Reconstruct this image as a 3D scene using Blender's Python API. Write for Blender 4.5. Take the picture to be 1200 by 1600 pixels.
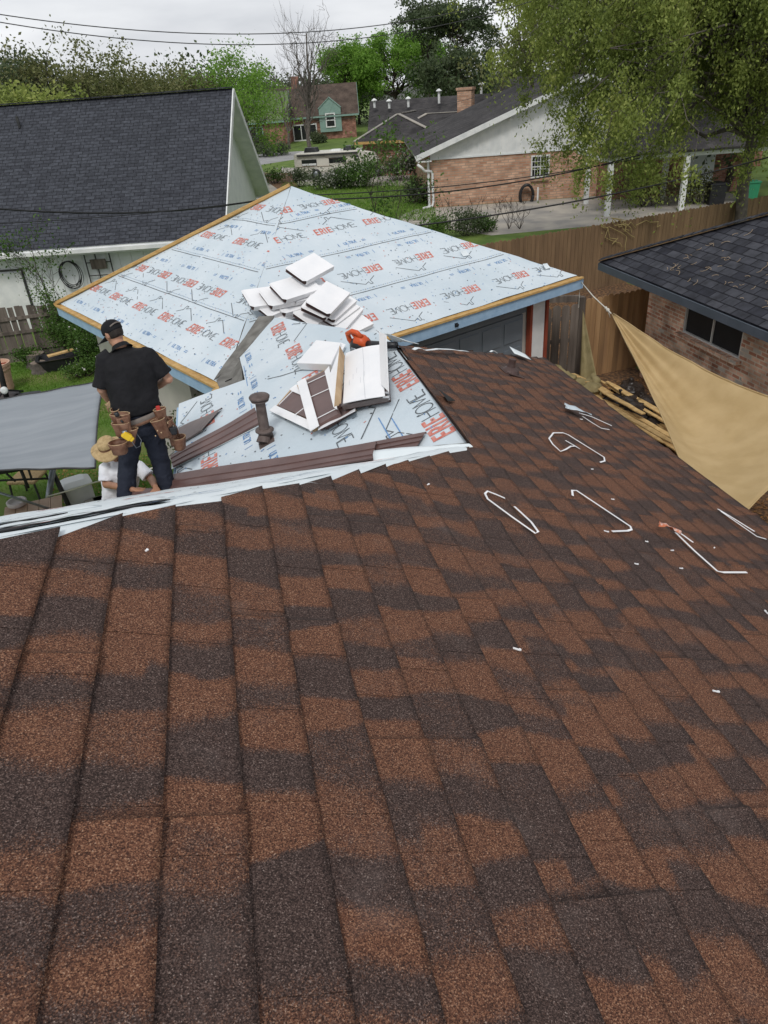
import bpy, bmesh, math, random
import numpy as np
from mathutils import Vector, Matrix
for _o in list(bpy.data.objects): bpy.data.objects.remove(_o)
SC = bpy.context.scene
COL = SC.collection
R_ = math.radians
rnd = random.Random(7)
# ------------------------------------------------------------------ camera
FPX = 1130.0; PITCH = R_(30.7); ROLL = R_(4.3); AZ = R_(-10.7); EYE = np.array([0, 0, 6.4])
_F = np.array([0, math.cos(PITCH), -math.sin(PITCH)]); _R0 = np.array([1., 0, 0]); _U0 = np.cross(_R0, _F)
_R = math.cos(ROLL)*_R0 - math.sin(ROLL)*_U0
_U = np.cross(_R, _F)
_M = np.array([[math.cos(AZ), -math.sin(AZ), 0], [math.sin(AZ), math.cos(AZ), 0], [0, 0, 1.]])   # camera azimuth frame -> house frame
cR, cU, cF = _M@_R, _M@_U, _M@_F
cam_d = bpy.data.cameras.new('camera'); cam = bpy.data.objects.new('camera', cam_d); COL.objects.link(cam); SC.camera = cam
cam_d.sensor_fit = 'VERTICAL'; cam_d.sensor_height = 36.0; cam_d.lens = FPX/1600*36
cam_d.clip_start = 0.05; cam_d.clip_end = 3000
cam.matrix_world = Matrix([[cR[0], cU[0], -cF[0], EYE[0]], [cR[1], cU[1], -cF[1], EYE[1]], [cR[2], cU[2], -cF[2], EYE[2]], [0, 0, 0, 1]])
# ------------------------------------------------------------------ light: overcast daylight
SUN_EL, SUN_AZ = R_(52), R_(200)
w = bpy.data.worlds.new('World'); SC.world = w; w.use_nodes = True
nt = w.node_tree; nt.nodes.clear()
out = nt.nodes.new('ShaderNodeOutputWorld'); bg = nt.nodes.new('ShaderNodeBackground')
sky = nt.nodes.new('ShaderNodeTexSky'); sky.sky_type = 'NISHITA'; sky.sun_disc = False
sky.sun_elevation = SUN_EL; sky.sun_rotation = SUN_AZ; sky.air_density = 1.0; sky.dust_density = 3.0
tc = nt.nodes.new('ShaderNodeTexCoord'); mp = nt.nodes.new('ShaderNodeMapping'); mp.inputs['Scale'].default_value = (1.0, 1.0, 4.2)
nz = nt.nodes.new('ShaderNodeTexNoise'); nz.inputs['Scale'].default_value = 2.3; nz.inputs['Detail'].default_value = 6; nz.inputs['Roughness'].default_value = .52
rp = nt.nodes.new('ShaderNodeValToRGB')
rp.color_ramp.elements[0].position = .34; rp.color_ramp.elements[0].color = (5.6, 5.8, 6.2, 1)
rp.color_ramp.elements[1].position = .66; rp.color_ramp.elements[1].color = (9.2, 9.3, 9.5, 1)
mx = nt.nodes.new('ShaderNodeMix'); mx.data_type = 'RGBA'; mx.inputs['Factor'].default_value = .93
nt.links.new(tc.outputs['Generated'], mp.inputs['Vector']); nt.links.new(mp.outputs[0], nz.inputs['Vector'])
nt.links.new(nz.outputs['Fac'], rp.inputs[0]); nt.links.new(sky.outputs[0], mx.inputs[6]); nt.links.new(rp.outputs[0], mx.inputs[7])
sx = nt.nodes.new('ShaderNodeSeparateXYZ'); nt.links.new(tc.outputs['Generated'], sx.inputs[0])
hz = nt.nodes.new('ShaderNodeMapRange'); hz.inputs[1].default_value = 0.0; hz.inputs[2].default_value = .30; hz.inputs[3].default_value = 1.22; hz.inputs[4].default_value = 1.0; nt.links.new(sx.outputs[2], hz.inputs[0])
hm = nt.nodes.new('ShaderNodeMix'); hm.data_type = 'RGBA'; hm.blend_type = 'MULTIPLY'; hm.inputs['Factor'].default_value = 1; nt.links.new(mx.outputs[2], hm.inputs[6]); nt.links.new(hz.outputs[0], hm.inputs[7])
nt.links.new(hm.outputs[2], bg.inputs[0]); bg.inputs[1].default_value = .10; nt.links.new(bg.outputs[0], out.inputs[0])
sl = bpy.data.lights.new('sun', 'SUN'); sl.energy = 1.7; sl.angle = R_(14); sl.color = (1, .965, .92)
so = bpy.data.objects.new('sun', sl); COL.objects.link(so)
_sd = Vector((math.sin(SUN_AZ)*math.cos(SUN_EL), math.cos(SUN_AZ)*math.cos(SUN_EL), math.sin(SUN_EL)))
so.rotation_euler = _sd.to_track_quat('Z', 'Y').to_euler()
SC.view_settings.view_transform = 'Standard'; SC.view_settings.look = 'None'; SC.view_settings.exposure = 0.0; SC.view_settings.gamma = 1.0
SC.render.resolution_x = 768; SC.render.resolution_y = 1024
# ------------------------------------------------------------------ measuring helpers (photo pixel + known height / plane -> point of the place)
def ray(x, y): return cR*(x-600)/FPX + cU*(800-y)/FPX + cF
def at(x, y, z):
    r = ray(x, y); return EYE + r*((z-6.4)/r[2])
def onpl(x, y, n, p):
    r = ray(x, y); n = np.asarray(n, float); return EYE + r*(np.dot(n, np.asarray(p)-EYE)/np.dot(n, r))
def dist(x, y, L):            # point on the ray at horizontal distance L
    r = ray(x, y); return EYE + r*(L/math.hypot(r[0], r[1]))
def V(*a): return np.array(a, float)
def nrm(v): v = np.asarray(v, float); return v/np.linalg.norm(v)
# ------------------------------------------------------------------ materials
def _mat(name):
    m = bpy.data.materials.new(name); m.use_nodes = True
    return m, m.node_tree, m.node_tree.nodes['Principled BSDF']
def mat(name, c1, c2=None, scale=8, rough=.75, bump=0, bscale=None, stretch=(1, 1, 1), uv=False, metal=0, detail=5, c3=None, lo=.35, hi=.65, spec=.3):
    m, t, b = _mat(name); N = t.nodes.new; L = t.links.new
    b.inputs['Roughness'].default_value = rough; b.inputs['Metallic'].default_value = metal
    b.inputs['Specular IOR Level'].default_value = spec
    tc = N('ShaderNodeTexCoord'); mp = N('ShaderNodeMapping'); mp.inputs['Scale'].default_value = stretch
    L(tc.outputs['UV' if uv else 'Object'], mp.inputs[0])
    if c2 is None: c2 = tuple(x*.86 for x in c1)
    n = N('ShaderNodeTexNoise'); n.inputs['Scale'].default_value = scale; n.inputs['Detail'].default_value = detail; L(mp.outputs[0], n.inputs['Vector'])
    r = N('ShaderNodeValToRGB'); e = r.color_ramp.elements
    e[0].position = lo; e[0].color = (*c1, 1); e[1].position = hi; e[1].color = (*c2, 1)
    if c3: k = e.new((lo+hi)/2); k.color = (*c3, 1)
    L(n.outputs['Fac'], r.inputs[0]); L(r.outputs[0], b.inputs['Base Color'])
    if bump:
        n2 = N('ShaderNodeTexNoise'); n2.inputs['Scale'].default_value = bscale or scale*3; n2.inputs['Detail'].default_value = 4; L(mp.outputs[0], n2.inputs['Vector'])
        bp = N('ShaderNodeBump'); bp.inputs['Strength'].default_value = bump; bp.inputs['Distance'].default_value = .02; L(n2.outputs['Fac'], bp.inputs['Height']); L(bp.outputs[0], b.inputs['Normal'])
    return m
def brickmat(name, c1, c2, mortar, bw, bh, ms=.012, rough=.85, bump=.4, offset=.5, var=.5, nscale=3.0, white=None, tint=None):
    """rows of bricks / shingles laid out in metres on each face's own (u along, v up) coordinates"""
    m, t, b = _mat(name); N = t.nodes.new; L = t.links.new
    b.inputs['Roughness'].default_value = rough; b.inputs['Specular IOR Level'].default_value = .2
    uvn = N('ShaderNodeTexCoord')
    br = N('ShaderNodeTexBrick'); br.inputs['Scale'].default_value = 1.0; br.inputs['Brick Width'].default_value = bw; br.inputs['Row Height'].default_value = bh
    br.inputs['Mortar Size'].default_value = ms; br.offset = offset; br.inputs['Mortar Smooth'].default_value = .3; br.inputs['Bias'].default_value = 0
    br.inputs['Color1'].default_value = (*c1, 1); br.inputs['Color2'].default_value = (*c2, 1); br.inputs['Mortar'].default_value = (*mortar, 1)
    L(uvn.outputs['UV'], br.inputs['Vector'])
    n = N('ShaderNodeTexNoise'); n.inputs['Scale'].default_value = nscale; n.inputs['Detail'].default_value = 6; L(uvn.outputs['UV'], n.inputs['Vector'])
    mr = N('ShaderNodeMapRange'); mr.inputs[1].default_value = .3; mr.inputs[2].default_value = .7; mr.inputs[3].default_value = 1-var; mr.inputs[4].default_value = 1+var; L(n.outputs['Fac'], mr.inputs[0])
    mu = N('ShaderNodeMix'); mu.data_type = 'RGBA'; mu.blend_type = 'MULTIPLY'; mu.inputs['Factor'].default_value = 1
    L(br.outputs['Color'], mu.inputs[6]); L(mr.outputs[0], mu.inputs[7]); col = mu.outputs[2]
    if white:      # leftover light bricks in patches
        b2 = N('ShaderNodeTexBrick'); b2.inputs['Scale'].default_value = 1; b2.inputs['Brick Width'].default_value = bw; b2.inputs['Row Height'].default_value = bh; b2.inputs['Mortar Size'].default_value = ms; b2.offset = offset
        b2.inputs['Color1'].default_value = (0, 0, 0, 1); b2.inputs['Color2'].default_value = (1, 1, 1, 1); b2.inputs['Mortar'].default_value = (0, 0, 0, 1); L(uvn.outputs['UV'], b2.inputs['Vector'])
        n3 = N('ShaderNodeTexNoise'); n3.inputs['Scale'].default_value = .9; L(uvn.outputs['UV'], n3.inputs['Vector'])
        mm = N('ShaderNodeMath'); mm.operation = 'MULTIPLY'; L(b2.outputs['Color'], mm.inputs[0]); L(n3.outputs['Fac'], mm.inputs[1])
        gt = N('ShaderNodeMath'); gt.operation = 'GREATER_THAN'; gt.inputs[1].default_value = white; L(mm.outputs[0], gt.inputs[0])
        m3 = N('ShaderNodeMix'); m3.data_type = 'RGBA'; L(gt.outputs[0], m3.inputs[0]); L(col, m3.inputs[6]); m3.inputs[7].default_value = (.5, .47, .43, 1); col = m3.outputs[2]
    L(col, b.inputs['Base Color'])
    bp = N('ShaderNodeBump'); bp.inputs['Strength'].default_value = bump; bp.inputs['Distance'].default_value = .01; bp.invert = True
    L(br.outputs['Fac'], bp.inputs['Height']); L(bp.outputs[0], b.inputs['Normal'])
    return m
def leafmat(name, cols, trans=.35):
    m, t, b = _mat(name); N = t.nodes.new; L = t.links.new
    g = N('ShaderNodeNewGeometry'); r = N('ShaderNodeValToRGB'); e = r.color_ramp.elements
    e[0].color = (*cols[0], 1); e[1].color = (*cols[-1], 1)
    for i, c in enumerate(cols[1:-1]): k = e.new((i+1)/(len(cols)-1)); k.color = (*c, 1)
    tc = N('ShaderNodeTexCoord'); n = N('ShaderNodeTexNoise'); n.inputs['Scale'].default_value = .55; n.inputs['Detail'].default_value = 3; L(tc.outputs['Object'], n.inputs['Vector'])
    a = N('ShaderNodeMath'); a.operation = 'MULTIPLY_ADD'; a.inputs[1].default_value = .45; L(g.outputs['Random Per Island'], a.inputs[0])
    s = N('ShaderNodeMapRange'); s.inputs[1].default_value = .3; s.inputs[2].default_value = .7; s.inputs[3].default_value = 0; s.inputs[4].default_value = .55; L(n.outputs['Fac'], s.inputs[0]); L(s.outputs[0], a.inputs[2])
    L(a.outputs[0], r.inputs[0]); L(r.outputs[0], b.inputs['Base Color']); b.inputs['Roughness'].default_value = .55; b.inputs['Specular IOR Level'].default_value = .25
    tr = N('ShaderNodeBsdfTranslucent'); L(r.outputs[0], tr.inputs[0]); ms = N('ShaderNodeMixShader'); ms.inputs[0].default_value = trans
    L(b.outputs[0], ms.inputs[1]); L(tr.outputs[0], ms.inputs[2]); L(ms.outputs[0], t.nodes['Material Output'].inputs[0])
    return m
def shinglemat(name):
    """mineral granules; the painted-in colour blend of each laminated tab comes from the 'tone' attribute of the shingles"""
    m, t, b = _mat(name); N = t.nodes.new; L = t.links.new
    b.inputs['Roughness'].default_value = .85; b.inputs['Specular IOR Level'].default_value = .22
    tc = N('ShaderNodeTexCoord'); at_ = N('ShaderNodeAttribute'); at_.attribute_name = 'tone'
    vo = N('ShaderNodeTexVoronoi'); vo.inputs['Scale'].default_value = 350; L(tc.outputs['Object'], vo.inputs['Vector'])
    sp = N('ShaderNodeSeparateColor'); L(vo.outputs['Color'], sp.inputs[0])
    n1 = N('ShaderNodeTexNoise'); n1.inputs['Scale'].default_value = 230; n1.inputs['Detail'].default_value = 2; L(tc.outputs['Object'], n1.inputs['Vector'])
    g = N('ShaderNodeMath'); g.operation = 'MULTIPLY_ADD'; g.inputs[1].default_value = .55; L(sp.outputs[0], g.inputs[0])
    g2 = N('ShaderNodeMapRange'); g2.inputs[1].default_value = .3; g2.inputs[2].default_value = .7; g2.inputs[3].default_value = 0; g2.inputs[4].default_value = .45; L(n1.outputs['Fac'], g2.inputs[0]); L(g2.outputs[0], g.inputs[2])
    def ramp(cs):
        r = N('ShaderNodeValToRGB'); e = r.color_ramp.elements; e[0].color = (*cs[0][1], 1); e[0].position = cs[0][0]; e[1].color = (*cs[-1][1], 1); e[1].position = cs[-1][0]
        for p, c in cs[1:-1]: k = e.new(p); k.color = (*c, 1)
        L(g.outputs[0], r.inputs[0]); return r
    rust = ramp([(.05, (.022, .011, .008)), (.33, (.070, .031, .020)), (.58, (.145, .063, .037)), (.82, (.27, .138, .080)), (.97, (.40, .28, .20))])
    dark = ramp([(.05, (.012, .008, .007)), (.4, (.036, .023, .020)), (.68, (.082, .053, .045)), (.88, (.165, .120, .105)), (.97, (.32, .26, .23))])
    # soft drift of the blend boundary, so colour blocks do not end on ruler lines
    n4 = N('ShaderNodeTexNoise'); n4.inputs['Scale'].default_value = 22; n4.inputs['Detail'].default_value = 3; L(tc.outputs['Object'], n4.inputs['Vector'])
    ad = N('ShaderNodeMath'); ad.operation = 'MULTIPLY_ADD'; ad.inputs[1].default_value = .45; L(n4.outputs['Fac'], ad.inputs[0]); 
    sb = N('ShaderNodeMath'); sb.operation = 'SUBTRACT'; sb.inputs[1].default_value = .225; L(at_.outputs['Fac'], sb.inputs[0]); L(sb.outputs[0], ad.inputs[2])
    gr = N('ShaderNodeMath'); gr.operation = 'MULTIPLY_ADD'; gr.inputs[1].default_value = .36; L(sp.outputs[1], gr.inputs[0]); L(ad.outputs[0], gr.inputs[2])
    mr = N('ShaderNodeMapRange'); mr.inputs[1].default_value = .48; mr.inputs[2].default_value = .88; L(gr.outputs[0], mr.inputs[0])
    mx = N('ShaderNodeMix'); mx.data_type = 'RGBA'; L(mr.outputs[0], mx.inputs[0]); L(dark.outputs[0], mx.inputs[6]); L(rust.outputs[0], mx.inputs[7])
    # worn / dusty scuffs
    n5 = N('ShaderNodeTexNoise'); n5.inputs['Scale'].default_value = 5; n5.inputs['Detail'].default_value = 7; L(tc.outputs['Object'], n5.inputs['Vector'])
    r5 = N('ShaderNodeMapRange'); r5.inputs[1].default_value = .60; r5.inputs[2].default_value = .78; r5.inputs[4].default_value = .25; L(n5.outputs['Fac'], r5.inputs[0])
    m5 = N('ShaderNodeMix'); m5.data_type = 'RGBA'; L(r5.outputs[0], m5.inputs[0]); L(mx.outputs[2], m5.inputs[6]); m5.inputs[7].default_value = (.15, .12, .11, 1)
    L(m5.outputs[2], b.inputs['Base Color'])
    bp = N('ShaderNodeBump'); bp.inputs['Strength'].default_value = .55; bp.inputs['Distance'].default_value = .002; L(vo.outputs['Distance'], bp.inputs['Height']); L(bp.outputs[0], b.inputs['Normal'])
    return m
# ------------------------------------------------------------------ mesh builder
class MB:
    def __init__(s): s.v = []; s.f = []; s.m = []; s.tone = None
    def add(s, vs, fs, m=0):
        o = len(s.v); s.v += [tuple(map(float, p)) for p in vs]; s.f += [tuple(i+o for i in f) for f in fs]; s.m += [m]*len(fs)
    def poly(s, pts, m=0): s.add(pts, [tuple(range(len(pts)))], m)
    def box(s, c, size, ax=None, m=0, taper=1.0):
        c = V(*c); X, Y, Z = ax if ax is not None else (V(1, 0, 0), V(0, 1, 0), V(0, 0, 1)); a, b, h = [q/2 for q in size]
        vs = []
        for k in (-1, 1):
            tp = taper if k == 1 else 1
            for i, j in ((-1, -1), (1, -1), (1, 1), (-1, 1)): vs.append(c+X*a*i*tp+Y*b*j*tp+Z*h*k)
        s.add(vs, [(0, 3, 2, 1), (4, 5, 6, 7), (0, 1, 5, 4), (1, 2, 6, 5), (2, 3, 7, 6), (3, 0, 4, 7)], m)
    def beam(s, a, b, w_, h, up=(0, 0, 1), m=0):
        a = V(*a); b = V(*b); d = b-a; L = np.linalg.norm(d); d = d/L; up = V(*up)
        x = np.cross(d, up); x = nrm(x) if np.linalg.norm(x) > 1e-4 else V(1, 0, 0); z = np.cross(x, d)
        s.box((a+b)/2, (w_, L, h), (x, d, z), m)
    def tube(s, pts, r, n=8, m=0, cap=True):
        P = [V(*p) for p in pts]; rr = [r]*len(P) if np.isscalar(r) else r; vs = []; prev = None
        for i, p in enumerate(P):
            d = nrm(P[min(i+1, len(P)-1)]-P[max(i-1, 0)]+1e-9)
            if prev is None: x = np.cross(d, V(0, 0, 1)); x = x if np.linalg.norm(x) > .05 else np.cross(d, V(0, 1, 0))
            else: x = prev-d*np.dot(prev, d)
            x = nrm(x); prev = x; y = np.cross(d, x)
            for k in range(n): a = 2*math.pi*k/n; vs.append(p+(x*math.cos(a)+y*math.sin(a))*rr[i])
        fs = [(i*n+k, i*n+(k+1) % n, (i+1)*n+(k+1) % n, (i+1)*n+k) for i in range(len(P)-1) for k in range(n)]
        if cap: fs += [tuple(range(n-1, -1, -1)), tuple(range((len(P)-1)*n, len(P)*n))]
        s.add(vs, fs, m)
    def loft(s, rings, n=18, m=0, cap=True):
        """rings: (centre, axis1, axis2[, power])"""
        vs = []
        for rg in rings:
            c, a1, a2 = [V(*q) for q in rg[:3]]; pw = rg[3] if len(rg) > 3 else 2.0
            for k in range(n):
                t = 2*math.pi*k/n; co, si = math.cos(t), math.sin(t); e = 2/pw
                vs.append(c+a1*(abs(co)**e*(1 if co >= 0 else -1))+a2*(abs(si)**e*(1 if si >= 0 else -1)))
        fs = [(i*n+k, i*n+(k+1) % n, (i+1)*n+(k+1) % n, (i+1)*n+k) for i in range(len(rings)-1) for k in range(n)]
        if cap: fs += [tuple(range(n-1, -1, -1)), tuple(range((len(rings)-1)*n, len(rings)*n))]
        s.add(vs, fs, m)
    def lathe(s, prof, o=(0, 0, 0), ax=(0, 0, 1), n=20, m=0):
        ax = nrm(ax); x = np.cross(ax, V(0, 1, 0)); x = nrm(x) if np.linalg.norm(x) > .1 else V(1, 0, 0); y = np.cross(ax, x)
        s.loft([(V(*o)+ax*h, x*max(r, .0005), y*max(r, .0005)) for r, h in prof], n, m)
    def ball(s, c, r, n=12, m=0):
        rx, ry, rz = (r, r, r) if np.isscalar(r) else r
        s.loft([(V(*c)+V(0, 0, -rz*math.cos(math.pi*i/8)), V(rx*max(.02, math.sin(math.pi*i/8)), 0, 0), V(0, ry*max(.02, math.sin(math.pi*i/8)), 0)) for i in range(9)], n, m)
    def slab(s, pts, t, m=0, ms=None):
        """flat polygon with thickness t below it"""
        P = [V(*p) for p in pts]; n = nrm(np.cross(P[1]-P[0], P[2]-P[0])); 
        if n[2] < -1e-6: P = P[::-1]; n = -n
        k = len(P); Q = [p-n*t for p in P]
        s.add(P+Q, [tuple(range(k))], m); o = len(s.v)-2*k
        s.f.append(tuple(o+k+i for i in range(k-1, -1, -1))); s.m.append(m if ms is None else ms)
        for i in range(k): s.f.append((o+i, o+k+i, o+k+(i+1) % k, o+(i+1) % k)); s.m.append(m if ms is None else ms)
    def grid(s, fn, nu, nv, m=0, flip=False):
        vs = [fn(i/nu, j/nv) for j in range(nv+1) for i in range(nu+1)]; W = nu+1
        fs = [(j*W+i, j*W+i+1, (j+1)*W+i+1, (j+1)*W+i) for j in range(nv) for i in range(nu)]
        if flip: fs = [f[::-1] for f in fs]
        s.add(vs, fs, m)
    def sheet(s, fn, nu, nv, t=.003, m=0):
        """grid with a little thickness along its local normal"""
        g = np.array([[fn(i/nu, j/nv) for i in range(nu+1)] for j in range(nv+1)])
        du = np.gradient(g, axis=1); dv = np.gradient(g, axis=0); n = np.cross(du, dv); n /= np.linalg.norm(n, axis=2, keepdims=True)+1e-9
        if n[..., 2].mean() < 0: n = -n
        h = g-n*t; W = nu+1; A = list(g.reshape(-1, 3))+list(h.reshape(-1, 3)); K = (nu+1)*(nv+1); fs = []
        for j in range(nv):
            for i in range(nu):
                a = (j*W+i, j*W+i+1, (j+1)*W+i+1, (j+1)*W+i); fs += [a, tuple(q+K for q in a[::-1])]
        for i in range(nu): fs += [(i, i+K, i+1+K, i+1), (nv*W+i+1, nv*W+i+1+K, nv*W+i+K, nv*W+i)]
        for j in range(nv): fs += [((j+1)*W, (j+1)*W+K, j*W+K, j*W), (j*W+nu, j*W+nu+K, (j+1)*W+nu+K, (j+1)*W+nu)]
        s.add(A, fs, m)
    def build(s, name, mats, parent=None, smooth=False, uv=True, bevel=0):
        me = bpy.data.meshes.new(name); me.from_pydata(s.v, [], s.f)
        for mt in (mats if isinstance(mats, (list, tuple)) else [mats]): me.materials.append(mt)
        me.polygons.foreach_set('material_index', s.m)
        if smooth: me.polygons.foreach_set('use_smooth', [True]*len(me.polygons))
        if uv: auto_uv(me)
        o = bpy.data.objects.new(name, me); COL.objects.link(o); adopt(o, parent)
        if bevel:
            bv = o.modifiers.new('bevel', 'BEVEL'); bv.width = bevel; bv.segments = 2; bv.limit_method = 'ANGLE'
        return o
def adopt(o, parent):
    if parent is not None:
        o.parent = parent; o.matrix_parent_inverse = world_of(parent).inverted()
def world_of(o):
    m = Matrix.LocRotScale(o.location, o.rotation_euler, o.scale)
    return m if o.parent is None else world_of(o.parent) @ o.matrix_parent_inverse @ m
def auto_uv(me):
    n = len(me.loops)
    if not n: return
    co = np.empty(len(me.vertices)*3); me.vertices.foreach_get('co', co); co = co.reshape(-1, 3)
    vi = np.empty(n, int); me.loops.foreach_get('vertex_index', vi)
    ls = np.empty(len(me.polygons), int); lt = np.empty(len(me.polygons), int); me.polygons.foreach_get('loop_start', ls); me.polygons.foreach_get('loop_total', lt)
    pn = np.empty(len(me.polygons)*3); me.polygons.foreach_get('normal', pn); pn = pn.reshape(-1, 3)
    fi = np.repeat(np.arange(len(lt)), lt); N = pn[fi]; C = co[vi]
    u = np.stack([-N[:, 1], N[:, 0], 0*N[:, 0]], 1); L = np.linalg.norm(u, axis=1); fl = L < .05; u[fl] = (1, 0, 0); L[fl] = 1; u /= L[:, None]
    v = np.cross(N, u); uv = np.stack([(C*u).sum(1), (C*v).sum(1)], 1)
    lay = me.uv_layers.new(name='UVMap'); lay.data.foreach_set('uv', uv.ravel())
def raw(name, verts, faces, mats, parent=None, smooth=False, link=True):
    """fast path for numpy arrays of quads"""
    me = bpy.data.meshes.new(name); nv, nf, k = len(verts), len(faces), faces.shape[1]
    me.vertices.add(nv); me.vertices.foreach_set('co', verts.astype(np.float32).ravel())
    me.loops.add(nf*k); me.loops.foreach_set('vertex_index', faces.astype(np.int32).ravel())
    me.polygons.add(nf); me.polygons.foreach_set('loop_start', np.arange(0, nf*k, k, dtype=np.int32)); me.polygons.foreach_set('loop_total', np.full(nf, k, np.int32))
    if smooth: me.polygons.foreach_set('use_smooth', np.ones(nf, bool))
    me.materials.append(mats); me.update(calc_edges=True)
    if not link: return me
    o = bpy.data.objects.new(name, me); COL.objects.link(o); adopt(o, parent); return o
def fuse(mb, name, mt, parent=None, voxel=.012, it=6, fac=.5, disp=0, dscale=.1):
    """melt overlapping shapes into ONE continuous smooth surface"""
    me = bpy.data.meshes.new('tmp'); me.from_pydata(mb.v, [], mb.f); o = bpy.data.objects.new('tmp', me); COL.objects.link(o)
    r = o.modifiers.new('r', 'REMESH'); r.mode = 'VOXEL'; r.voxel_size = voxel
    if it: q = o.modifiers.new('s', 'SMOOTH'); q.iterations = it; q.factor = fac
    if disp:
        tx = bpy.data.textures.new('folds', 'CLOUDS'); tx.noise_scale = dscale; d = o.modifiers.new('d', 'DISPLACE'); d.texture = tx; d.strength = disp; d.mid_level = .5; d.texture_coords = 'GLOBAL'
    dg = bpy.context.evaluated_depsgraph_get(); dg.update(); ev = o.evaluated_get(dg); m2 = bpy.data.meshes.new_from_object(ev); m2.name = name
    bpy.data.objects.remove(o)
    m2.materials.clear(); m2.materials.append(mt); m2.polygons.foreach_set('use_smooth', [True]*len(m2.polygons))
    ob = bpy.data.objects.new(name, m2); COL.objects.link(ob); adopt(ob, parent); return ob
def thing(name, label, cat, loc=(0, 0, 0), rz=0, group=None, rot=None):
    o = bpy.data.objects.new(name, None); COL.objects.link(o); o.location = tuple(map(float, loc)); o.rotation_euler = rot if rot is not None else (0, 0, rz)
    o.empty_display_size = .1; o['label'] = label; o['category'] = cat
    if group: o['group'] = group
    return o
def tag(o, label, cat, group=None):
    o['label'] = label; o['category'] = cat
    if group: o['group'] = group
    return o
def kind(o, k='structure', label=None):
    o['kind'] = k
    if label: o['label'] = label
    return o
def dup(o, loc, rz=0, label=None, scale=None, rot=None):
    def cp(q, par):
        c = q.copy(); COL.objects.link(c)
        if par is not None: c.parent = par
        for ch in [k for k in bpy.data.objects if k.parent == q]: cp(ch, c)
        return c
    c = cp(o, None); c.location = tuple(map(float, loc)); c.rotation_euler = rot if rot is not None else (0, 0, rz)
    if scale: c.scale = (scale,)*3 if np.isscalar(scale) else scale
    if label: c['label'] = label
    return c
def hn(x, y=0.0, k=0):        # cheap smooth value noise
    xi, yi = math.floor(x), math.floor(y); fx, fy = x-xi, y-yi; fx = fx*fx*(3-2*fx); fy = fy*fy*(3-2*fy)
    def h(a, b): q = math.sin(a*127.1+b*311.7+k*74.7)*43758.5453; return q-math.floor(q)
    return (h(xi, yi)*(1-fx)+h(xi+1, yi)*fx)*(1-fy)+(h(xi, yi+1)*(1-fx)+h(xi+1, yi+1)*fx)*fy
# ------------------------------------------------------------------ material library
M = {}
M['shingle'] = shinglemat('brown_blend_shingle')
M['membrane'] = mat('underlayment', (.50, .58, .635), (.585, .65, .695), 1.2, .52, .35, 7, detail=5, spec=.3)
M['membrane_w'] = mat('underlayment_white', (.66, .72, .75), (.72, .78, .80), 3, .6, .2, 12)
M['ink_red'] = mat('ink_red', (.50, .135, .10), (.60, .27, .23), 20, .7)
M['ink_black'] = mat('ink_black', (.07, .08, .09), (.13, .14, .15), 20, .7)
M['ink_blue'] = mat('ink_blue', (.10, .22, .44), (.17, .31, .54), 20, .7)
M['felt'] = mat('old_deck_felt', (.20, .195, .18), (.12, .115, .105), 6, .9, .3)
M['wood_new'] = mat('new_lumber', (.55, .36, .14), (.42, .25, .09), 9, .7, .2, 30, stretch=(1, 1, 4))
M['lath'] = mat('torn_off_lath', (.66, .46, .21), (.48, .31, .13), 7, .8, .2, 30)
M['fascia_blue'] = mat('pale_blue_fascia', (.33, .48, .64), (.27, .41, .57), 6, .5)
M['white'] = mat('white_paint', (.72, .73, .72), (.60, .62, .62), 3, .5)
M['white_dirty'] = mat('white_wood_siding', (.70, .73, .73), (.62, .65, .66), 2, .6)
M['offwhite'] = mat('offwhite_wall', (.52, .50, .45), (.46, .44, .40), 2, .8, .1)
M['metal_brown'] = mat('brown_coated_metal', (.105, .058, .052), (.135, .078, .070), 4, .38, 0, spec=.5)
M['metal_brown2'] = mat('brown_grey_metal', (.135, .105, .10), (.165, .13, .12), 4, .4, 0, spec=.5)
M['pipe_brown'] = mat('rusted_brown_pipe', (.075, .055, .05), (.13, .10, .09), 12, .6, .15)
M['card_white'] = mat('white_cardboard', (.76, .77, .79), (.83, .83, .84), 3, .55)
M['card_kraft'] = mat('kraft_cardboard', (.42, .29, .17), (.50, .36, .22), 6, .8)
M['black'] = mat('black_matte', (.012, .012, .013), (.022, .022, .024), 6, .6)
M['blackplastic'] = mat('black_plastic', (.015, .016, .018), (.025, .026, .03), 6, .35)
M['orange'] = mat('orange_plastic', (.50, .075, .02), (.58, .10, .03), 8, .4)
M['roof_dark'] = brickmat('charcoal_shingles', (.034, .037, .046), (.054, .059, .072), (.014, .015, .019), .32, .145, .012, .8, .6, .37, .35, 9)
M['roof_dark2'] = brickmat('dark_architectural_shingles', (.018, .019, .026), (.050, .052, .062), (.010, .010, .014), .36, .2, .014, .8, .8, .43, .4, 5)
M['roof_brown'] = brickmat('weathered_brown_shingles', (.075, .055, .045), (.10, .075, .06), (.04, .03, .025), .3, .15, .01, .9, .3, .4, .35, 1.0)
M['roof_grey'] = brickmat('weathered_dark_grey_shingles', (.040, .038, .040), (.062, .058, .058), (.025, .024, .025), .3, .15, .01, .9, .3, .4, .4, .8)
M['brick_pink'] = brickmat('orange_pink_brick', (.36, .19, .12), (.58, .37, .26), (.34, .26, .20), .40, .13, .022, .9, .3, .5, .18, 2.2)
M['brick_mix'] = brickmat('reclaimed_brick', (.42, .19, .125), (.74, .52, .39), (.62, .55, .46), .22, .078, .012, .9, .5, .5, .5, 2.2, white=.52)
M['brick_red'] = brickmat('far_red_brick', (.20, .07, .05), (.34, .17, .12), (.25, .2, .17), .3, .1, .012, .9, .2, .5, .5, 1.4)
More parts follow.
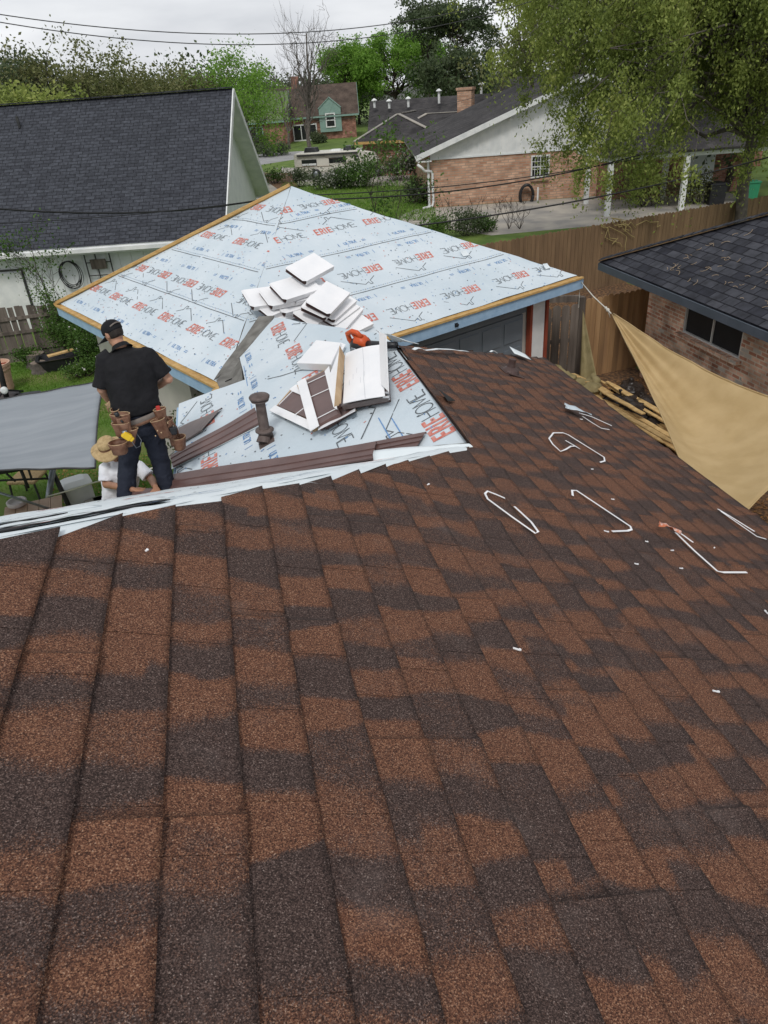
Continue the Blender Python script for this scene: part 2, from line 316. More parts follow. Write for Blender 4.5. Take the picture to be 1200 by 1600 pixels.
M['concrete'] = mat('concrete', (.42, .385, .33), (.25, .24, .225), .7, .9, .1, 20, detail=8)
M['asphalt'] = mat('street_asphalt', (.30, .30, .30), (.24, .24, .24), .5, .9)
M['grass'] = mat('lawn', (.070, .125, .022), (.13, .19, .04), .9, .95, .4, 30, detail=9, c3=(.10, .155, .03))
M['yard'] = mat('patchy_yard', (.085, .16, .025), (.20, .155, .085), .55, .95, .5, 40, detail=10, c3=(.11, .16, .035), lo=.46, hi=.70)
M['mulch'] = mat('leaf_litter', (.06, .038, .025), (.24, .13, .06), 14, .95, .6, 40, detail=6, c3=(.12, .07, .04))
M['fence_new'] = mat('cedar_pickets', (.36, .225, .115), (.25, .15, .078), 2.2, .8, .2, 20, stretch=(3, 3, .35), c3=(.31, .185, .09))
M['fence_tan'] = mat('brown_stained_pickets', (.21, .135, .075), (.145, .092, .052), 2.2, .8, .2, 20, stretch=(3, 3, .35))
M['fence_old'] = mat('weathered_grey_pickets', (.16, .135, .115), (.085, .07, .06), 2.4, .9, .3, 20, stretch=(4, 4, .35))
M['bark'] = mat('bark', (.075, .06, .048), (.035, .028, .022), 9, .95, .4, 30)
M['bark_grey'] = mat('grey_bark', (.15, .13, .115), (.08, .07, .062), 6, .95, .3)
M['leaf_oak'] = leafmat('oak_leaves', [(.05, .068, .022), (.11, .13, .045), (.17, .18, .07), (.22, .21, .10)])
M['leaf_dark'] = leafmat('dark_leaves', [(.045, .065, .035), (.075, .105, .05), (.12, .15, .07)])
M['leaf_bright'] = leafmat('bright_spring_leaves', [(.10, .21, .03), (.18, .34, .05), (.28, .45, .09)], .5)
M['leaf_lime'] = leafmat('willow_leaves', [(.07, .10, .03), (.18, .23, .055), (.30, .36, .09), (.44, .45, .15)], .45)
M['leaf_yard'] = leafmat('yard_leaves', [(.03, .07, .014), (.07, .14, .026), (.14, .22, .05)])
M['leaf_white'] = leafmat('pale_blossom', [(.45, .45, .42), (.65, .64, .6)])
M['blade'] = leafmat('grass_blades', [(.07, .16, .018), (.14, .27, .035), (.22, .32, .06)], .4)
M['litter'] = leafmat('fallen_leaves', [(.16, .07, .025), (.30, .15, .05), (.40, .22, .09)], .1)
M['sail_tan'] = mat('tan_shade_cloth', (.40, .285, .135), (.46, .335, .17), 3, .75, .3, 8)
M['sail_grey'] = mat('grey_shade_cloth', (.225, .25, .275), (.265, .29, .315), 2, .8, .2, 9, stretch=(.4, 3, 1))
M['tarp'] = mat('khaki_canvas', (.22, .18, .085), (.29, .24, .125), 6, .85, .4, 20)
M['steel'] = mat('galvanised_steel', (.30, .33, .36), (.22, .24, .27), 9, .35, 0, metal=.6)
M['frame_black'] = mat('dark_metal_frame', (.03, .03, .032), (.05, .05, .05), 9, .5)
M['skin'] = mat('skin', (.42, .235, .16), (.36, .19, .125), 12, .55)
M['skin2'] = mat('tanned_skin', (.36, .19, .12), (.30, .15, .09), 12, .55)
M['hair'] = mat('dark_hair', (.015, .011, .009), (.03, .022, .018), 40, .6)
M['polo'] = mat('black_polo_knit', (.0055, .0055, .007), (.010, .010, .0125), 6, .85, .35, 9)
M['jeans'] = mat('navy_trousers', (.010, .013, .024), (.018, .022, .036), 8, .85, .3, 12)
M['tee'] = mat('white_tee', (.66, .68, .74), (.74, .76, .80), 5, .8, .2, 10)
M['leather'] = mat('worn_brown_leather', (.105, .045, .026), (.19, .10, .062), 14, .55, .3, 30)
M['leather2'] = mat('grey_brown_belt', (.15, .125, .11), (.20, .17, .15), 12, .7)
M['straw'] = mat('straw', (.46, .34, .18), (.34, .24, .12), 30, .8, .3, 60)
M['yellow'] = mat('yellow_plastic', (.72, .48, .03), (.65, .42, .02), 9, .4)
M['red'] = mat('red_plastic', (.42, .04, .03), (.36, .03, .025), 9, .4)
M['glass'] = mat('dark_window_glass', (.012, .014, .016), (.02, .022, .025), 2, .12, spec=.6)
M['green_paint'] = mat('pale_green_paint', (.22, .33, .29), (.19, .29, .26), 3, .6)
M['green_bin'] = mat('green_bin_plastic', (.03, .22, .11), (.03, .19, .10), 3, .4)
M['terracotta'] = mat('pinkish_plastic', (.52, .34, .25), (.46, .29, .21), 6, .6)
M['table'] = mat('tan_painted_planks', (.50, .36, .27), (.43, .30, .22), 6, .6)
M['rope'] = mat('white_rope', (.62, .60, .54), (.5, .48, .42), 40, .8)
M['door_grey'] = mat('blue_grey_garage_door', (.14, .165, .19), (.16, .185, .21), 2, .5)
M['trim_red'] = mat('red_brown_trim', (.28, .065, .035), (.22, .05, .03), 4, .5)
M['bagplastic'] = mat('black_bag_plastic', (.022, .018, .016), (.045, .035, .03), 6, .3, .5, 14)
M['ac_grey'] = mat('dark_screen', (.016, .017, .019), (.022, .023, .026), 4, .6)
M['rv_white'] = mat('cream_gelcoat', (.62, .60, .53), (.56, .54, .48), 2, .35)
M['hill'] = mat('distant_woods', (.085, .088, .085), (.13, .13, .12), .12, .95)
# ================================================================== GROUND AND FAR SETTING
def flat(name, pts, z, mt, knd='structure', n=1):
    mb = MB(); mb.poly([(p[0], p[1], z) for p in pts]); o = mb.build(name, mt); o['kind'] = knd; return o
flat('ground', [(-400, -60), (400, -60), (500, 900), (-500, 900)], 0.0, M['grass'])
flat('yard', [(-12, 2), (8.7, 2), (8.9, 23.0), (-12, 23.6)], .004, M['yard'])
def px0(*ps, z=0): return [at(x, y, z) for x, y in ps]
_c0, _c1 = at(674, 325, 0), at(920, 307, 0); _wd = nrm(_c1-_c0); _wn = V(-_wd[1], _wd[0], 0)     # far brick house: wall direction, inward normal
flat('driveway', [_c0-_wd*1.0-_wn*.1, _c0+_wd*16-_wn*.1, _c0+_wd*16-_wn*8.0, _c0+_wd*2-_wn*9.5, _c0-_wd*2.5-_wn*3.4], .006, M['concrete'])
flat('street', px0((250, 262), (380, 262), (500, 243), (470, 236), (380, 243), (250, 250)), .004, M['asphalt'])
flat('rv_pad', px0((440, 290), (640, 290), (640, 265), (440, 262)), .005, M['concrete'])
flat('flower_bed', px0((405, 300), (470, 300), (455, 270), (405, 270)), .008, M['mulch'])
flat('path', px0((400, 312), (440, 300), (420, 286), (400, 290)), .010, M['concrete'])
flat('leaf_litter_ground', [(4.2, 2.5), (9.1, 2.5), (9.4, 15.8), (4.6, 15.8)], .010, M['mulch'])
flat('gravel_strip', [(6.4, 15.2), (14, 16.0), (13.2, 22.8), (7.4, 21.5)], .014, M['mulch'])
# the low dark mounds on the horizon (far woods)
def hills():
    mb = MB(); pts = []
    def f(u, v):
        a = R_(-50+100*u); r = 330+60*v; z = math.sin(math.pi*min(1, v*1.0))*(2.5+3.5*hn(u*34, 1)+1.2*hn(u*120, 2))
        return V(math.sin(a)*r, math.cos(a)*r, z)
    mb.grid(f, 260, 8); o = mb.build('hills', M['hill'], smooth=True); o['kind'] = 'structure'
hills()
# ================================================================== OUR HOUSE : main roof, hip, lower wing
TAN, TAN3 = .4452, .485; TH = math.atan(TAN)
J = V(1.6, 4.59, 4.05)
n1 = nrm(V(TAN, 0, 1)); n4 = nrm(V(-TAN, 0, 1)); n3 = nrm(V(0, TAN3, 1))
def z1(X): return J[2]-TAN*(X-J[0])
def z4(X): return J[2]-TAN*(J[0]-X)
def z3(Y): return J[2]-TAN3*(Y-J[1])
def hipY(X): return J[1]+.918*(X-J[0])
def farY(X): return 7.12+.80*(X-1.6)
house = thing('house', 'brown shingled hip roofed house in the foreground, its side slopes stripped to printed underlayment', 'house', (1.6, 2, 0))
def walls(mb, pts, z0, z1_, m=0):
    for i in range(len(pts)):
        a, b = pts[i], pts[(i+1) % len(pts)]; zt0 = z1_ if np.isscalar(z1_) else z1_[i]; zt1 = z1_ if np.isscalar(z1_) else z1_[(i+1) % len(pts)]
        mb.poly([(a[0], a[1], z0), (b[0], b[1], z0), (b[0], b[1], zt1), (a[0], a[1], zt0)], m)
_m = MB(); walls(_m, [(-3.3, -2.6), (3.72, -2.6), (3.72, 8.55), (1.68, 6.9), (.5, 9.9), (-.45, 8.9), (-.45, 6.5), (-3.3, 6.5)], 0, [2.85, 2.85, 2.85, 3.7, 3.2, 2.85, 2.85, 2.85])
_m.build('wall', M['brick_mix'], house)
def shingles():
    n = n1; dn = V(math.cos(TH), 0, -math.sin(TH)); Y = V(0, 1, 0); p1 = EYE - n*np.dot(n, EYE-J)      # foot of the eye on the slope
    verts, faces, tone = [], [], []
    r = random.Random(11)
    def P(s, y, h): return p1+dn*s+Y*y+n*h
    EX = .20; s_of = lambda X: (X-p1[0])/math.cos(TH)
    for k in range(-16, 26):
        s0 = .066+EX*k; s1 = s0+EX; X0 = p1[0]+math.cos(TH)*s0; X1 = p1[0]+math.cos(TH)*s1; Xm = (X0+X1)/2
        if X0 < -3.45: continue
        elast = X0 > 4.05
        if X0 > 4.08: break
        if X0 < J[0]-.02: ya, yb = hipY(X0)-r.uniform(.0, .075), hipY(X1)-r.uniform(.0, .085)
        else: ya, yb = farY(X0), farY(X1)
        if X0 < J[0] <= X1: ya, yb = hipY(X0), farY(X1)-.02
        ymax = max(ya, yb)
        # laminated tabs (raised) and, independently, the colour blend along the course
        y = -1.9-r.random()*.3; segs = []; tab = r.random() < .5; blocks = []; yb_ = -2.2-r.random()*.3; dk = r.random() < .5
        joint = -1.6 + ((k//2)*.87 % 1.4) + (.02 if k % 2 else 0); joints = [joint+1.4*i for i in range(-1, 9)]
        while yb_ < ymax+.5:
            L = r.uniform(.09, .24)
            blocks.append((yb_, r.uniform(.06, .36) if dk else r.uniform(.58, .98), r.choice((.012, .025, .04, .06)), r.uniform(-.5, .5), (r.choice((.07, -.07, .10)) if r.random() < .10 else 0), r.uniform(.3, .7))); yb_ += L
            if r.random() < .90: dk = not dk
        while y < ymax:
            L = r.uniform(.16, .5) if tab else r.uniform(.12, .35)
            if not tab or True:      # tabs begin where a colour block begins, as printed on the sheet
                nb = [q[0] for q in blocks if q[0] > y+.08 and abs(q[0]-(y+L)) < .09]
                if nb and r.random() < .7: L = nb[0]-y
            segs.append([y, y+L, tab, 0]); y += L; tab = not tab
        cut = []
        for a, b, t, v in segs:
            js = [q for q in joints if a+.02 < q < b-.02]; pts = [a]+js+[b]
            for i in range(len(pts)-1): cut.append((pts[i], pts[i+1], t, v, i > 0))
        def tn(y, idx, q):
            y2 = y+.030*(hn(y*4, k, 3)-.5)+.050*(hn(q*1.6+k*5, y*2.2, 6)-.5); v = blocks[0][1]
            for (p, val, wd, sk, st, sq) in blocks[1:]:
                e = p+sk*.12*(q-.5)+(st if q > sq else 0)
                if y2 < e-wd:
                    if y2 < e-.3: break
                    continue
                t = min(1, max(0, (y2-e+wd)/(2*wd))); t = t*t*(3-2*t); v = v*(1-t)+val*t
            return v
        for ci, (a, b, t, v, jn) in enumerate(cut):
            ny = max(1, int((b-a)/.022)); nq = 8 if X0 < 1.2 else (5 if X0 < 3 else 3)
            lift_t = .0014 if t else 0
            jl = .0
            base = len(verts)
            near_j = min([b-q if abs(b-q) < .001 else 9 for q in joints]+[9])
            for i in range(ny+1):
                yy = a+(b-a)*i/ny
                endlift = 0
                for q in joints:
                    if 0 <= q-yy < .12: endlift = max(endlift, (.007+.012*hn(k*2.7, q*1.3, 8))*(1-(q-yy)/.12))
                for j in range(nq+1):
                    f = j/nq; lim = ya+(yb-ya)*f
                    if k*.2+.066 < s_of(J[0]) and X1 > J[0] and X0 < J[0]: lim = hipY(p1[0]+math.cos(TH)*(s0+EX*f)) if f < .6 else farY(J[0])
                    yc = min(yy, lim)
                    verts.append(P(s0+EX*f+(.002*(hn(yy*9, k, 5)-.5) if j == nq else 0), yc, .001+.0155*f+lift_t+endlift*f)); tone.append(tn(yy, ci, f))
            W = nq+1
            for i in range(ny):
                for j in range(nq):
                    if a+(b-a)*i/ny >= ya+(yb-ya)*(j/nq) and a+(b-a)*i/ny >= ya+(yb-ya)*((j+1)/nq): continue
                    q = base+i*W+j; faces.append((q, q+1, q+1+W, q+W))
            # butt edge (faces down-slope) and the tab's two side edges
            vb = len(verts)
            for i in range(ny+1):
                q = base+i*W+nq; p = verts[q]; verts.append(p-n*(.021+lift_t)); tone.append(tone[q]*.4-.1)  # butt face toned darker to stand for its shadow line
            for i in range(ny):
                q = base+i*W+nq
                if np.allclose(verts[q], verts[q+W]): continue
                faces.append((q, vb+i, vb+i+1, q+W))
            for i, fl in ((0, 0), (ny, 1)):
                if not any(abs((a if i == 0 else b)-q) < .001 for q in joints): continue
                vb = len(verts)
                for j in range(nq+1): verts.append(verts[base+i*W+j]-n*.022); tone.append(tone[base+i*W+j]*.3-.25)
                for j in range(nq):
                    q = base+i*W+j; fc = (q, vb+j, vb+j+1, q+1); faces.append(fc if fl else fc[::-1])
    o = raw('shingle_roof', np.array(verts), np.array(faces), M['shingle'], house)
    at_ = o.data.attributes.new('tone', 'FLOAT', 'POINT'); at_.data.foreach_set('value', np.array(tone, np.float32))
    o['label'] = 'brown and charcoal laminated shingle slope'
    # deck under the shingles
    mb = MB(); zz = -.012
    mb.slab([(-3.5, -2.8, z1(-3.5)+zz), (4.06, -2.8, z1(4.06)+zz), (4.06, farY(4.06)-.02, z1(4.06)+zz), (1.6, farY(1.6)-.02, z1(1.6)+zz), (1.6, 4.55, z1(1.6)+zz), (-3.5, hipY(-3.5)-.06, z1(-3.5)+zz)], .02)
    mb.build('roof_deck', M['felt'], house)
shingles()
# white curled underlayment scraps along the far cut edge and the fascia under the right eave
_m = MB(); _m.beam((4.10, -2.5, z1(4.1)-.09), (4.10, 8.95, z1(4.1)-.09), .03, .15); _m.build('fascia', M['fascia_blue'], house)
# ---- clipped, gently rippled sheets
def clip_cell(poly, x0, x1, y0, y1):
    for ax, lim, sg in ((0, x0, 1), (0, x1, -1), (1, y0, 1), (1, y1, -1)):
        outp = []
        for i in range(len(poly)):
            p, q = poly[i], poly[(i+1) % len(poly)]; dp, dq = sg*(p[ax]-lim), sg*(q[ax]-lim)
            if dp >= 0: outp.append(p)
            if dp*dq < 0: t = dp/(dp-dq); outp.append((p[0]+(q[0]-p[0])*t, p[1]+(q[1]-p[1])*t))
        poly = outp
        if len(poly) < 3: return None
    return poly
def rippled(name, poly, to3, cell, mt, parent, smooth=True):
    xs = [p[0] for p in poly]; ys = [p[1] for p in poly]; key = {}; vs = []; fs = []
    def vid(p):
        k = (round(p[0], 4), round(p[1], 4))
        if k not in key: key[k] = len(vs); vs.append(tuple(to3(*p)))
        return key[k]
    X = math.floor(min(xs)/cell)*cell
    while X < max(xs):
        Y = math.floor(min(ys)/cell)*cell
        while Y < max(ys):
            c = clip_cell(poly, X, X+cell, Y, Y+cell)
            if c:
                f = []; [f.append(i) for i in (vid(p) for p in c) if not f or f[-1] != i]
                if len(f) > 2 and f[0] == f[-1]: f.pop()
                if len(set(f)) > 2 and len(set(f)) == len(f): fs.append(tuple(f))
            Y += cell
        X += cell
    mb = MB(); mb.v = vs; mb.f = fs; mb.m = [0]*len(fs); return mb.build(name, mt, parent, smooth=smooth)
# ---- printed lettering as flat strokes
def stroke(mb, pts, w_, T, m):
    for a, b in zip(pts[:-1], pts[1:]):
        d = math.hypot(b[0]-a[0], b[1]-a[1])
        if d < 1e-6: continue
        ux, uy = (b[0]-a[0])/d, (b[1]-a[1])/d; e = w_*.45
        A = (a[0]-ux*e, a[1]-uy*e); B = (b[0]+ux*e, b[1]+uy*e); px, py = -uy*w_/2, ux*w_/2
        mb.poly([T(A[0]+px, A[1]+py), T(A[0]-px, A[1]-py), T(B[0]-px, B[1]-py), T(B[0]+px, B[1]+py)], m)
_O = [(.5+.5*math.cos(i*math.pi/9), .5+.5*math.sin(i*math.pi/9)) for i in range(19)]
GL = {'E': [[(1, 0), (0, 0), (0, 1), (1, 1)], [(0, .5), (.85, .5)]], 'R': [[(0, 0), (0, 1), (.7, 1), (.95, .85), (.95, .65), (.7, .48), (0, .48)], [(.5, .48), (1, 0)]],
      'I': [[(0, 0), (0, 1)]], 'H': [[(0, 0), (0, 1)], [(1, 0), (1, 1)], [(0, .5), (1, .5)]], 'O': [_O], 'M': [[(0, 0), (.08, 1), (.5, .15), (.92, 1), (1, 0)]],
      'U': [[(0, 1), (0, .25), (.25, 0), (.75, 0), (1, .25), (1, 1)]], 'L': [[(0, 1), (0, 0), (1, 0)]], 'T': [[(0, 1), (1, 1)], [(.5, 0), (.5, 1)]], 'A': [[(0, 0), (.5, 1), (1, 0)], [(.2, .35), (.8, .35)]],
      '.': [[(0, 0), (0, .05)]]}
def word(mb, txt, x, y, h, w_, T, m, adv, slant=0):
    for ch, cw in zip(txt, adv):
        for st in GL[ch]: stroke(mb, [(x+a*cw+slant*b*h, y+b*h) for a, b in st], w_, T, m)
        x += cw+w_*1.55
    return x
def logo(mb, T0, ox, oy, flip=False, rot=None):
    """red ERIE + thin HOME. under a gable outline, baseline through (ox, oy)"""
    c, s = (1, 0) if rot is None else rot
    if flip: c, s = -c, -s
    T = lambda a, b: T0(ox+c*a-s*b, oy+s*a+c*b)
    x = word(mb, 'ERIE', 0, 0, .150, .032, T, 0, (.058, .066, .010, .058), .12)
    x = word(mb, 'HOME', x+.0, .004, .145, .0095, T, 1, (.105, .135, .135, .075), .04)
    stroke(mb, [(x, .0), (x+.012, 0)], .014, T, 1)
    stroke(mb, [(.98, .20), (.60, .42), (.50, .375), (.50, .44), (.445, .44), (.445, .345), (.30, .265)], .011, T, 1)
def ultra(mb, T0, ox, oy, flip=False, rot=None):
    c, s = (1, 0) if rot is None else rot
    if flip: c, s = -c, -s
    T = lambda a, b: T0(ox+c*a-s*b, oy+s*a+c*b)
    word(mb, 'ULTRA', 0, 0, .065, .012, T, 2, (.04, .036, .04, .04, .045))
    stroke(mb, [(.42, .02), (.50, .02)], .012, T, 2); stroke(mb, [(.42, .05), (.50, .05)], .010, T, 2); stroke(mb, [(-.12, -.01), (-.12, .07)], .010, T, 2)
def lapline(mb, T, v, u0, u1, clipf, dash=True):
    u = u0
    while u < u1:
        if clipf(u, v) and clipf(u+.2, v):
            stroke(mb, [(u, v), (u+.2, v)], .013, T, 1)
            if dash:
                for q in range(4): stroke(mb, [(u+q*.05, v+.055), (u+q*.05+.018, v+.055)], .009, T, 1 if q % 2 else 2)
        u += .2
def specks(mb, T, u0, u1, v0, v1, clipf, n, r):
    for _ in range(n):
        u, v = r.uniform(u0, u1), r.uniform(v0, v1)
        if clipf(u, v): a = r.uniform(0, 3); q = r.uniform(.006, .011); stroke(mb, [(u, v), (u+math.cos(a)*q*1.3, v+math.sin(a)*q*1.3)], q*1.5, T, r.choice((1, 2, 2, 1, 0)))
def inside(poly):
    def f(x, y):
        c = False
        for i in range(len(poly)):
            (x0, y0), (x1, y1) = poly[i], poly[i-1]
            if (y0 > y) != (y1 > y) and x < (x1-x0)*(y-y0)/(y1-y0)+x0: c = not c
        return c
    return f
INK = [M['ink_red'], M['ink_black'], M['ink_blue']]
# ---- wing's left slope (P4) and the hip-end slope (P3)
P4poly = [(1.6, 4.59), (-.86, 6.85), (-.86, 9.28), (.03, 8.72), (.02, 9.6), (.60, 10.45), (1.56, 7.6), (1.6, 7.12)]
def rp4(x, y, h=0):
    return V(x, y, z4(x)) + n4*(.006+.020*(hn(x*2.2, y*2.2, 1)-.5)+.012*(hn(x*6, y*4, 2)-.5)+h)
u4 = rippled('underlayment', P4poly, lambda x, y: rp4(x, y), .12, M['membrane'], house)
_m = MB(); T = lambda a, b: rp4(a, b, .004); ins4 = inside(P4poly)
class Clip(MB):            # lettering kept on its sheet
    def __init__(s, f): super().__init__(); s.ok = f
_m = MB()
R_dn = (0, -1)            # reading towards -Y : direction vector (cos, sin) = (0,-1)
def T4(a, b): return rp4(a, b, .004)
for X_, Y_ in ((.52, 10.0), (.60, 8.85), (.66, 7.70), (.72, 6.62)): logo(_m, T4, X_, Y_, rot=(0, -1))
for X_, Y_ in ((1.56, 4.95), (1.57, 6.05)): logo(_m, T4, X_-.02, Y_, rot=(0, 1))
for X_, Y_ in ((-.40, 6.75), (-.40, 7.95)): logo(_m, T4, X_, Y_, rot=(0, 1))
for Y_ in (6.25, 7.35, 8.4, 9.45): ultra(_m, T4, .14 if Y_ < 7 else .10, Y_+.1, rot=(0, -1)); 
for Y_ in (5.9, 6.9, 7.9): ultra(_m, T4, -.02, Y_, rot=(0, 1))
stroke(_m, [(1.12, 5.15), (1.12, 7.4)], .010, T4, 2); stroke(_m, [(1.21, 5.05), (1.21, 7.4)], .010, T4, 2); stroke(_m, [(.05, 6.0), (.05, 9.2)], .008, T4, 2)
stroke(_m, [(.30, 8.25), (.45, 8.12), (.60, 8.02), (.88, 7.72)], .014, T4, 1)
specks(_m, T4, -.8, 1.55, 4.7, 10, ins4, 260, random.Random(5))
k = [i for i, f in enumerate(_m.f) if ins4(*np.mean([_m.v[q] for q in f], axis=0)[:2])]; _m.f = [_m.f[i] for i in k]; _m.m = [_m.m[i] for i in k]
_m.build('lettering', INK, u4)
# sheathing edge / fascia under P4 eave and under its ragged far cut
_m = MB(); _m.slab([(p[0], p[1], z4(p[0])-.008) for p in P4poly], .05); _m.build('sheathing', M['felt'], house)
_m = MB(); _m.beam((-.88, 6.9, z4(-.86)-.10), (-.88, 9.25, z4(-.86)-.10), .03, .13); _m.build('fascia', M['fascia_blue'], house)
# hip-end slope, seen at a grazing angle
P3poly = [(1.6, 4.60), (-.86, 6.85), (-3.5, 6.85), (-3.5, hipY(-3.5)+.02)]
def rp3(x, y, h=0): return V(x, y, z3(y)) + n3*(.008+.016*(hn(x*2.5, y*2.5, 4)-.5)+h)
u3 = rippled('underlayment', P3poly, lambda x, y: rp3(x, y), .14, M['membrane_w'], house)
_m = MB(); ins3 = inside(P3poly)
for X_, Y_ in ((-3.2, 4.3), (-2.1, 4.3), (-1.0, 5.0), (-2.0, 6.2)): logo(_m, lambda a, b: rp3(a, b, .004), X_, Y_, rot=(1, 0))
specks(_m, lambda a, b: rp3(a, b, .004), -3.4, 1, 2, 6.8, ins3, 120, random.Random(6))
k = [i for i, f in enumerate(_m.f) if ins3(*np.mean([_m.v[q] for q in f], axis=0)[:2])]; _m.f = [_m.f[i] for i in k]; _m.m = [_m.m[i] for i in k]
_m.build('lettering', INK, u3)
_m = MB(); _m.slab([(p[0], p[1], z3(p[1])-.010) for p in P3poly], .05); _m.build('sheathing', M['felt'], house)
# strips of underlayment lapped along the stripped hip, plus black strips that paint the gap shade between them
hd = nrm(V(1, .918, 0)); hq = V(-hd[1], hd[0], 0)
def hipstrip(s0, s1, w0, w1, lift, name, mt, seed, label=None):
    """strip along the hip from distance s0..s1 down-hip before J, reaching w0..w1 away on the end slope"""
    mb = MB()
    def f(u, v):
        s = s0+(s1-s0)*u; a = w0[0]+(w0[1]-w0[0])*u; b = w1[0]+(w1[1]-w1[0])*u
        ww = a+(b-a)*v+(.035*(hn(s*5, seed)-.5)+.02*(hn(s*17, seed)-.5))*(1 if v > .5 else .15)
        p = V(J[0], J[1], 0)-hd*s+hq*ww; z = (z3(p[1])+lift*min(1, ww/.06)) if ww > 0 else z1(p[0])-.004
        return V(p[0], p[1], z+(0 if ww < 0 else 1)*(.014*(hn(s*3.3, seed+3)-.3)*v+.010*hn(s*11, v*3, seed)))
    mb.sheet(f, 60, 5, .004); o = mb.build(name, mt, house, smooth=True)
    if label: o['label'] = label
    return o
hipstrip(.02, 5.4, (-.16, -.16), (.26, .34), .012, 'hip_underlayment', M['membrane_w'], 3)
hipstrip(2.55, 5.4, (.15, .20), (.30, .40), .034, 'hip_underlayment', M['membrane_w'], 5)
hipstrip(2.62, 5.2, (.09, .12), (.20, .26), .024, 'hip_gap_shade', M['black'], 6, 'black strip painted in for the shaded gap between the white strips')
hipstrip(2.95, 5.2, (.34, .44), (.40, .60), .040, 'hip_gap_shade', M['black'], 8, 'black strip painted in for the shaded gap between the white strips')
hipstrip(2.75, 5.4, (.42, .55), (.55, .80), .046, 'hip_underlayment', M['membrane_w'], 9)
# printed scribbles on the hip strip
_m = MB()
def Th(s, ww): 
    p = V(J[0], J[1], 0)-hd*s+hq*ww; return V(p[0], p[1], z3(p[1])+.030)
r = random.Random(3)
for s_, ww in ((2.75, .12), (2.35, .17), (2.55, .16), (1.9, .15), (1.65, .18)):
    pts = [(s_+.05*math.cos(a*1.1)*(1+a*.15), ww+.035*math.sin(a*1.4)) for a in range(7)]
    stroke(_m, pts, .010, Th, 2)
for s_ in (3.35, 3.15, 1.05, .9): stroke(_m, [(s_, .12), (s_+.13, .14)], .03, Th, 0); stroke(_m, [(s_+.02, .19), (s_+.12, .2)], .02, Th, 0)
_m.build('lettering', INK, house)
# grey felt peeping out at the valley head
_m = MB()
_m.sheet(lambda u, v: V(1.38-.30*v+.18*u, 4.86+.28*v-.2*u, 0)+V(0, 0, z4(1.38-.30*v+.18*u)+.022), 4, 4, .006); _m.build('felt_patch', M['felt'], house)
# ================================================================== GARAGE (square hip roof)
GA_ = R_(-26.4); uA = -V(math.sin(GA_), math.cos(GA_), 0); uC = V(math.cos(GA_), -math.sin(GA_), 0)
gB = at(350, 605, 2.8); gA = gB-uA*7.30; gC = gB+uC*8.04; gD = gA+uC*8.04; gP = V(*at(455, 292, 4.74))
garage = thing('garage', 'hip roofed garage behind the wing, covered in printed pale blue underlayment', 'garage', ((gA+gC)/2)*V(1, 1, 0))
def frame(o, a, b):
    n = nrm(np.cross(b-o, gP-o)); u = nrm(b-o)
    if n[2] < 0: n = -n
    v = np.cross(n, u)
    if v[2] < 0: v = -v
    return o, u, v, n
fA = frame(gB, gB-uA*-1, gB) if False else None
nA = nrm(np.cross(gP-gB, gA-gB)); nA = nA if nA[2] > 0 else -nA; vA = nrm(gP-gB-uA*np.dot(gP-gB, uA)); vA = vA if vA[2] > 0 else -vA
nB = nrm(np.cross(gC-gB, gP-gB)); nB = nB if nB[2] > 0 else -nB; vB = nrm(gP-gB-uC*np.dot(gP-gB, uC))
def TA(u, v, h=0): return gB+uA*u+vA*v+nA*(.006+.026*(hn(u*1.7, v*2, 5)-.5)+.012*(hn(u*5, v*3, 6)-.5)+.006*(hn(u*2+v*9, u*1.1, 2)-.5)+h)
def TB(u, v, h=0): return gB+uC*u+vB*v+nB*(.006+.026*(hn(u*1.7, v*2, 7)-.5)+.012*(hn(u*3, v*5, 8)-.5)+.006*(hn(u*8+v*2, v*1.1, 2)-.5)+h)
PA = (float(np.dot(gP-gB, uA)), float(np.dot(gP-gB, vA))); PB = (float(np.dot(gP-gB, uC)), float(np.dot(gP-gB, vB)))
polyA = [(-.02, .02), (-7.28, .02), PA]; polyB = [(.02, .02), (8.0, .03), PB]
uA_ = rippled('underlayment', polyA, lambda u, v: TA(u, v), .16, M['membrane'], garage)
uB_ = rippled('underlayment', polyB, lambda u, v: TB(u, v), .16, M['membrane'], garage)
insA, insB = inside(polyA), inside(polyB)
_m = MB(); t = lambda a, b: TA(a, b, .004)
for u in (-1.0, -2.15, -3.3, -4.45, -5.6, -6.7): logo(_m, t, u-.05, .62)
for u in (-.9, -2.35, -3.4, -4.5, -5.6): logo(_m, t, u, 1.62, flip=True)
for u in (-2.5, -3.75, -5.05): logo(_m, t, u, 2.72)
for u in (-3.0, -4.1): logo(_m, t, u, 3.85, flip=True)
for u in (-.9, -2.1, -3.3, -4.5, -5.7, -6.7): ultra(_m, t, u, .22)
for u in (-1.4, -2.7, -4.0, -5.2): ultra(_m, t, u, 1.92, flip=True); ultra(_m, t, u+.5, 2.36)
for u in (-3.0, -4.2): ultra(_m, t, u, 3.18, flip=True)
for v in (1.17, 2.2, 3.35): lapline(_m, t, v, -6.9, -.2, insA)
specks(_m, t, -7.2, 0, 0, 4.4, insA, 900, random.Random(8))
def keep(mb, fn):
    k = [i for i, f in enumerate(mb.f) if fn(np.mean([mb.v[q] for q in f], axis=0))]; mb.f = [mb.f[i] for i in k]; mb.m = [mb.m[i] for i in k]
keep(_m, lambda c: insA(float(np.dot(c-gB, uA)), float(np.dot(c-gB, vA)))); _m.build('lettering', INK, uA_)
_m = MB(); t = lambda a, b: TB(a, b, .004)
for u in (1.9, 3.15, 4.35, 5.6, 6.95, 8.1): logo(_m, t, u, .56, flip=True)
for u in (1.7, 2.9, 4.15, 5.4, 6.6): logo(_m, t, u, 1.72, flip=True)
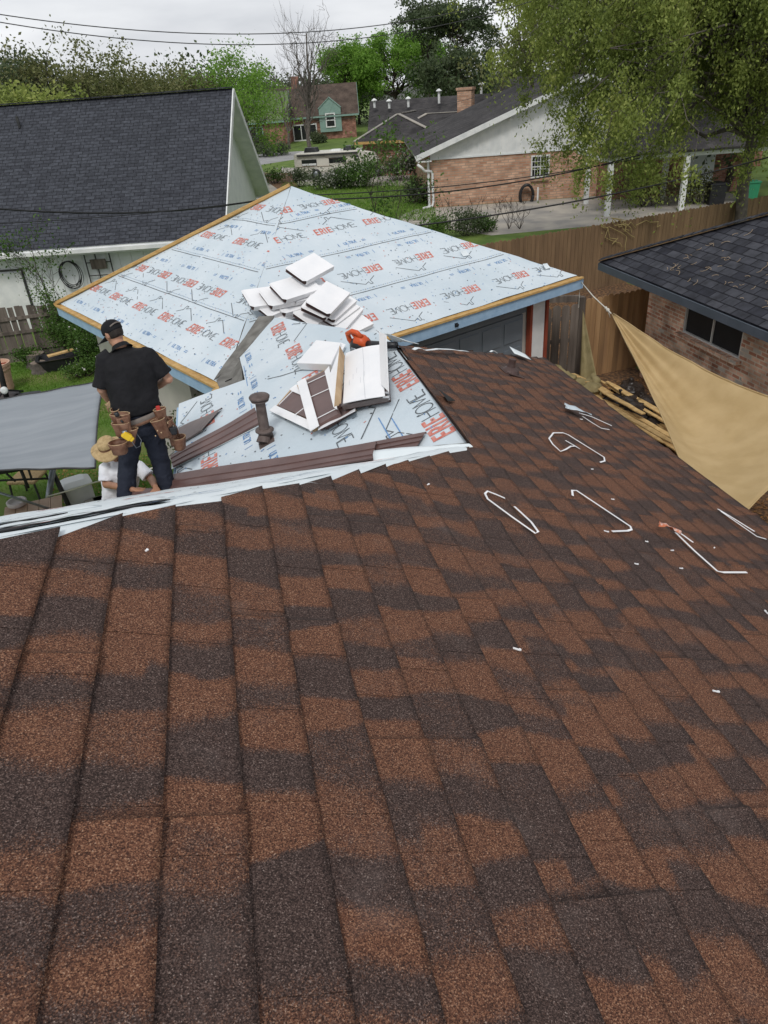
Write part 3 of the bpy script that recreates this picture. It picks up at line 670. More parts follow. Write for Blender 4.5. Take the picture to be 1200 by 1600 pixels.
for u in (2.45, 3.6, 4.75): logo(_m, t, u, 2.88)
for u in (3.6, 4.7): logo(_m, t, u, 3.85, flip=True)
for u in (2.2, 3.4, 4.6, 5.8, 6.8): ultra(_m, t, u, 1.00, flip=True)
for u in (2.7, 3.9, 5.1): ultra(_m, t, u, 2.42); ultra(_m, t, u+.3, 2.12, flip=True)
for u in (3.6, 4.6): ultra(_m, t, u, 3.55)
for v in (1.13, 2.25, 3.4): lapline(_m, t, v, .5, 7.6, insB)
specks(_m, t, 0, 8, 0, 4.4, insB, 1000, random.Random(9))
keep(_m, lambda c: insB(float(np.dot(c-gB, uC)), float(np.dot(c-gB, vB)))); _m.build('lettering', INK, uB_)
# deck below, two far slopes, drip edge lumber, blue fascia
_m = MB(); dz = V(0, 0, -.02)
for a, b in ((gB, gC), (gA, gB), (gC, gD), (gD, gA)): _m.slab([a+dz, b+dz, gP+dz], .03)
_m.build('roof_deck', M['wood_new'], garage)
_m = MB(); _m.poly([gC+V(0, 0, .0), gD, gP]); _m.poly([gD, gA, gP]); _m.build('underlayment', M['membrane'], garage)
def edge(a, b, n, nm, mt, off, w_, h, zo, sub=1):
    mb = MB(); mb.beam(a+n*off+V(0, 0, zo), b+n*off+V(0, 0, zo), w_, h); return mb.build(nm, mt, garage)
edge(gA-uA*.05, gB+uA*.05, -uC, 'fascia', M['fascia_blue'], .035, .03, .19, -.15); edge(gB-uC*.0, gC+uC*.07, uA, 'fascia', M['fascia_blue'], .035, .03, .19, -.15)
edge(gA-uA*.03, gB+uA*.02, -uC, 'wood_batten', M['wood_new'], .045, .07, .035, -.030); edge(gB+uC*.02, gC+uC*.04, uA, 'wood_batten', M['wood_new'], .045, .07, .035, -.030)
_m = MB(); hdA = nrm(gP-gA)
_m.beam(gA+V(-.03, -.0, .035), gP+V(-.03, 0, .04), .13, .05); _m.beam(gA+V(-.09, .0, -.005), gP+V(-.09, .0, -.005), .05, .05); _m.build('hip_board', M['wood_new'], garage)
# torn underlayment ears at the right corner
for c, sz in ((gC-uC*.55+vB*.42, .14), (gC-uC*2.0+vB*1.35, .16)):
    _m = MB(); _m.sheet(lambda u, v: c+uC*sz*(u-.3)+nB*(.02+.04*v*v*(1-u*.4))+vB*(.12*v), 4, 5, .004); _m.build('torn_flap', M['membrane_w'], garage)
# exposed felt at the near corner (the wing's valley)
_m = MB()
_m.slab([onpl(x, y, nA, gB)+nA*.035 for x, y in ((406, 497), (430, 496), (424, 508), (405, 524), (385, 552), (360, 578), (336, 596), (352, 572), (384, 530))], .012); _m.build('felt_strip', M['felt'], garage)
_m = MB(); _m.slab([at(x, y, 3.16) for x, y in ((338, 594), (372, 556), (388, 612), (350, 626), (344, 608))], .02); _m.build('felt_patch', M['felt'], garage)
_m = MB(); _m.tube([at(352, 596, 3.17), at(377, 585, 3.17)], .006, 4); _m.build('felt_seam', M['black'], garage)
_m = MB(); _m.box(at(342, 612, 2.93), (.10, .22, .03), (uC, uA, V(0, 0, 1))); _m.build('wood_block', M['wood_new'], garage)
_m = MB(); _m.slab([(-.25, 8.95, 3.16), (.0, 8.70, 3.30), (.02, 9.6, 3.33), (.55, 10.6, 3.50), (.5, 11.2, 3.35), gB+V(.1, .1, .06), (-.30, 9.6, 3.0)], .03); _m.build('cricket_deck', M['felt'], garage)
# walls and the door under the right eave
ins = .45; wB = gB-uA*ins+uC*ins; wC = gC-uA*ins-uC*ins; wD = gD+uA*ins-uC*ins; wA = gA+uA*ins+uC*ins
_m = MB(); wB2 = gB-uA*2.35+uC*ins; walls(_m, [wA, wB2, wB2+uC*1.3, wB+uC*1.3, wC, wD], 0, 2.78); _m.build('wall', M['offwhite'], garage)
_m = MB(); a = wB+uC*1.5+uA*.03; b = wC-uC*.75+uA*.03
_m.box((a+b)/2*V(1, 1, 0)+V(0, 0, 1.12), (np.linalg.norm(b-a), .05, 2.24), (uC, uA, V(0, 0, 1)))
L = np.linalg.norm(b-a)
for i in range(4):
    for j in range(8): _m.box(a*V(1, 1, 0)+uC*(L*(j+.5)/8)+uA*.035+V(0, 0, .30+.55*i), (L/8-.10, .02, .42), (uC, uA, V(0, 0, 1)))
_m.build('garage_door', M['door_grey'], garage, bevel=.008)
for s_ in (.17, .66): _m = MB(); _m.box((b+uC*s_)*V(1, 1, 0)+V(0, 0, 1.3)+uA*.05, (.07, .10, 2.6), (uC, uA, V(0, 0, 1))); _m.build('door_trim', M['trim_red'], garage)
_m = MB(); _m.box(((a+b)/2)*V(1, 1, 0)+V(0, 0, 2.42)+uA*.02, (L+.1, .06, .30), (uC, uA, V(0, 0, 1))); _m.build('door_header', M['door_grey'], garage)
_m = MB(); _m.box((b+uC*.415)*V(1, 1, 0)+V(0, 0, 1.3)+uA*.05, (.38, .04, 2.6), (uC, uA, V(0, 0, 1))); _m.build('white_post', M['white'], garage)
lamp = MB(); lp = V(*dist(825, 480, 15.7)); 
lamp.tube([lp+V(-.15, .05, .12), lp+V(0, 0, .02)], .03, 8); lamp.lathe([(.02, .05), (.06, .04), (.075, 0), (.075, -.10), (.05, -.16), (.01, -.17)], lp+V(.05, -.05, 0), n=14); lamp.lathe([(.02, .05), (.055, .03), (.07, -.06), (.01, -.1)], lp+V(-.08, 0, .02), (1, -.3, -.3), n=14); lamp.build('floodlight', M['white'], garage, smooth=True)
_m = MB(); _q = gB+uC*4.55+uA*.04+V(0, 0, -.16); _m.box(_q, (.07, .06, .07), (uC, uA, V(0, 0, 1))); _m.lathe([(.02, 0), (.03, .03), (.03, .06)], _q, uA, 12); _m.build('camera_fixture', M['blackplastic'], garage, bevel=.008)
# ================================================================== NEIGHBOURING HOUSES
def prism_house(nm, lab, o, u, v, L, Wd, ze, zr, roofm, wallm, over=.4, trim=None, group=None, near_wall_trim=None, hip=0.0, thick=.14, brick_to=None):
    """o: corner of the eave rectangle (at ground), u: along the ridge, v: across. L x Wd eave plan, hip: ridge inset at both ends"""
    o = V(*o)*V(1, 1, 0); c = o+u*L/2+v*Wd/2; h = thing(nm, lab, 'house', c, group=group)
    up = V(0, 0, 1); tr = trim or M['white']
    a0, a1, b0, b1 = [q+up*ze for q in (o, o+u*L, o+v*Wd, o+u*L+v*Wd)]; r0 = o+v*Wd/2+u*hip+up*zr; r1 = o+v*Wd/2+u*(L-hip)+up*zr
    for P in ([a0, a1, r1, r0], [b1, b0, r0, r1]):
        mb = MB(); mb.slab(P, thick, 0, 1); mb.build('roof_slope', [roofm, tr], h)
    if hip:
        for P in ([b0, a0, r0], [a1, b1, r1]): mb = MB(); mb.slab(P, thick, 0, 1); mb.build('roof_slope', [roofm, tr], h)
    s = (zr-ze)/(Wd/2); w0 = [o+u*over+v*over, o+u*(L-over)+v*over, o+u*(L-over)+v*(Wd-over), o+u*over+v*(Wd-over)]; zw = ze-thick*.6+over*s*.3
    mb = MB(); walls(mb, w0, 0, brick_to or zw); mb.build('wall', wallm, h)
    if not hip:
        for k in (over, L-over):
            mb = MB(); p = o+u*k; zz = ze-thick*1.2+over*s
            mb.poly([p+v*over+up*(brick_to or zw), p+v*(Wd-over)+up*(brick_to or zw), p+v*(Wd-over)+up*zz, p+v*Wd/2+up*(zr-thick*1.3), p+v*over+up*zz])
            mb.build('gable', M['white_dirty'], h)
    mb = MB(); 
    for p, q in ((a0, a1), (b0, b1)): sgn = -1 if p is a0 else 1; mb.beam(p+v*sgn*.02-up*.12, q+v*sgn*.02-up*.12, .04, .20)
    if hip:
        for p, q, sg in ((a0, b0, -1), (a1, b1, 1)): mb.beam(p+u*sg*.02-up*.12, q+u*sg*.02-up*.12, .04, .20)
    else:
        for k, sg in ((0, -1), (L, 1)):
            for e, rr in ((o+u*k, 0), (o+u*k+v*Wd, 0)): mb.beam(e+up*(ze-.10)+u*sg*.02, o+u*k+v*Wd/2+up*(zr-.10)+u*sg*.02, .04, .22, up=tuple(nrm(np.cross(u, nrm(o+u*k+v*Wd/2+up*zr-e-up*ze)))))
    mb.build('fascia', tr, h)
    return h, (a0, a1, b0, b1, r0, r1)
def onwall(x, y, p, n): return onpl(x, y, n, p)
def window(h, c, u, n, w_, hh, frame=M['white'], glass=M['glass'], mull=1, bars=None, depth=.05, fw=.06, hmull=0):
    up = V(0, 0, 1); c = V(*c); f = MB(); A = (u, n, up)
    for s in (-1, 1): f.box(c+u*s*(w_/2)+n*.03, (fw, .06, hh+fw), A); f.box(c+up*s*hh/2+n*.03, (w_-fw, .06, fw), A)
    for i in range(mull): f.box(c+u*(-w_/2+w_*(i+1)/(mull+1))+n*.025, (fw*.8, .05, hh-fw), A)
    for i in range(hmull): f.box(c+up*(-hh/2+hh*(i+1)/(hmull+1))+n*.022, (w_-fw, .045, fw*.7), A)
    fo = f.build('window', frame, h); g = MB(); g.box(c+n*.008, (w_, .012, hh), A); g.build('pane', glass, fo)
    if bars:
        b = MB(); nb = 7
        for i in range(nb): b.tube([c+u*(-w_/2+w_*i/(nb-1))+n*.11-up*hh*.52, c+u*(-w_/2+w_*i/(nb-1))+n*.11+up*hh*.52], .012, 5)
        for q in (-.5, -.12, .25, .5): b.tube([c-u*w_*.52+n*.11+up*hh*q, c+u*w_*.52+n*.11+up*hh*q], .014, 5)
        b.build('security_bars', M['white'], fo)
    return fo
# ---- left neighbour: steep dark roof, white siding
_N = at(340, 371, 2.6); _L = at(0, 398, 2.6); vL = nrm((at(413, 300, 2.6)-_N)*V(1, 1, 0)); uL = V(vL[1], -vL[0], 0); _N = _N*V(1, 1, 0)+uL*.22
lh, _p = prism_house('house', 'house on the left with steep charcoal shingle roof, white siding and white gable end', _N-uL*17, uL, vL, 17, 10.7, 2.6, 6.54, M['roof_dark'], M['white_dirty'], over=.55)
mb = MB(); r0, r1 = _p[4], _p[5]; mb.beam(r0+V(0, 0, .03), r1+V(0, 0, .03), .30, .035); mb.build('ridge_cap', M['roof_dark2'], lh)
mb = MB(); mb.beam(_N-uL*17-vL*.10+V(0, 0, 2.50), _N-vL*.10+V(0, 0, 2.50), .12, .11); mb.build('gutter', M['white'], lh)
lw = _N+vL*.55                         # its near wall line
def lwall(x, y, off=.03): return onpl(x, y, vL, lw)-vL*off
p0_, p1_ = lwall(2, 462), lwall(38, 478); mb = MB()
d0 = lwall(-22, 440); d1 = lwall(40, 440); wdt = float(np.dot(d1-d0, uL)); cdr = (d0+d1)/2*V(1, 1, 0)
mb.box(cdr+V(0, 0, .95)-vL*.02, (wdt*.94, .05, 1.86), (uL, vL, V(0, 0, 1))); dr = mb.build('door', M['white'], lh)
mb = MB(); 
for s in (-1, 1): mb.box(cdr+uL*s*wdt*.5+V(0, 0, 1.0), (.05, .04, 2.0), (uL, vL, V(0, 0, 1)))
mb.box(cdr+V(0, 0, 1.96), (wdt, .04, .06), (uL, vL, V(0, 0, 1))); mb.build('door_frame', M['frame_black'], lh)
mb = MB()
for i in range(40):
    q = _N-uL*(.8+.4*i)+vL*.535; mb.box(q*V(1, 1, 0)+V(0, 0, 1.2), (.02, .02, 2.3), (uL, vL, V(0, 0, 1)))
mb.build('siding_battens', M['white'], lh)
# hose coil, rack and board hanging on that wall
hc = lwall(112, 428, .12); t_ = thing('hose_coil', 'coiled black hose hanging on the white siding below the left eave', 'hose', hc)
mb = MB()
for i in range(7):
    rr = .34-.02*(i % 3); mb.tube([hc+uL*rr*math.cos(a*math.pi/12+i)*1.0+V(0, 0, 1)*rr*1.25*math.sin(a*math.pi/12+i)-vL*(.02*i)+uL*.03*(i%4)+V(0,0,.03)*(i%3) for a in range(25)], .010, 5)
mb.build('hose', M['blackplastic'], t_, smooth=True)
rk = lwall(140, 425, .10); t_ = thing('wall_rack', 'black metal rack standing against the white wall beside the hose coil', 'rack', rk); mb = MB()
for s in (0, .35, .8): mb.tube([rk+uL*s-V(0, 0, .8), rk+uL*s+V(0, 0, .55)], .02, 6)
for q in (-.5, -.1, .3): mb.tube([rk-V(0, 0, -q), rk+uL*.8+V(0, 0, q)], .015, 6)
mb.build('frame', M['frame_black'], t_); mb = MB(); mb.box(rk+uL*.4+V(0, 0, .25)-vL*.03, (.5, .02, .3), (uL, vL, V(0, 0, 1))); mb.build('board', M['fence_old'], t_)
# small roof vents
for i, (x, y) in enumerate(((90, 570), )):
    q = V(*onpl(31, 200, nrm(np.cross(uL, _p[4]-_p[0])), _p[0])); mb = MB(); mb.tube([q, q+V(0, 0, .35)], .05, 8); mb.build('vent_pipe', M['frame_black'], lh)
# ---- right neighbour: dark architectural shingles over old brick
rh = thing('house', 'house on the right with a dark shingle roof over mottled red and cream brick', 'house', (14, 10, 0))
E0 = V(8.32, 15.49, 2.60); sR = .46
def zr_(d): return 2.60+sR*d
P_ = [(8.32, -3, 2.6), (8.32, 15.49, 2.6), (8.32+6, 9.49, 2.6+6*sR), (8.32+6, -3, 2.6+6*sR)]
mb = MB(); mb.slab(P_, .07); mb.build('roof_slope', M['roof_dark2'], rh)
mb = MB(); mb.slab([(8.32, 15.49, 2.6), (20.3, 15.49, 2.6), (14.32, 9.49, 2.6+6*sR)], .07); mb.build('roof_slope', M['roof_dark2'], rh)
mb = MB()
hv = nrm(V(6, -6, 6*sR)); hl = math.sqrt(72+36*sR*sR)
for i in range(int(hl/.22)):           # hip caps
    c = E0+hv*(.22*i+.12)+V(0, 0, .045); sd = nrm(np.cross(hv, V(0, 0, 1))); q = nrm(np.cross(sd, hv)); tl = nrm(hv*.24+q*.012)
    mb.box(c, (.26, .25, .014), (sd, tl, nrm(np.cross(sd, tl))))
mb.build('hip_caps', M['roof_dark2'], rh)
mb = MB(); mb.beam((8.30, -3, 2.49), (8.30, 15.50, 2.49), .035, .15); mb.beam((8.32, 15.51, 2.49), (20.3, 15.51, 2.49), .035, .15); mb.build('fascia', mat('blue_grey_fascia', (.085, .10, .125), (.07, .085, .105), 3, .5), rh)
mb = MB(); mb.slab([(8.34, -3, 2.46), (9.2, -3, 2.46), (9.2, 15.47, 2.46), (8.34, 15.47, 2.46)], .02); mb.build('soffit', M['white_dirty'], rh)
WX, WY = 9.18, 14.72
n_ = V(-1, 0, 0)
tl_, br_ = onpl(1072, 470, n_, (WX, 0, 0)), onpl(1155, 553, n_, (WX, 0, 0)); tr_ = onpl(1165, 506, n_, (WX, 0, 0)); bl_ = onpl(1067, 518, n_, (WX, 0, 0))
wy0, wy1 = float(tr_[1]+br_[1])/2, float(tl_[1]+bl_[1])/2; wz0, wz1 = float(bl_[2]+br_[2])/2, float(min(tl_[2], tr_[2]+.1, 2.38))
wz1 = min(2.40, float((tl_[2]+tr_[2])/2)+.12); wz0 -= .06
mb = MB(); 
def wq(y0, y1, z0, z1_): mb.poly([(WX, y1, z0), (WX, y0, z0), (WX, y0, z1_), (WX, y1, z1_)])
wq(-3, wy0, 0, 2.5); wq(wy1, WY, 0, 2.5); wq(wy0, wy1, 0, wz0); wq(wy0, wy1, wz1, 2.5)
mb.poly([(WX, WY, 0), (WX, WY, 2.5), (20, WY, 2.5), (20, WY, 0)])
for a, b, c, d in (((WX, wy0, wz0), (WX, wy1, wz0), (WX+.10, wy1, wz0), (WX+.10, wy0, wz0)), ((WX, wy0, wz1), (WX+.1, wy0, wz1), (WX+.1, wy1, wz1), (WX, wy1, wz1)), ((WX, wy0, wz0), (WX+.1, wy0, wz0), (WX+.1, wy0, wz1), (WX, wy0, wz1)), ((WX, wy1, wz0), (WX, wy1, wz1), (WX+.1, wy1, wz1), (WX+.1, wy1, wz0))): mb.poly([a, b, c, d])
mb.build('wall', M['brick_mix'], rh)
mb = MB()
for i in range(9): yy = wy0-.1+(wy1-wy0+.2)*(i+.5)/9; mb.box((WX-.035, yy, wz0-.05), (.17, (wy1-wy0+.2)/9-.012, .085))
mb.build('window_sill', M['brick_mix'], rh, bevel=.006)
yc = (wy0+wy1)/2; zc = (wz0+wz1)/2; print('win', wy0, wy1, wz0, wz1)
fo = window(rh, (WX+.07, yc, zc), V(0, 1, 0), V(-1, 0, 0), wy1-wy0-.03, wz1-wz0-.03, mull=1, glass=M['ac_grey'], fw=.035)
# pine straw and twigs lying on that roof
mb = MB(); r = random.Random(4)
for _ in range(90):
    X = 8.6+abs(r.gauss(0, .9)); Y = r.uniform(8.0, 13.6); 
    if X > 11.5 or Y > 23.6-X: continue
    a = r.uniform(0, 6.3); L = r.uniform(.05, .20); pts = []
    for k in range(4): q = (k/3-.5)*L; b = a+k*.35; x_, y_ = X+math.cos(b)*q, Y+math.sin(b)*q; pts.append((x_, y_, 2.6+sR*(x_-8.32)+.02+.008*k))
    mb.tube(pts, .0042, 4)
o = mb.build('pine_straw', mat('dry_pine_straw', (.30, .22, .14), (.38, .29, .19), 9, .9)); o['kind'] = 'stuff'; tag(o, 'dry pine straw scattered on the dark roof at the right', 'pine straw')
# ---- far brick house with white gable
up = V(0, 0, 1)
pk = onpl(865, 140, _wn, _c0); ea = onpl(648, 244, _wn, _c0); sl_ = (pk[2]-ea[2])/np.dot(pk-ea, _wd); zea = 2.42; s_ea = float(np.dot(ea-_c0, _wd)); 
bt = 2.52; s_pk = s_ea+(6.05-ea[2])/sl_; zpk = 6.05; print('ehouse slope', sl_, 'ea', ea, 's', s_ea, s_pk)
eh = thing('house', 'orange brick house with a wide white board gable and a white downspout, beyond the driveway', 'house', _c0+_wd*8+_wn*6)
Wt = 2*(s_pk-s_ea)
def ep(s, z, d=0): return _c0*V(1, 1, 0)+_wd*s-_wn*d*-1*-1+up*z
def eq(s, z, d=0): return _c0*V(1, 1, 0)+_wd*s+_wn*d+up*z
mb = MB(); mb.poly([eq(0, 0), eq(Wt+2*s_ea, 0), eq(Wt+2*s_ea, bt), eq(0, bt)]); mb.poly([eq(0, 0, 14), eq(0, 0), eq(0, bt), eq(0, bt, 14)]); mb.build('wall', M['brick_pink'], eh)
mb = MB(); mb.poly([eq(0, bt, -.03), eq(Wt+2*s_ea, bt, -.03), eq(Wt+2*s_ea, ea[2]-s_ea*sl_-.1, -.03), eq(s_pk, zpk-.12, -.03), eq(0, ea[2]-s_ea*sl_-.1, -.03)]); mb.build('gable', M['white'], eh)
mb = MB()
for i in range(1, int(Wt/.3)):
    s = .3*i; zt = min(ea[2]+(s-s_ea)*sl_, zpk-(s-s_pk)*sl_)-.14
    if s < Wt+2*s_ea and zt > bt+.05: mb.box(eq(s, (bt+zt)/2, -.035), (.02, .014, zt-bt), (_wd, _wn, up))
mb.box(eq((Wt+2*s_ea)/2, bt, -.04), (Wt+2*s_ea, .04, .09), (_wd, _wn, up)); mb.build('siding_battens', M['white_dirty'], eh)
for sg in (0, 1):
    A_ = eq(s_ea, ea[2], -.55) if not sg else eq(s_pk+(s_pk-s_ea), ea[2], -.55); B_ = eq(s_pk, zpk, -.55)
    C_ = eq(s_pk, zpk, 14); D_ = eq(s_ea, ea[2], 14) if not sg else eq(s_pk+(s_pk-s_ea), ea[2], 14)
    mb = MB(); mb.slab([A_, B_, C_, D_], .12, 0, 1); mb.build('roof_slope', [M['roof_grey'], M['white']], eh)
    mb = MB(); mb.beam(A_-up*.08-_wn*.02, B_-up*.08-_wn*.02, .04, .24, up=tuple(_wn)); 
    mb.v = []; mb.f = []; mb.m = []; d_ = nrm(B_-A_); q = np.cross(_wn, d_); mb.box((A_+B_)/2-up*.10-_wn*.03, (np.linalg.norm(B_-A_), .04, .26), (d_, _wn, nrm(np.cross(d_, _wn)))); mb.build('fascia', M['white'], eh)
mb = MB(); mb.box(eq(-.33, bt-.05, -.2), (.75, .7, .06), (_wd, _wn, up)); mb.box(eq(-.12, 1.3, -.1), (.12, .12, 2.5), (_wd, _wn, up)); mb.build('soffit', M['white'], eh)
mb = MB(); mb.tube([eq(s_ea+.1, 2.35, -.5), eq(s_ea+.35, 2.15, -.5), eq(-.35, 1.98, -.3), eq(.03, 1.93, -.14), eq(.10, 1.8, -.12), eq(.12, .35, -.12), eq(.05, .12, -.15), eq(-.5, .04, -.3)], .075, 8); mb.build('downspout', M['white'], eh, smooth=True)
wc = onpl(844, 260, _wn, _c0); ww = np.linalg.norm(onpl(858, 260, _wn, _c0)-onpl(831, 261, _wn, _c0)); wh = float(onpl(844, 243, _wn, _c0)[2]-onpl(844, 276, _wn, _c0)[2])
window(eh, wc-_wn*.0, _wd, -_wn, ww, wh, mull=1, bars=True, hmull=1, fw=.08)
mb = MB(); mb.box(wc-up*(wh/2+.12)-_wn*.06, (ww*1.05, .14, .14), (_wd, _wn, up)); mb.build('window_sill', M['brick_pink'], eh)
wc2 = onpl(949, 262, _wn, _c0); window(eh, wc2, _wd, -_wn, ww, wh, mull=1, bars=True, hmull=1, fw=.08)
q = onpl(797, 185, _wn, _c0)-_wn*.15; mb = MB(); mb.ball(q, (.12, .12, .10)); mb.tube([q, q-_wn*.12+up*.12], .03, 6); mb.build('gable_lamp', M['white'], eh, smooth=True)
# tyre / hose loop leaning on the wall and a white stake
q = onpl(821, 304, _wn, _c0)-_wn*.22; t_ = thing('garden_hose', 'dark garden hose coiled on its reel against the brick wall', 'hose', q*V(1, 1, 0)); mb = MB()
for i in range(5): mb.tube([q+_wd*(.36+.03*(i % 2))*math.cos(a*math.pi/12)+up*(.52+.03*(i % 3))*math.sin(a*math.pi/12)-_wn*.05*i for a in range(25)], .06, 6)
mb.build('coil', M['blackplastic'], t_, smooth=True)
q = onpl(837, 312, _wn, _c0)-_wn*.5; mb = MB(); mb.tube([q*V(1, 1, 0), q*V(1, 1, 0)+up*.75], .05, 8); tag(mb.build('stake', M['white']), 'short white pipe standing on the driveway beside the hose coil', 'pipe')
# patio cover to the right of it
pb0, pb1 = at(948, 338, 0), at(1063, 330, 0); pd = nrm(pb1-pb0); pn = V(-pd[1], pd[0], 0)
pc = thing('patio_cover', 'white posted patio cover with a dark shingled roof under the big tree', 'patio', pb0+pd*4+pn*2)
mb = MB()
zb = 2.45
for s, dd in ((0, 0), (float(np.dot(pb1-pb0, pd)), 0)): 
    m2 = MB(); m2.box(pb0+pd*s+up*zb/2, (.24, .24, zb), (pd, pn, up)); m2.build('post', M['white'], pc, bevel=.01)
for s in (0, 4.1): m2 = MB(); m2.box(pb0+pd*s+up*zb/2+pn*4.2, (.24, .24, zb), (pd, pn, up)); m2.build('post', M['white'], pc, bevel=.01)
m2 = MB(); m2.beam(pb0-pd*.4+up*(zb+.12), pb0+pd*8.5+up*(zb+.12), .10, .26); m2.beam(pb0-pd*.4+up*(zb+.12), pb0-pd*.4+pn*5+up*(zb+.12), .10, .26); m2.build('fascia', M['white'], pc)
m2 = MB(); m2.slab([pb0-pd*.7+up*(zb+.28)-pn*.3, pb0+pd*8.8+up*(zb+.28)-pn*.3, pb0+pd*8.8+up*(zb+2.3)+pn*6, pb0+pd*2.2+up*(zb+2.3)+pn*6], .1); m2.build('roof', M['roof_grey'], pc)
m2 = MB(); walls(m2, [pb0+pd*1.2+pn*5, pb0+pd*9+pn*5, pb0+pd*9+pn*9, pb0+pd*1.2+pn*9], 0, zb+.1); m2.build('back_wall', M['brick_red'], pc)
m2 = MB(); m2.box(pb0+pd*6.3+pn*4.93+up*1.1, (1.3, .06, 2.1), (pd, pn, up)); m2.build('door', M['white_dirty'], pc)
for x, y, mt, lb, cl in ((1115, 315, 'blackplastic', 'black wheeled bin beside the patio post, left of the green one', 0), (1165, 312, 'green_bin', 'green lidded wheeled bin under the patio roof', 1)):
    q = at(x, y+4, 0); t_ = thing('wheeled_bin', lb, 'bin', q); m2 = MB(); m2.box(q+up*.45, (.75, .7, .9), (pd, pn, up), taper=1.12); m2.build('body', M['blackplastic' if not cl else mt], t_, bevel=.03)
    m2 = MB(); m2.box(q+up*.95, (.9, .85, .10), (pd, pn, up)); m2.box(q+up*1.02, (.7, .65, .06), (pd, pn, up), taper=.8); m2.build('lid', M[mt], t_, bevel=.03)
q = at(1195, 290, 0); mb = MB(); mb.box(q+pd*1.0+up*.8, (1.6, .1, 1.7), (pd, pn, up)); 
for i in range(7): mb.box(q+pd*(.3+.24*i)+up*.8-pn*.06, (.03, .03, 1.7), (pd, pn, up))
tag(mb.build('board_screen', M['white']), 'white fence panel at the right edge behind the green bin', 'panel')
# ---- far houses
def far_window(h, c, u, n, w_, hh, fr): return window(h, c, u, n, w_, hh, frame=fr, mull=2, fw=.14)
fa = at(428, 224, 0); fb = at(560, 214, 0); uf = nrm(fb-fa); vf = V(-uf[1], uf[0], 0)
h1, q1 = prism_house('house', 'far brown roofed brick house with pale green trim behind the camper', fa-uf*.5, uf, vf, float(np.dot(fb-fa, uf))+.8, 11, 2.9, 6.6, M['roof_brown'], M['brick_red'], trim=M['green_paint'], over=.5, group='houses across the street')
for x, w_ in ((477, 3.2), ): far_window(h1, onpl(x, 207, vf, fa+vf*.5)-vf*.05, uf, -vf, w_, 1.9, M['white'])
gc = onpl(518, 205, vf, fa+vf*.4); mb = MB(); g0 = gc*V(1, 1, 0)-vf*.3
mb.add([g0-uf*1.5+up*.9, g0+uf*1.5+up*.9, g0+uf*1.5+up*3.9, g0+up*5.0, g0-uf*1.5+up*3.9], [(0, 1, 2, 3, 4)]); mb.slab([g0-uf*1.6+up*3.8-vf*.1, g0+up*5.1-vf*.1, g0+up*5.1+vf*2.5, g0-uf*1.6+up*3.8+vf*2.5], .1); mb.slab([g0+uf*1.6+up*3.8-vf*.1, g0+up*5.1-vf*.1, g0+up*5.1+vf*2.5, g0+uf*1.6+up*3.8+vf*2.5], .1)
dm = mb.build('dormer', M['green_paint'], h1); window(h1, g0+up*2.3-vf*.05, uf, -vf, 1.2, 1.6, mull=0, hmull=1, fw=.15)
mb = MB(); mb.box(q1[4]+uf*4+up*.4, (1.0, .8, 1.6), (uf, vf, up)); mb.build('chimney', M['brick_red'], h1)
fg = at(385, 232, 0); h2, _ = prism_house('house', 'far green roofed house half hidden by the tree beside the left gable', fg-uf*2, uf, vf, 8, 9, 2.9, 6.2, mat('mossy_green_roof', (.10, .15, .075), (.14, .17, .09), 1, .9), M['brick_red'], trim=M['green_paint'], over=.4, group='houses across the street')
far_window(h2, fg+uf*1.2+up*1.5-vf*-.33, uf, -vf, 2.4, 1.7, M['green_paint'])
# dark roofed house with the brick chimney
fc_ = at(553, 222, 2.5); fd_ = at(712, 215, 2.5); ug = nrm((fd_-fc_)*V(1, 1, 0)); vg = V(-ug[1], ug[0], 0)
h3 = thing('house', 'long low house with weathered dark roof planes and a brick chimney behind the white gable', 'house', fc_*V(1, 1, 0)+ug*8+vg*6)
zp = 5.2
def gp(x, y, z): return at(x, y, z)
A1 = fc_; A2 = A1+ug*26
rA = V(*gp(690, 177, 4.55)); 
# main front plane: eave A1..A2 up to a long ridge
dR = float(np.dot(rA-A1, vg)); Hr = rA[2]-2.5; 
R0_ = V(*onpl(578, 158, vg, A1+vg*9.5)); R1_ = R0_+ug*27; print('R0', R0_, A1, float(np.dot(R0_-A1, ug)))
mb = MB(); mb.slab([A1+vg*4.5-ug*.8+up*.0, A2+vg*4.5+ug*2, R1_, R0_], .12); mb.build('roof_slope', M['roof_grey'], h3)
mb = MB(); mb.slab([R0_, R1_, R1_+vg*6-up*2.2, R0_+vg*6-up*2.2], .12); mb.build('roof_slope', M['roof_grey'], h3)
# two hipped wings in front
def wing(s0, s1, dpt, zr2, over):
    a, b = A1+ug*s0, A1+ug*s1; hw = (s1-s0)/2; m0 = V(*onpl(622, 178, vg, A1+vg*3.4)); m1 = m0+vg*dpt
    for P in ([a, b, m0], [a, m0, m1, a+vg*(dpt+hw)], [b, b+vg*(dpt+hw), m1, m0]): mb = MB(); mb.slab(P, .10); mb.build('roof_slope', M['roof_grey'], h3)
    mb = MB(); mb.beam(a+up*.03, m0+up*.03, .3, .05); mb.beam(b+up*.03, m0+up*.03, .3, .05); mb.beam(m0+up*.03, m1+up*.03, .3, .05); mb.build('ridge_cap', M['concrete'], h3)
wing(0, 7.5, 4, 4.5, .3)
c0_, c1_ = 5.6, 30
b = A1+ug*c1_; a = A1+ug*float(np.dot(onpl(592, 222, vg, A1)-A1, ug)); m0 = V(*onpl(667, 178, vg, A1+vg*5.5)); m1 = m0+ug*24
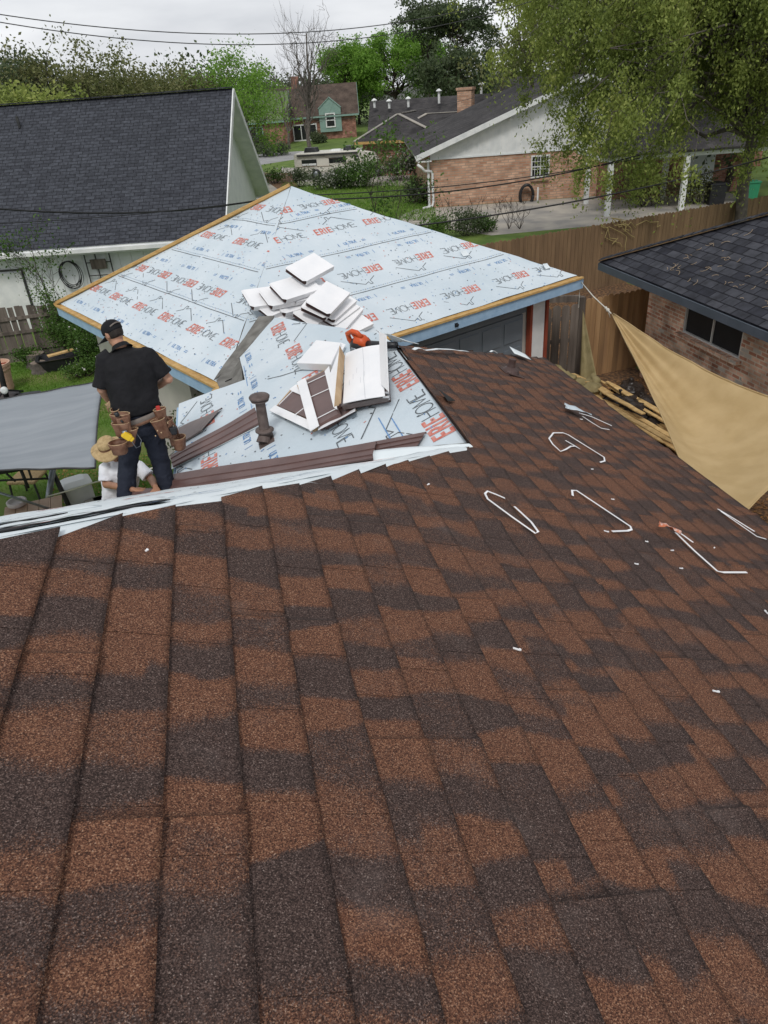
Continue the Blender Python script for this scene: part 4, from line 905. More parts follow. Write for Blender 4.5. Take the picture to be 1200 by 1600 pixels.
mb = MB(); mb.slab([a, b, m1, m0], .1); mb.build('roof_slope', M['roof_grey'], h3); mb = MB(); mb.slab([a, m0, (a+vg*10)], .1); mb.build('roof_slope', M['roof_grey'], h3)
mb = MB(); mb.beam(a+up*.04, m0+up*.04, .3, .05); mb.beam(m0+up*.04, m1+up*.04, .3, .05); mb.build('ridge_cap', M['concrete'], h3)
mb = MB(); walls(mb, [A1*V(1, 1, 0)+ug*.5+vg*.5, A1*V(1, 1, 0)+ug*29+vg*.5, A1*V(1, 1, 0)+ug*29+vg*12, A1*V(1, 1, 0)+ug*.5+vg*12], 0, 2.45); mb.build('wall', M['brick_red'], h3)
mb = MB(); mb.beam(A1+ug*0-vg*.02-up*.1, A1+ug*29-vg*.02-up*.1, .04, .18); mb.build('fascia', M['wood_new'], h3)
for s, w_ in ((8.6, 3.0), (14.2, 2.4)): mb = MB(); mb.box(A1*V(1, 1, 0)+ug*s+vg*.45+up*1.15, (w_, .08, 2.1), (ug, vg, up)); mb.build('garage_door', M['white_dirty'], h3)
ch = onpl(728, 167, vg, m0); mb = MB(); chb = ch-up*.9; mb.box(chb+up*.6, (1.15, .9, 3.0), (ug, vg, up)); mb.box(chb+up*2.15, (1.3, 1.05, .18), (ug, vg, up)); mb.build('chimney', M['brick_pink'], h3)
for x, y, hh in ((585, 162, .35), (608, 163, .35), (638, 161, .5), (686, 155, 1.0), (752, 140, .6)):
    q = V(*onpl(x, y, vg, R0_-vg*2.0)); mb = MB(); mb.tube([q-up*.3, q+up*hh*.6], .10, 8); mb.lathe([(.24, 0), (.26, .05), (.06, .2)], q+up*hh*.55, n=10); mb.build('roof_vent', M['white'], h3)
q = at(800, 222, 2.55); mb = MB(); mb.slab([at(662, 229, 2.6), at(713, 215, 2.6), at(713, 215, 2.6)+vg*3.5, at(662, 229, 2.6)+vg*2.5], .2); mb.build('carport_roof', M['white'], h3)
# one more roof at the back
fh = at(765, 150, 3.2); h4, _ = prism_house('house', 'dark ridged roof far behind the brick chimney, left of the big tree', fh*V(1, 1, 0)-ug*9+vg*6, ug, vg, 22, 10, 3.2, 6.1, M['roof_grey'], M['brick_red'], over=.4)
# ================================================================== FENCES
def fence(nm, lab, a, b, h, mt, pw=.14, cat='fence', dog=True, jitter=.02, lean=0, group=None, side=1, seed=1, rails=True):
    a = V(a[0], a[1], 0); b = V(b[0], b[1], 0); d = nrm(b-a); n = V(-d[1], d[0], 0)*side; L = np.linalg.norm(b-a); r = random.Random(seed)
    f = thing(nm, lab, cat, (a+b)/2, group=group); k = int(L/(pw+.006)); mb = MB()
    for i in range(k):
        s = (i+.5)*(L/k); hh = h+r.uniform(-jitter, jitter); c = a+d*s; wv = pw-.004; le = V(d[0], d[1], 0)*r.uniform(-lean, lean)
        off = n*r.uniform(-.004, .004); t = .018
        q = wv*.26 if dog else 0
        prof = [(-wv/2, 0), (wv/2, 0), (wv/2, hh-q), (wv/2-q, hh), (-wv/2+q, hh), (-wv/2, hh-q)]
        fr = [c+off+d*x+V(0, 0, z)+le*z+n*t/2 for x, z in prof]; bk = [p-n*t for p in fr]
        K = 6; mb.add(fr+bk, [tuple(range(K)), tuple(range(2*K-1, K-1, -1))]+[(i2, i2+K, (i2+1) % K+K, (i2+1) % K) for i2 in range(K)])
    pk_ = mb.build('pickets', mt, f)
    # a different shade per board
    if rails:
        mb = MB()
        for z in (.35, h*.55, h-.3): mb.beam(a-n*.035+V(0, 0, z), b-n*.035+V(0, 0, z), .04, .09)
        mb.build('rails', mt, f)
    return f
def islandmix(m, amt=.35):
    """each board slightly lighter or darker"""
    t = m.node_tree; b = t.nodes['Principled BSDF']; l = b.inputs['Base Color'].links[0]; src = l.from_socket
    g = t.nodes.new('ShaderNodeNewGeometry'); r = t.nodes.new('ShaderNodeMapRange'); r.inputs[3].default_value = 1-amt; r.inputs[4].default_value = 1+amt; t.links.new(g.outputs['Random Per Island'], r.inputs[0])
    x = t.nodes.new('ShaderNodeMix'); x.data_type = 'RGBA'; x.blend_type = 'MULTIPLY'; x.inputs['Factor'].default_value = 1; t.links.new(src, x.inputs[6]); t.links.new(r.outputs[0], x.inputs[7]); t.links.new(x.outputs[2], b.inputs['Base Color'])
for k_, am in (('fence_new', .22), ('fence_tan', .12), ('fence_old', .3), ('lath', .25), ('litter', .1)): islandmix(M[k_], am)
fA0, fA1 = at(745, 383, 2.05), at(1215, 303, 2.05)
fence('fence', 'long tall brown picket fence behind the garage roof, running to the right edge', fA0, fA1+nrm(fA1-fA0)*4, 2.05, M['fence_tan'], .145, side=-1, seed=2)
fence('fence', 'light new cedar fence section meeting the brick house beside the tan sail', (7.86, 15.12), (9.75, 15.40), 1.9, M['fence_new'], .14, side=-1, seed=3, rails=False)
fence('gate', 'weathered dark wooden gate between the garage corner and the cedar fence', (6.40, 15.15), (7.68, 15.05), 1.82, M['fence_old'], .19, cat='gate', side=-1, seed=5, jitter=.03)
mb = MB(); mb.box((7.75, 15.12, .98), (.14, .14, 1.96)); tag(mb.build('fence_post', M['fence_old'], bevel=.01), 'grey weathered post between the gate and the cedar fence', 'post')
mb = MB(); mb.beam((6.85, 15.45, 1.92), (7.75, 15.2, 1.90), .09, .14); tag(mb.build('beam', M['fence_old']), 'short weathered beam over the gate beside the floodlight', 'beam')
fence('fence', 'old grey leaning picket fence at the left below the white sided house', (-9.5, 22.4), (-4.0, 22.75), 1.55, M['fence_old'], .15, dog=False, jitter=.05, lean=.03, seed=7, side=1)
# ================================================================== TREES AND PLANTS
def leaves(rs, centers, rad, n, size, droop=0.0, flat=.75, aspect=.55):
    """n leaf-sized quads scattered round the twig tips (centers) with gaussian spread rad"""
    C = np.array(centers); rad = np.asarray(rad, float); idx = rs.integers(0, len(C), n)
    rr = rad[idx] if rad.ndim else np.full(n, float(rad))
    P = C[idx]+rs.normal(0, 1, (n, 3))*(rr*.55)[:, None]*np.array([1, 1, flat]); 
    if droop: P[:, 2] -= np.abs(rs.exponential(droop, n))
    a = rs.normal(0, 1, (n, 3)); a /= np.linalg.norm(a, axis=1, keepdims=True)
    if droop: a[:, 2] -= 1.0; a /= np.linalg.norm(a, axis=1, keepdims=True)
    b = np.cross(a, rs.normal(0, 1, (n, 3))); b /= np.linalg.norm(b, axis=1, keepdims=True)+1e-9
    s = size*rs.uniform(.6, 1.4, n)[:, None]; a = a*s*.5; b = b*s*.5*aspect
    V_ = np.stack([P-a, P-b*1.0+a*.1, P+a, P+b*1.0+a*.1], 1).reshape(-1, 3); F = np.arange(4*n).reshape(-1, 4)
    return V_, F
def limb(mb, a, b, r0, r1, rs, sag=.0, n=5, wig=.08, sides=6):
    a = V(*a); b = V(*b); L = np.linalg.norm(b-a); pts = []
    for i in range(n+1):
        t = i/n; p = a+(b-a)*t; 
        if 0 < i < n: p = p+rs.normal(0, 1, 3)*L*wig*.5
        p[2] += sag*L*math.sin(math.pi*t); pts.append(p)
    mb.tube(pts, [r0+(r1-r0)*(i/n)**.8 for i in range(n+1)], sides, cap=False); return pts
def tree(nm, lab, base, H, crown, ncl, nleaf, lsize, leafm, barkm='bark', seed=0, tr=.22, fork=.35, clr=.9, droop=0, group=None, cat='tree', twigs=3, shape=None, bare=False, wig=.10, fl=.75, lean=(0, 0)):
    """crown: (cx offset, cy offset, z centre, rx, ry, rz)"""
    rs = np.random.default_rng(seed+100); base = V(*base); t_ = thing(nm, lab, cat, base, group=group); wood = MB()
    cx, cy, cz, rx, ry, rz = crown; cen = base*V(1, 1, 0)+V(cx, cy, cz)
    top = V(base[0]+cx*.6+lean[0], base[1]+cy*.6+lean[1], min(cz+rz*.55, H)); tp = limb(wood, base-V(0, 0, .1), top, tr, tr*.25, rs, n=8, wig=.03, sides=9)
    ends = []; tips = []
    for i in range(ncl):
        if shape: c = V(*shape(rs))
        else:
            d = rs.normal(0, 1, 3); d /= np.linalg.norm(d); d[2] = abs(d[2])*.95 if rs.random() < .72 else d[2]; q = rs.uniform(.45, 1.0)**.6; c = cen+d*q*V(rx, ry, rz)
        k = min(len(tp)-2, max(1, int(len(tp)*np.clip(fork+.6*rs.random()*(1-fork), 0, .95)))); s = tp[k]
        if s[2] > c[2]+.3 and not droop: s = tp[max(1, k-2)]
        r0 = tr*(.50 if k < 4 else .30)*rs.uniform(.7, 1.1); pts = limb(wood, s, c, r0, r0*.16, rs, sag=.08, n=6, wig=wig)
        for _ in range(twigs):
            a = pts[rs.integers(2, len(pts))]; e = c+rs.normal(0, 1, 3)*clr*V(1, 1, .8); limb(wood, a, e, r0*.28, .006, rs, n=4, wig=.12, sides=4); tips.append(e)
            if bare:
                for _ in range(4): e2 = e+rs.normal(0, 1, 3)*clr*.5+V(0, 0, clr*.35); limb(wood, a+(e-a)*rs.uniform(.4, 1), e2, r0*.12+.008, .005, rs, n=3, wig=.1, sides=3)
        tips += [c]*2
    wood.build('trunk', M[barkm], t_, smooth=True, uv=False)
    if nleaf:
        v, f = leaves(rs, tips, clr*.95, nleaf, lsize, droop, fl); raw('crown', v, f, M[leafm], t_)
    return t_
def gnd(x, y, d):                      # ground spot under a pixel column at horizontal distance d
    p = dist(x, 500 if d < 24 else (340 if d < 40 else 170), d); return V(p[0], p[1], 0)
def zat(y, x, d): return float(dist(x, y, d)[2])
# ---- row of oaks behind the left house
OG = 'oaks behind the left house'
for i, (x, d, yt, rx, lab, lf, nl) in enumerate((
        (10, 52, 58, 4.6, 'dark green oak at the far left behind the charcoal roof', 'leaf_dark', 15000), (88, 50, 60, 3.6, 'tall olive oak with a forked bare limb behind the charcoal roof', 'leaf_oak', 10000),
        (150, 55, 74, 4.2, 'broad olive oak in the middle of the row behind the charcoal roof', 'leaf_oak', 13000), (205, 60, 90, 3.6, 'low full olive oak just behind the charcoal ridge', 'leaf_oak', 12000),
        (258, 64, 76, 5.2, 'thin branched oak with sky showing through its crown, right end of the oak row', 'leaf_oak', 7500))):
    zt = zat(yt, x, d)-.4; tree('oak_tree', lab, gnd(x, 0, d), zt, (0, 0, zt*.60, rx, rx, zt*.36), 38 if nl > 9000 else 44, int(nl*1.1), .19, lf, seed=i, tr=.30, clr=.85, group=OG, twigs=3, wig=.16)
x, d = 40, 46; tree('shrub_tree', 'small yellowing bush showing over the left end of the charcoal ridge', gnd(-5, 0, 40), 7.4, (0, 0, 5.8, 2.6, 2.6, 1.8), 16, 6000, .2, 'leaf_lime', seed=21, tr=.14, clr=.8)
# ---- mid distance
tree('spring_tree', 'light green tree with feathery top right behind the white gable peak', gnd(372, 0, 62), zat(88, 372, 62), (0, 0, 4.9, 3.1, 3.1, 4.0), 30, 12000, .17, 'leaf_bright', 'bark_grey', seed=31, tr=.18, clr=.9, wig=.12)
tree('bare_tree', 'tall leafless tree standing against the sky between the two green trees', gnd(478, 0, 95), zat(42, 505, 95), (1.5, 0, 8.2, 3.6, 3.0, 6.0), 22, 0, .1, None, 'bark_grey', seed=41, tr=.26, clr=1.2, bare=True, fork=.15, wig=.06)
tree('bare_tree', 'short leafless tree left of the tall bare one', gnd(445, 0, 100), zat(95, 450, 100), (0, 0, 5.5, 3.6, 3.0, 3.4), 18, 0, .1, None, 'bark_grey', seed=42, tr=.18, clr=1.1, bare=True, fork=.2, wig=.08)
tree('spring_tree', 'bright green tree, the wide one behind the dark roofed house', gnd(618, 0, 140), 15, (0, 0, 7.6, 8.5, 7, 6.0), 60, 34000, .34, 'leaf_bright', seed=51, tr=.3, clr=1.15)
tree('spring_tree', 'bright green narrow tree left of the wide bright one', gnd(545, 0, 138), 13, (0, 0, 7.4, 4.4, 4, 5.0), 34, 16000, .34, 'leaf_bright', seed=52, tr=.25, clr=1.0)
tree('spring_tree', 'bright green low tree at the right side of the wide bright one', gnd(668, 0, 136), 12, (0, 0, 6.8, 3.6, 3.6, 4.4), 28, 12000, .32, 'leaf_bright', seed=53, tr=.22, clr=1.0)
tree('pine_tree', 'tall open crowned dark pine with a rounded left crown', gnd(672, 0, 125), zat(38, 672, 125), (0, 0, 12.5, 5.0, 5, 3.2), 26, 7000, .40, 'leaf_dark', seed=61, tr=.3, clr=1.2, fork=.5, wig=.14, fl=.5)
tree('pine_tree', 'tall dark pine to the right of the open crowned one', gnd(715, 0, 120), zat(46, 715, 120), (0, 0, 11.5, 4.6, 4.6, 3.4), 24, 6500, .40, 'leaf_dark', seed=62, tr=.3, clr=1.2, fork=.5, wig=.14, fl=.5)
tree('pine_tree', 'dark dense tree behind the brick chimney below the tall pines', gnd(712, 0, 112), zat(95, 712, 112), (0, 0, 5.8, 5.2, 4, 3.8), 26, 9000, .42, 'leaf_dark', seed=63, tr=.3, clr=1.2)
tree('pine_tree', 'small thin pine left of the utility pole', gnd(766, 0, 130), zat(76, 766, 130), (0, 0, 9, 1.4, 1.4, 3.6), 12, 1500, .36, 'leaf_dark', seed=64, tr=.16, clr=.7, fork=.4)
for i, (x, d, y0, r) in enumerate(((430, 150, 128, 8), (340, 120, 140, 8), (500, 160, 122, 9), (760, 150, 112, 8), (560, 150, 118, 7), (300, 110, 128, 6))):
    tree('background_tree', ('hazy dark tree far behind the bare trees', 'hazy dark tree far beyond the left gable', 'hazy dark tree under the tall bare tree', 'dark tree far behind the back roof', 'dark tree far behind the narrow bright tree', 'thin dark tree far behind the oak row')[i],
         gnd(x, 0, d), zat(y0, x, d), (0, 0, zat(y0, x, d)*.5, r, r*.6, zat(y0, x, d)*.5), 22, 6000, .5, 'leaf_dark', seed=70+i, tr=.3, clr=1.8, group='trees along the horizon')
pz = gnd(784, 0, 118); mb = MB(); mb.tube([pz, pz+V(0, 0, zat(80, 784, 118))], .16, 7); tag(mb.build('utility_pole', M['bark']), 'dark bare utility pole on the skyline left of the big tree', 'pole')
# ---- pine whose top leaves the frame left of the big tree
tree('pine_tree', 'dark pine with bare branches at the top edge, left of the big fine leaved tree', gnd(835, 0, 52), 11.5, (-.6, 0, 9.9, 2.6, 2.4, 2.2), 20, 6500, .20, 'leaf_dark', seed=66, tr=.2, clr=.55, fork=.55, fl=.5)
# ---- the big fine leaved tree at the right
def bigtree():
    base = gnd(1160, 0, 29.5); lab = 'big fine leaved yellow green tree filling the upper right, branches hanging before the patio'
    rs = np.random.default_rng(5); t_ = thing('large_tree', lab, 'tree', base); wood = MB(); tips = []; rads = []
    tp = limb(wood, base-V(0, 0, .1), V(base[0]-.3, base[1]+.2, 10.5), .22, .11, rs, n=8, wig=.03, sides=10)
    # crown outline in plan and height: clumps between these columns (photo column -> lowest leaf row)
    cols = [(815, 30, 105), (840, -20, 110), (870, -60, 120), (900, -80, 170), (935, -90, 225), (975, -90, 255), (1015, -90, 275), (1050, -90, 255), (1090, -90, 200), (1140, -90, 165), (1190, -90, 160), (1240, -90, 190), (1300, -90, 200)]
    def low(x): return float(np.interp(x, [c[0] for c in cols], [c[2] for c in cols]))
    def high(x): return float(np.interp(x, [c[0] for c in cols], [c[1] for c in cols]))
    n = 0
    while n < 165:
        x = rs.uniform(815, 1330); y = rs.uniform(high(x)-60, low(x)); d = rs.uniform(24.8, 33.5)
        u = (d-29)/4.4; 
        if rs.random() < abs(u)**3 or (x < 900 and abs(u) > .55): continue
        if y > 215 and abs(u) > .75: continue
        # gaps where the sky / wall shows
        if any(math.hypot((x-gx)/gw, (y-gy)/gh) < 1 for gx, gy, gw, gh in ((1035, 75, 26, 20), (985, 165, 22, 22), (890, 150, 16, 30), (1120, 210, 24, 16), (930, 60, 20, 16), (1080, 130, 20, 14), (1010, 15, 24, 14), (1160, 60, 20, 16), (955, 235, 18, 14), (870, 40, 12, 14))): continue
        c = dist(x, y, d); c = V(*c)
        if c[2] < 1.9: continue
        k = 3+int(rs.integers(0, 5)); s = tp[min(k, 7)]; r0 = .10*rs.uniform(.5, 1.1); pts = limb(wood, s, c+V(0, 0, .3), r0, .018, rs, sag=.16, n=7, wig=.07, sides=5)
        for _ in range(3):
            a = pts[rs.integers(3, len(pts))]; e = c+rs.normal(0, 1, 3)*V(.9, .9, .55)-V(0, 0, .3); limb(wood, a, e, .022, .005, rs, sag=.1, n=4, wig=.1, sides=3); tips.append(e); rads.append(rs.uniform(.18, .42))
        tips.append(c); rads.append(rs.uniform(.25, .5)); n += 1
    wood.build('trunk', M['bark_grey'], t_, smooth=True, uv=False)
    v, f = leaves(rs, tips, rads, 150000, .105, .34, .6, .5); raw('crown', v, f, M['leaf_lime'], t_)
bigtree()
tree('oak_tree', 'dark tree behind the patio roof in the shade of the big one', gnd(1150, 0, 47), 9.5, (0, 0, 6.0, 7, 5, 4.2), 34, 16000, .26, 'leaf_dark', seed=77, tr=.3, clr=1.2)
tree('oak_tree', 'dark oak behind the white gable roof, under the pine', gnd(900, 0, 66), 10.5, (0, 0, 7.2, 6.5, 5, 3.6), 30, 12000, .3, 'leaf_oak', seed=78, tr=.3, clr=1.2)
# ---- shrubs
def shrub(nm, lab, c, r, h, n, ls, lm, seed=0, flowers=0, cat='shrub', group=None, stems=10):
    rs = np.random.default_rng(seed+500); c = V(c[0], c[1], 0); t_ = thing(nm, lab, cat, c, group=group); wood = MB(); tips = []
    for _ in range(stems):
        a = rs.uniform(0, 6.28); q = rs.uniform(.2, 1); e = c+V(math.cos(a)*r*q, math.sin(a)*r*q, h*rs.uniform(.45, 1)); limb(wood, c+V(math.cos(a), math.sin(a), 0)*r*.15, e, .02, .006, rs, n=3, sides=4); tips.append(e); tips.append(e*.6+c*.4+V(0, 0, .1))
    wood.build('stems', M['bark'], t_, uv=False); v, f = leaves(rs, tips, r*.42, n, ls, 0, .8, .6); v[:, 2] = np.abs(v[:, 2])+.02; raw('foliage', v, f, M[lm], t_)
    if flowers: v, f = leaves(rs, tips, r*.5, flowers, ls*.9, 0, .8, .9); v[:, 2] = np.abs(v[:, 2])+.05; raw('blossom', v, f, M['leaf_white'], t_)
    return t_
SG = 'shrubs along the far driveway'
for i, (x, y, r, h, n, lm, fl, lab) in enumerate(((430, 286, .9, .9, 900, 'leaf_yard', 60, 'spiky low plant in the mulch bed beside the left gable'), (470, 292, .8, 1.1, 1200, 'leaf_dark', 30, 'dark round bush behind the garage peak'),
        (520, 294, 1.3, .9, 3500, 'leaf_dark', 260, 'full flowering bush before the camper rear window'), (566, 292, 1.4, 1.5, 4500, 'leaf_yard', 300, 'tallest flowering bush hiding the middle of the camper'), (620, 282, 1.2, 1.4, 2500, 'leaf_dark', 160, 'bush hiding the camper front wheel'),
        (655, 280, 1.2, 1.9, 2200, 'leaf_dark', 700, 'white flowering bush left of the white downspout'), (690, 262, 1.2, 2.2, 2200, 'leaf_dark', 600, 'white flowering bush by the white soffit corner'), (652, 318, .9, 1.1, 1800, 'leaf_dark', 0, 'dark green bush at the foot of the white downspout'),
        (405, 236, 1.5, 1.5, 2200, 'leaf_dark', 0, 'clipped hedge below the green roofed house'), (425, 244, 1.5, 1.1, 2000, 'leaf_dark', 0, 'low clipped hedge nearest the street'), (500, 224, 1.2, 1.0, 1200, 'leaf_dark', 0, 'low bush under the far white window'))):
    shrub('shrub', lab, at(x, y, 0), r*1.15, h, n, .13 if y > 260 else .22, lm, i, fl, group=SG)
for i, (x, y, r, h, n, lm, lab) in enumerate(((690, 372, .9, .8, 1600, 'leaf_yard', 'leafy bush at the garage roof edge, left end of the row by the fence'), (728, 368, .9, .9, 1800, 'leaf_dark', 'dark glossy bush behind the garage roof edge'), (762, 362, .8, .6, 1300, 'leaf_yard', 'low weedy bush where the brown fence begins'),
        (1010, 322, 1.5, 1.6, 2600, 'leaf_oak', 'brownish bush behind the tall fence under the hanging branches'), (1090, 318, 1.3, 1.3, 2000, 'leaf_oak', 'dry reddish bush between the patio post and the fence'))):
    shrub('bush', lab, at(x, y, 0), r, h, n, .10, lm, 30+i, group='bushes behind the brown fence')
# bare weeds by the driveway
rs = np.random.default_rng(9)
for i, x in enumerate((700, 738, 772, 795, 812)):
    c = at(x, 358, 0); t_ = MB()
    for _ in range(7):
        e = c+V(rs.normal(0, .35), rs.normal(0, .3), rs.uniform(.8, 1.6)); pts = limb(t_, c, e, .014, .005, rs, n=4, wig=.1, sides=4)
        for _ in range(3): limb(t_, pts[3], pts[3]+V(rs.normal(0, .2), rs.normal(0, .2), rs.uniform(.1, .4)), .007, .004, rs, n=2, sides=3)
    tag(t_.build('dry_weed', M['bark'], uv=False), ('leftmost', 'second from the left', 'third from the left', 'fourth from the left', 'rightmost')[i]+' of the five dry leafless weeds beside the far driveway', 'weed', 'dry weeds beside the driveway')
# slim sapling behind the garage peak
tree('sapling', 'slim young tree with sparse fresh leaves rising behind the garage roof', gnd(572, 0, 30), 4.9, (1.0, 0, 3.5, 1.5, 1.2, 1.6), 12, 900, .13, 'leaf_yard', seed=91, tr=.035, clr=.45, fork=.25)
tree('sapling', 'thin leaning young tree crossing the garage roof edge', gnd(600, 0, 26), 3.9, (1.0, 0, 2.9, .9, .8, 1.1), 8, 260, .10, 'leaf_yard', seed=92, tr=.03, clr=.35, fork=.3)
tree('sapling', 'sparse leafy young tree at the left behind the grey fence', gnd(88, 0, 23.6), 3.6, (-.2, 0, 2.6, .7, .6, 1.3), 12, 650, .085, 'leaf_yard', seed=93, tr=.03, clr=.32, fork=.2)
# creeper and bushes in the left yard
for i, (x, y, r, h, n, lm, lab) in enumerate(((118, 560, .85, 1.9, 5200, 'leaf_yard', 'leafy climbing bush between the grey fence and the garage corner'), (150, 572, .55, 1.1, 2600, 'leaf_yard', 'smaller climbing bush in front of the garage corner'),
        (52, 572, .45, .45, 1500, 'leaf_yard', 'low ivy clump at the foot of the grey fence behind the bucket'), (130, 590, .5, .35, 1600, 'leaf_yard', 'low ivy clump beside the black tub'))):
    shrub('ivy_bush', lab, at(x, y, 0), r, h, n, .062, lm, 60+i, 12, group='green bushes in the left yard')
c = at(310, 640, 0); shrub('garden_bush', 'dark bush with tiny pink flowers in the gap below the garage corner', gB-uA*1.5+uC*.55, .72, 2.75, 16000, .055, 'leaf_dark', 80, 60)
# dry vines hanging on the tall fence
mb = MB()
fd = nrm((fA1-fA0)*V(1, 1, 0)); fn = V(fd[1], -fd[0], 0)
for i in range(9):
    p = onpl(935+rs.uniform(0, 60), 345+rs.uniform(-6, 10), fn, fA0)+fn*.08; pts = [p]
    for k in range(6): p = p+fd*rs.normal(.12, .15)+V(0, 0, rs.normal(-.10, .10)); pts.append(p)
    mb.tube(pts, .012, 4)
tag(mb.build('dry_vine', mat('dry_vine', (.30, .24, .10), (.38, .31, .14), 8, .9)), 'dry yellow vine tangled on the tall brown fence', 'vine')
# ---- grass and litter
def tufts(nm, lab, pts_fn, n, h, mt, seed):
    rs = np.random.default_rng(seed); P = pts_fn(rs, n); n = len(P); a = rs.uniform(0, 6.28, n); w_ = h*.16; d = np.stack([np.cos(a), np.sin(a), 0*a], 1); ln = rs.normal(0, .45, (n, 3))*h; ln[:, 2] = h*rs.uniform(.5, 1.3, n)
    V_ = np.stack([P-d*w_, P+d*w_, P+ln+d*w_*.2, P+ln-d*w_*.2], 1).reshape(-1, 3); o = raw(nm, V_, np.arange(4*n).reshape(-1, 4), mt); o['kind'] = 'stuff'; tag(o, lab, nm.replace('_', ' ')); return o
def yardpts(rs, n):
    P = np.stack([rs.uniform(-9.5, -.6, n), rs.uniform(8.5, 22.4, n), np.zeros(n)], 1); q = np.sin(P[:, 0]*1.3+2)*np.sin(P[:, 1]*.9)+rs.normal(0, .5, n); k = q+(P[:, 1]-15)*.25 > -.2; return P[k]
tufts('grass', 'patchy green grass of the left back yard', yardpts, 110000, .055, M['blade'], 1)
def farlawn(rs, n):
    P = np.array([at(x, y, 0) for x, y in zip(rs.uniform(440, 680, n), rs.uniform(285, 345, n))]); return P
tufts('lawn_grass', 'green grass of the lawn between the garage and the brick house', farlawn, 14000, .12, M['blade'], 2)
def litter(nm, lab, x0, x1, y0, y1, n, seed, size=.05):
    rs = np.random.default_rng(seed); C = np.stack([rs.uniform(x0, x1, n), rs.uniform(y0, y1, n), np.full(n, .025)], 1); a = rs.normal(0, 1, (n, 3))*[1, 1, .25]; a /= np.linalg.norm(a, axis=1, keepdims=True); b = np.cross(a, [0, 0, 1])+rs.normal(0, .2, (n, 3)); s = size*rs.uniform(.5, 1.3, n)[:, None]*.5
    o = raw(nm, np.stack([C-a*s, C-b*s*.6, C+a*s, C+b*s*.6], 1).reshape(-1, 3)+[0, 0, .01], np.arange(4*n).reshape(-1, 4), M['litter']); o['kind'] = 'stuff'; tag(o, lab, 'fallen leaves')
litter('fallen_leaves', 'orange brown fallen leaves covering the strip along the brick house', 4.4, 9.1, 3, 14.6, 15000, 3)
litter('fallen_leaves', 'fallen leaves on the ground behind the cedar fence', 7.6, 13, 15.6, 21, 6000, 4)
litter('fallen_leaves', 'brown leaves in the worn grass beneath the roof edge at the left', -4, -.8, 9, 14.5, 3500, 5, .045)
# ================================================================== THINGS ON THE ROOFS
up = V(0, 0, 1)
def on4(x, y, h=0): return onpl(x, y, n4, J+n4*(h+.012))
def onB(x, y, h=0): return onpl(x, y, nB, gB+nB*(h+.012))
def on1(x, y, h=0): return onpl(x, y, n1, J+n1*(h+.018))
def rotof(X, Z):
    X = nrm(X); Z = nrm(Z-X*np.dot(X, Z)); Y = np.cross(Z, X); return Matrix(((X[0], Y[0], Z[0]), (X[1], Y[1], Z[1]), (X[2], Y[2], Z[2]))).to_euler()
# ---- packs of brown metal shingles in open ended white cartons
def pack(L=.70, W=.44, H=.078):
    t_ = thing('panel_carton', 'x', 'carton', (0, 0, 0)); mb = MB(); th = .006
    def side(c, s): mb.box(c, s)
    side((0, 0, H-th/2), (L, W, th)); side((0, 0, th/2), (L, W, th)); side((0, W/2-th/2, H/2), (L, th, H-2*th)); side((0, -W/2+th/2, H/2), (L, th, H-2*th)); side((L/2-th/2, 0, H/2), (th, W-2*th, H-2*th))
    mb.add([(-L/2, -W/2, H), (-L/2, W/2, H), (-L/2-.05, W/2-.03, H+.012), (-L/2-.06, -W/2+.04, H+.004)], [(0, 1, 2, 3)])
    mb.build('sleeve', M['card_white'], t_); mb = MB()
    for i in range(5):
        z = .012+.0120*i; o = (.02*((i*7) % 3)-.02)
        mb.box((-.035+o*.5, 0, z), (L-.05, W-.035, .006)); mb.box((-L/2+.0+o*.5, 0, z+.003), (.02, W-.05-.01*(i % 2), .010))
    mb.build('metal_shingles', M['metal_brown'], t_); return t_
CG = 'white cartons piled on the garage roof'
dirL = nrm(uC*.80+vB*.60)
packs = [((484, 423), .47, 36, 0, 'topmost white carton of the pile on the garage roof'), ((462, 453), .34, 24, 2, 'white carton just below the topmost one, its dark open end facing left'), ((446, 466), .22, 16, -3, 'carton poking out farthest left with a dark curled end'),
         ((462, 474), .13, 22, 2, 'white carton under the farthest left one'), ((452, 484), .03, 26, 0, 'lowest carton at the left foot of the pile'), ((503, 476), .28, 52, 3, 'wide white carton at the centre right of the pile, tilted toward the camera'),
         ((522, 480), .20, 44, -5, 'upper one of the long cartons fanned out on the right of the pile'), ((526, 489), .13, 40, -3, 'middle one of the long cartons fanned out on the right of the pile'), ((524, 499), .06, 35, -2, 'lower one of the long cartons fanned out on the right of the pile'),
         ((545, 511), .02, 30, 0, 'lowest carton at the right foot of the pile, its white top fully visible'), ((494, 490), .10, 40, 2, 'carton squeezed under the wide centre one, dark metal edges showing'), ((480, 458), .24, 18, 4, 'carton crossing under the one below the top'),
         ((420, 468), .16, 12, -4, 'carton end jutting out at the far left of the pile under the curled one'), ((435, 478), .10, 30, 3, 'thin carton low at the left of the pile beside the dark felt strip'), ((512, 470), .37, 48, 6, 'thin carton lying steeply on top of the wide centre one'),
         ((534, 495), .10, 48, -8, 'thin carton between the two lowest on the right'), ((505, 500), .03, 50, 1, 'carton at the bottom centre of the pile facing the wing')]
P0 = pack(); first = True
for (x, y), h, ang, tilt, lab in packs:
    c = onB(x, y, h); a = R_(ang-20); X = uC*math.cos(a)+vB*math.sin(a); Z = nB+X*math.tan(R_(-tilt))+np.cross(nB, X)*rnd.uniform(-.05, .05)
    if first: P0.location = tuple(c); P0.rotation_euler = rotof(X, Z); P0['label'] = lab; P0['group'] = CG; first = False
    else: dup(P0, c, label=lab, rot=rotof(X, Z))
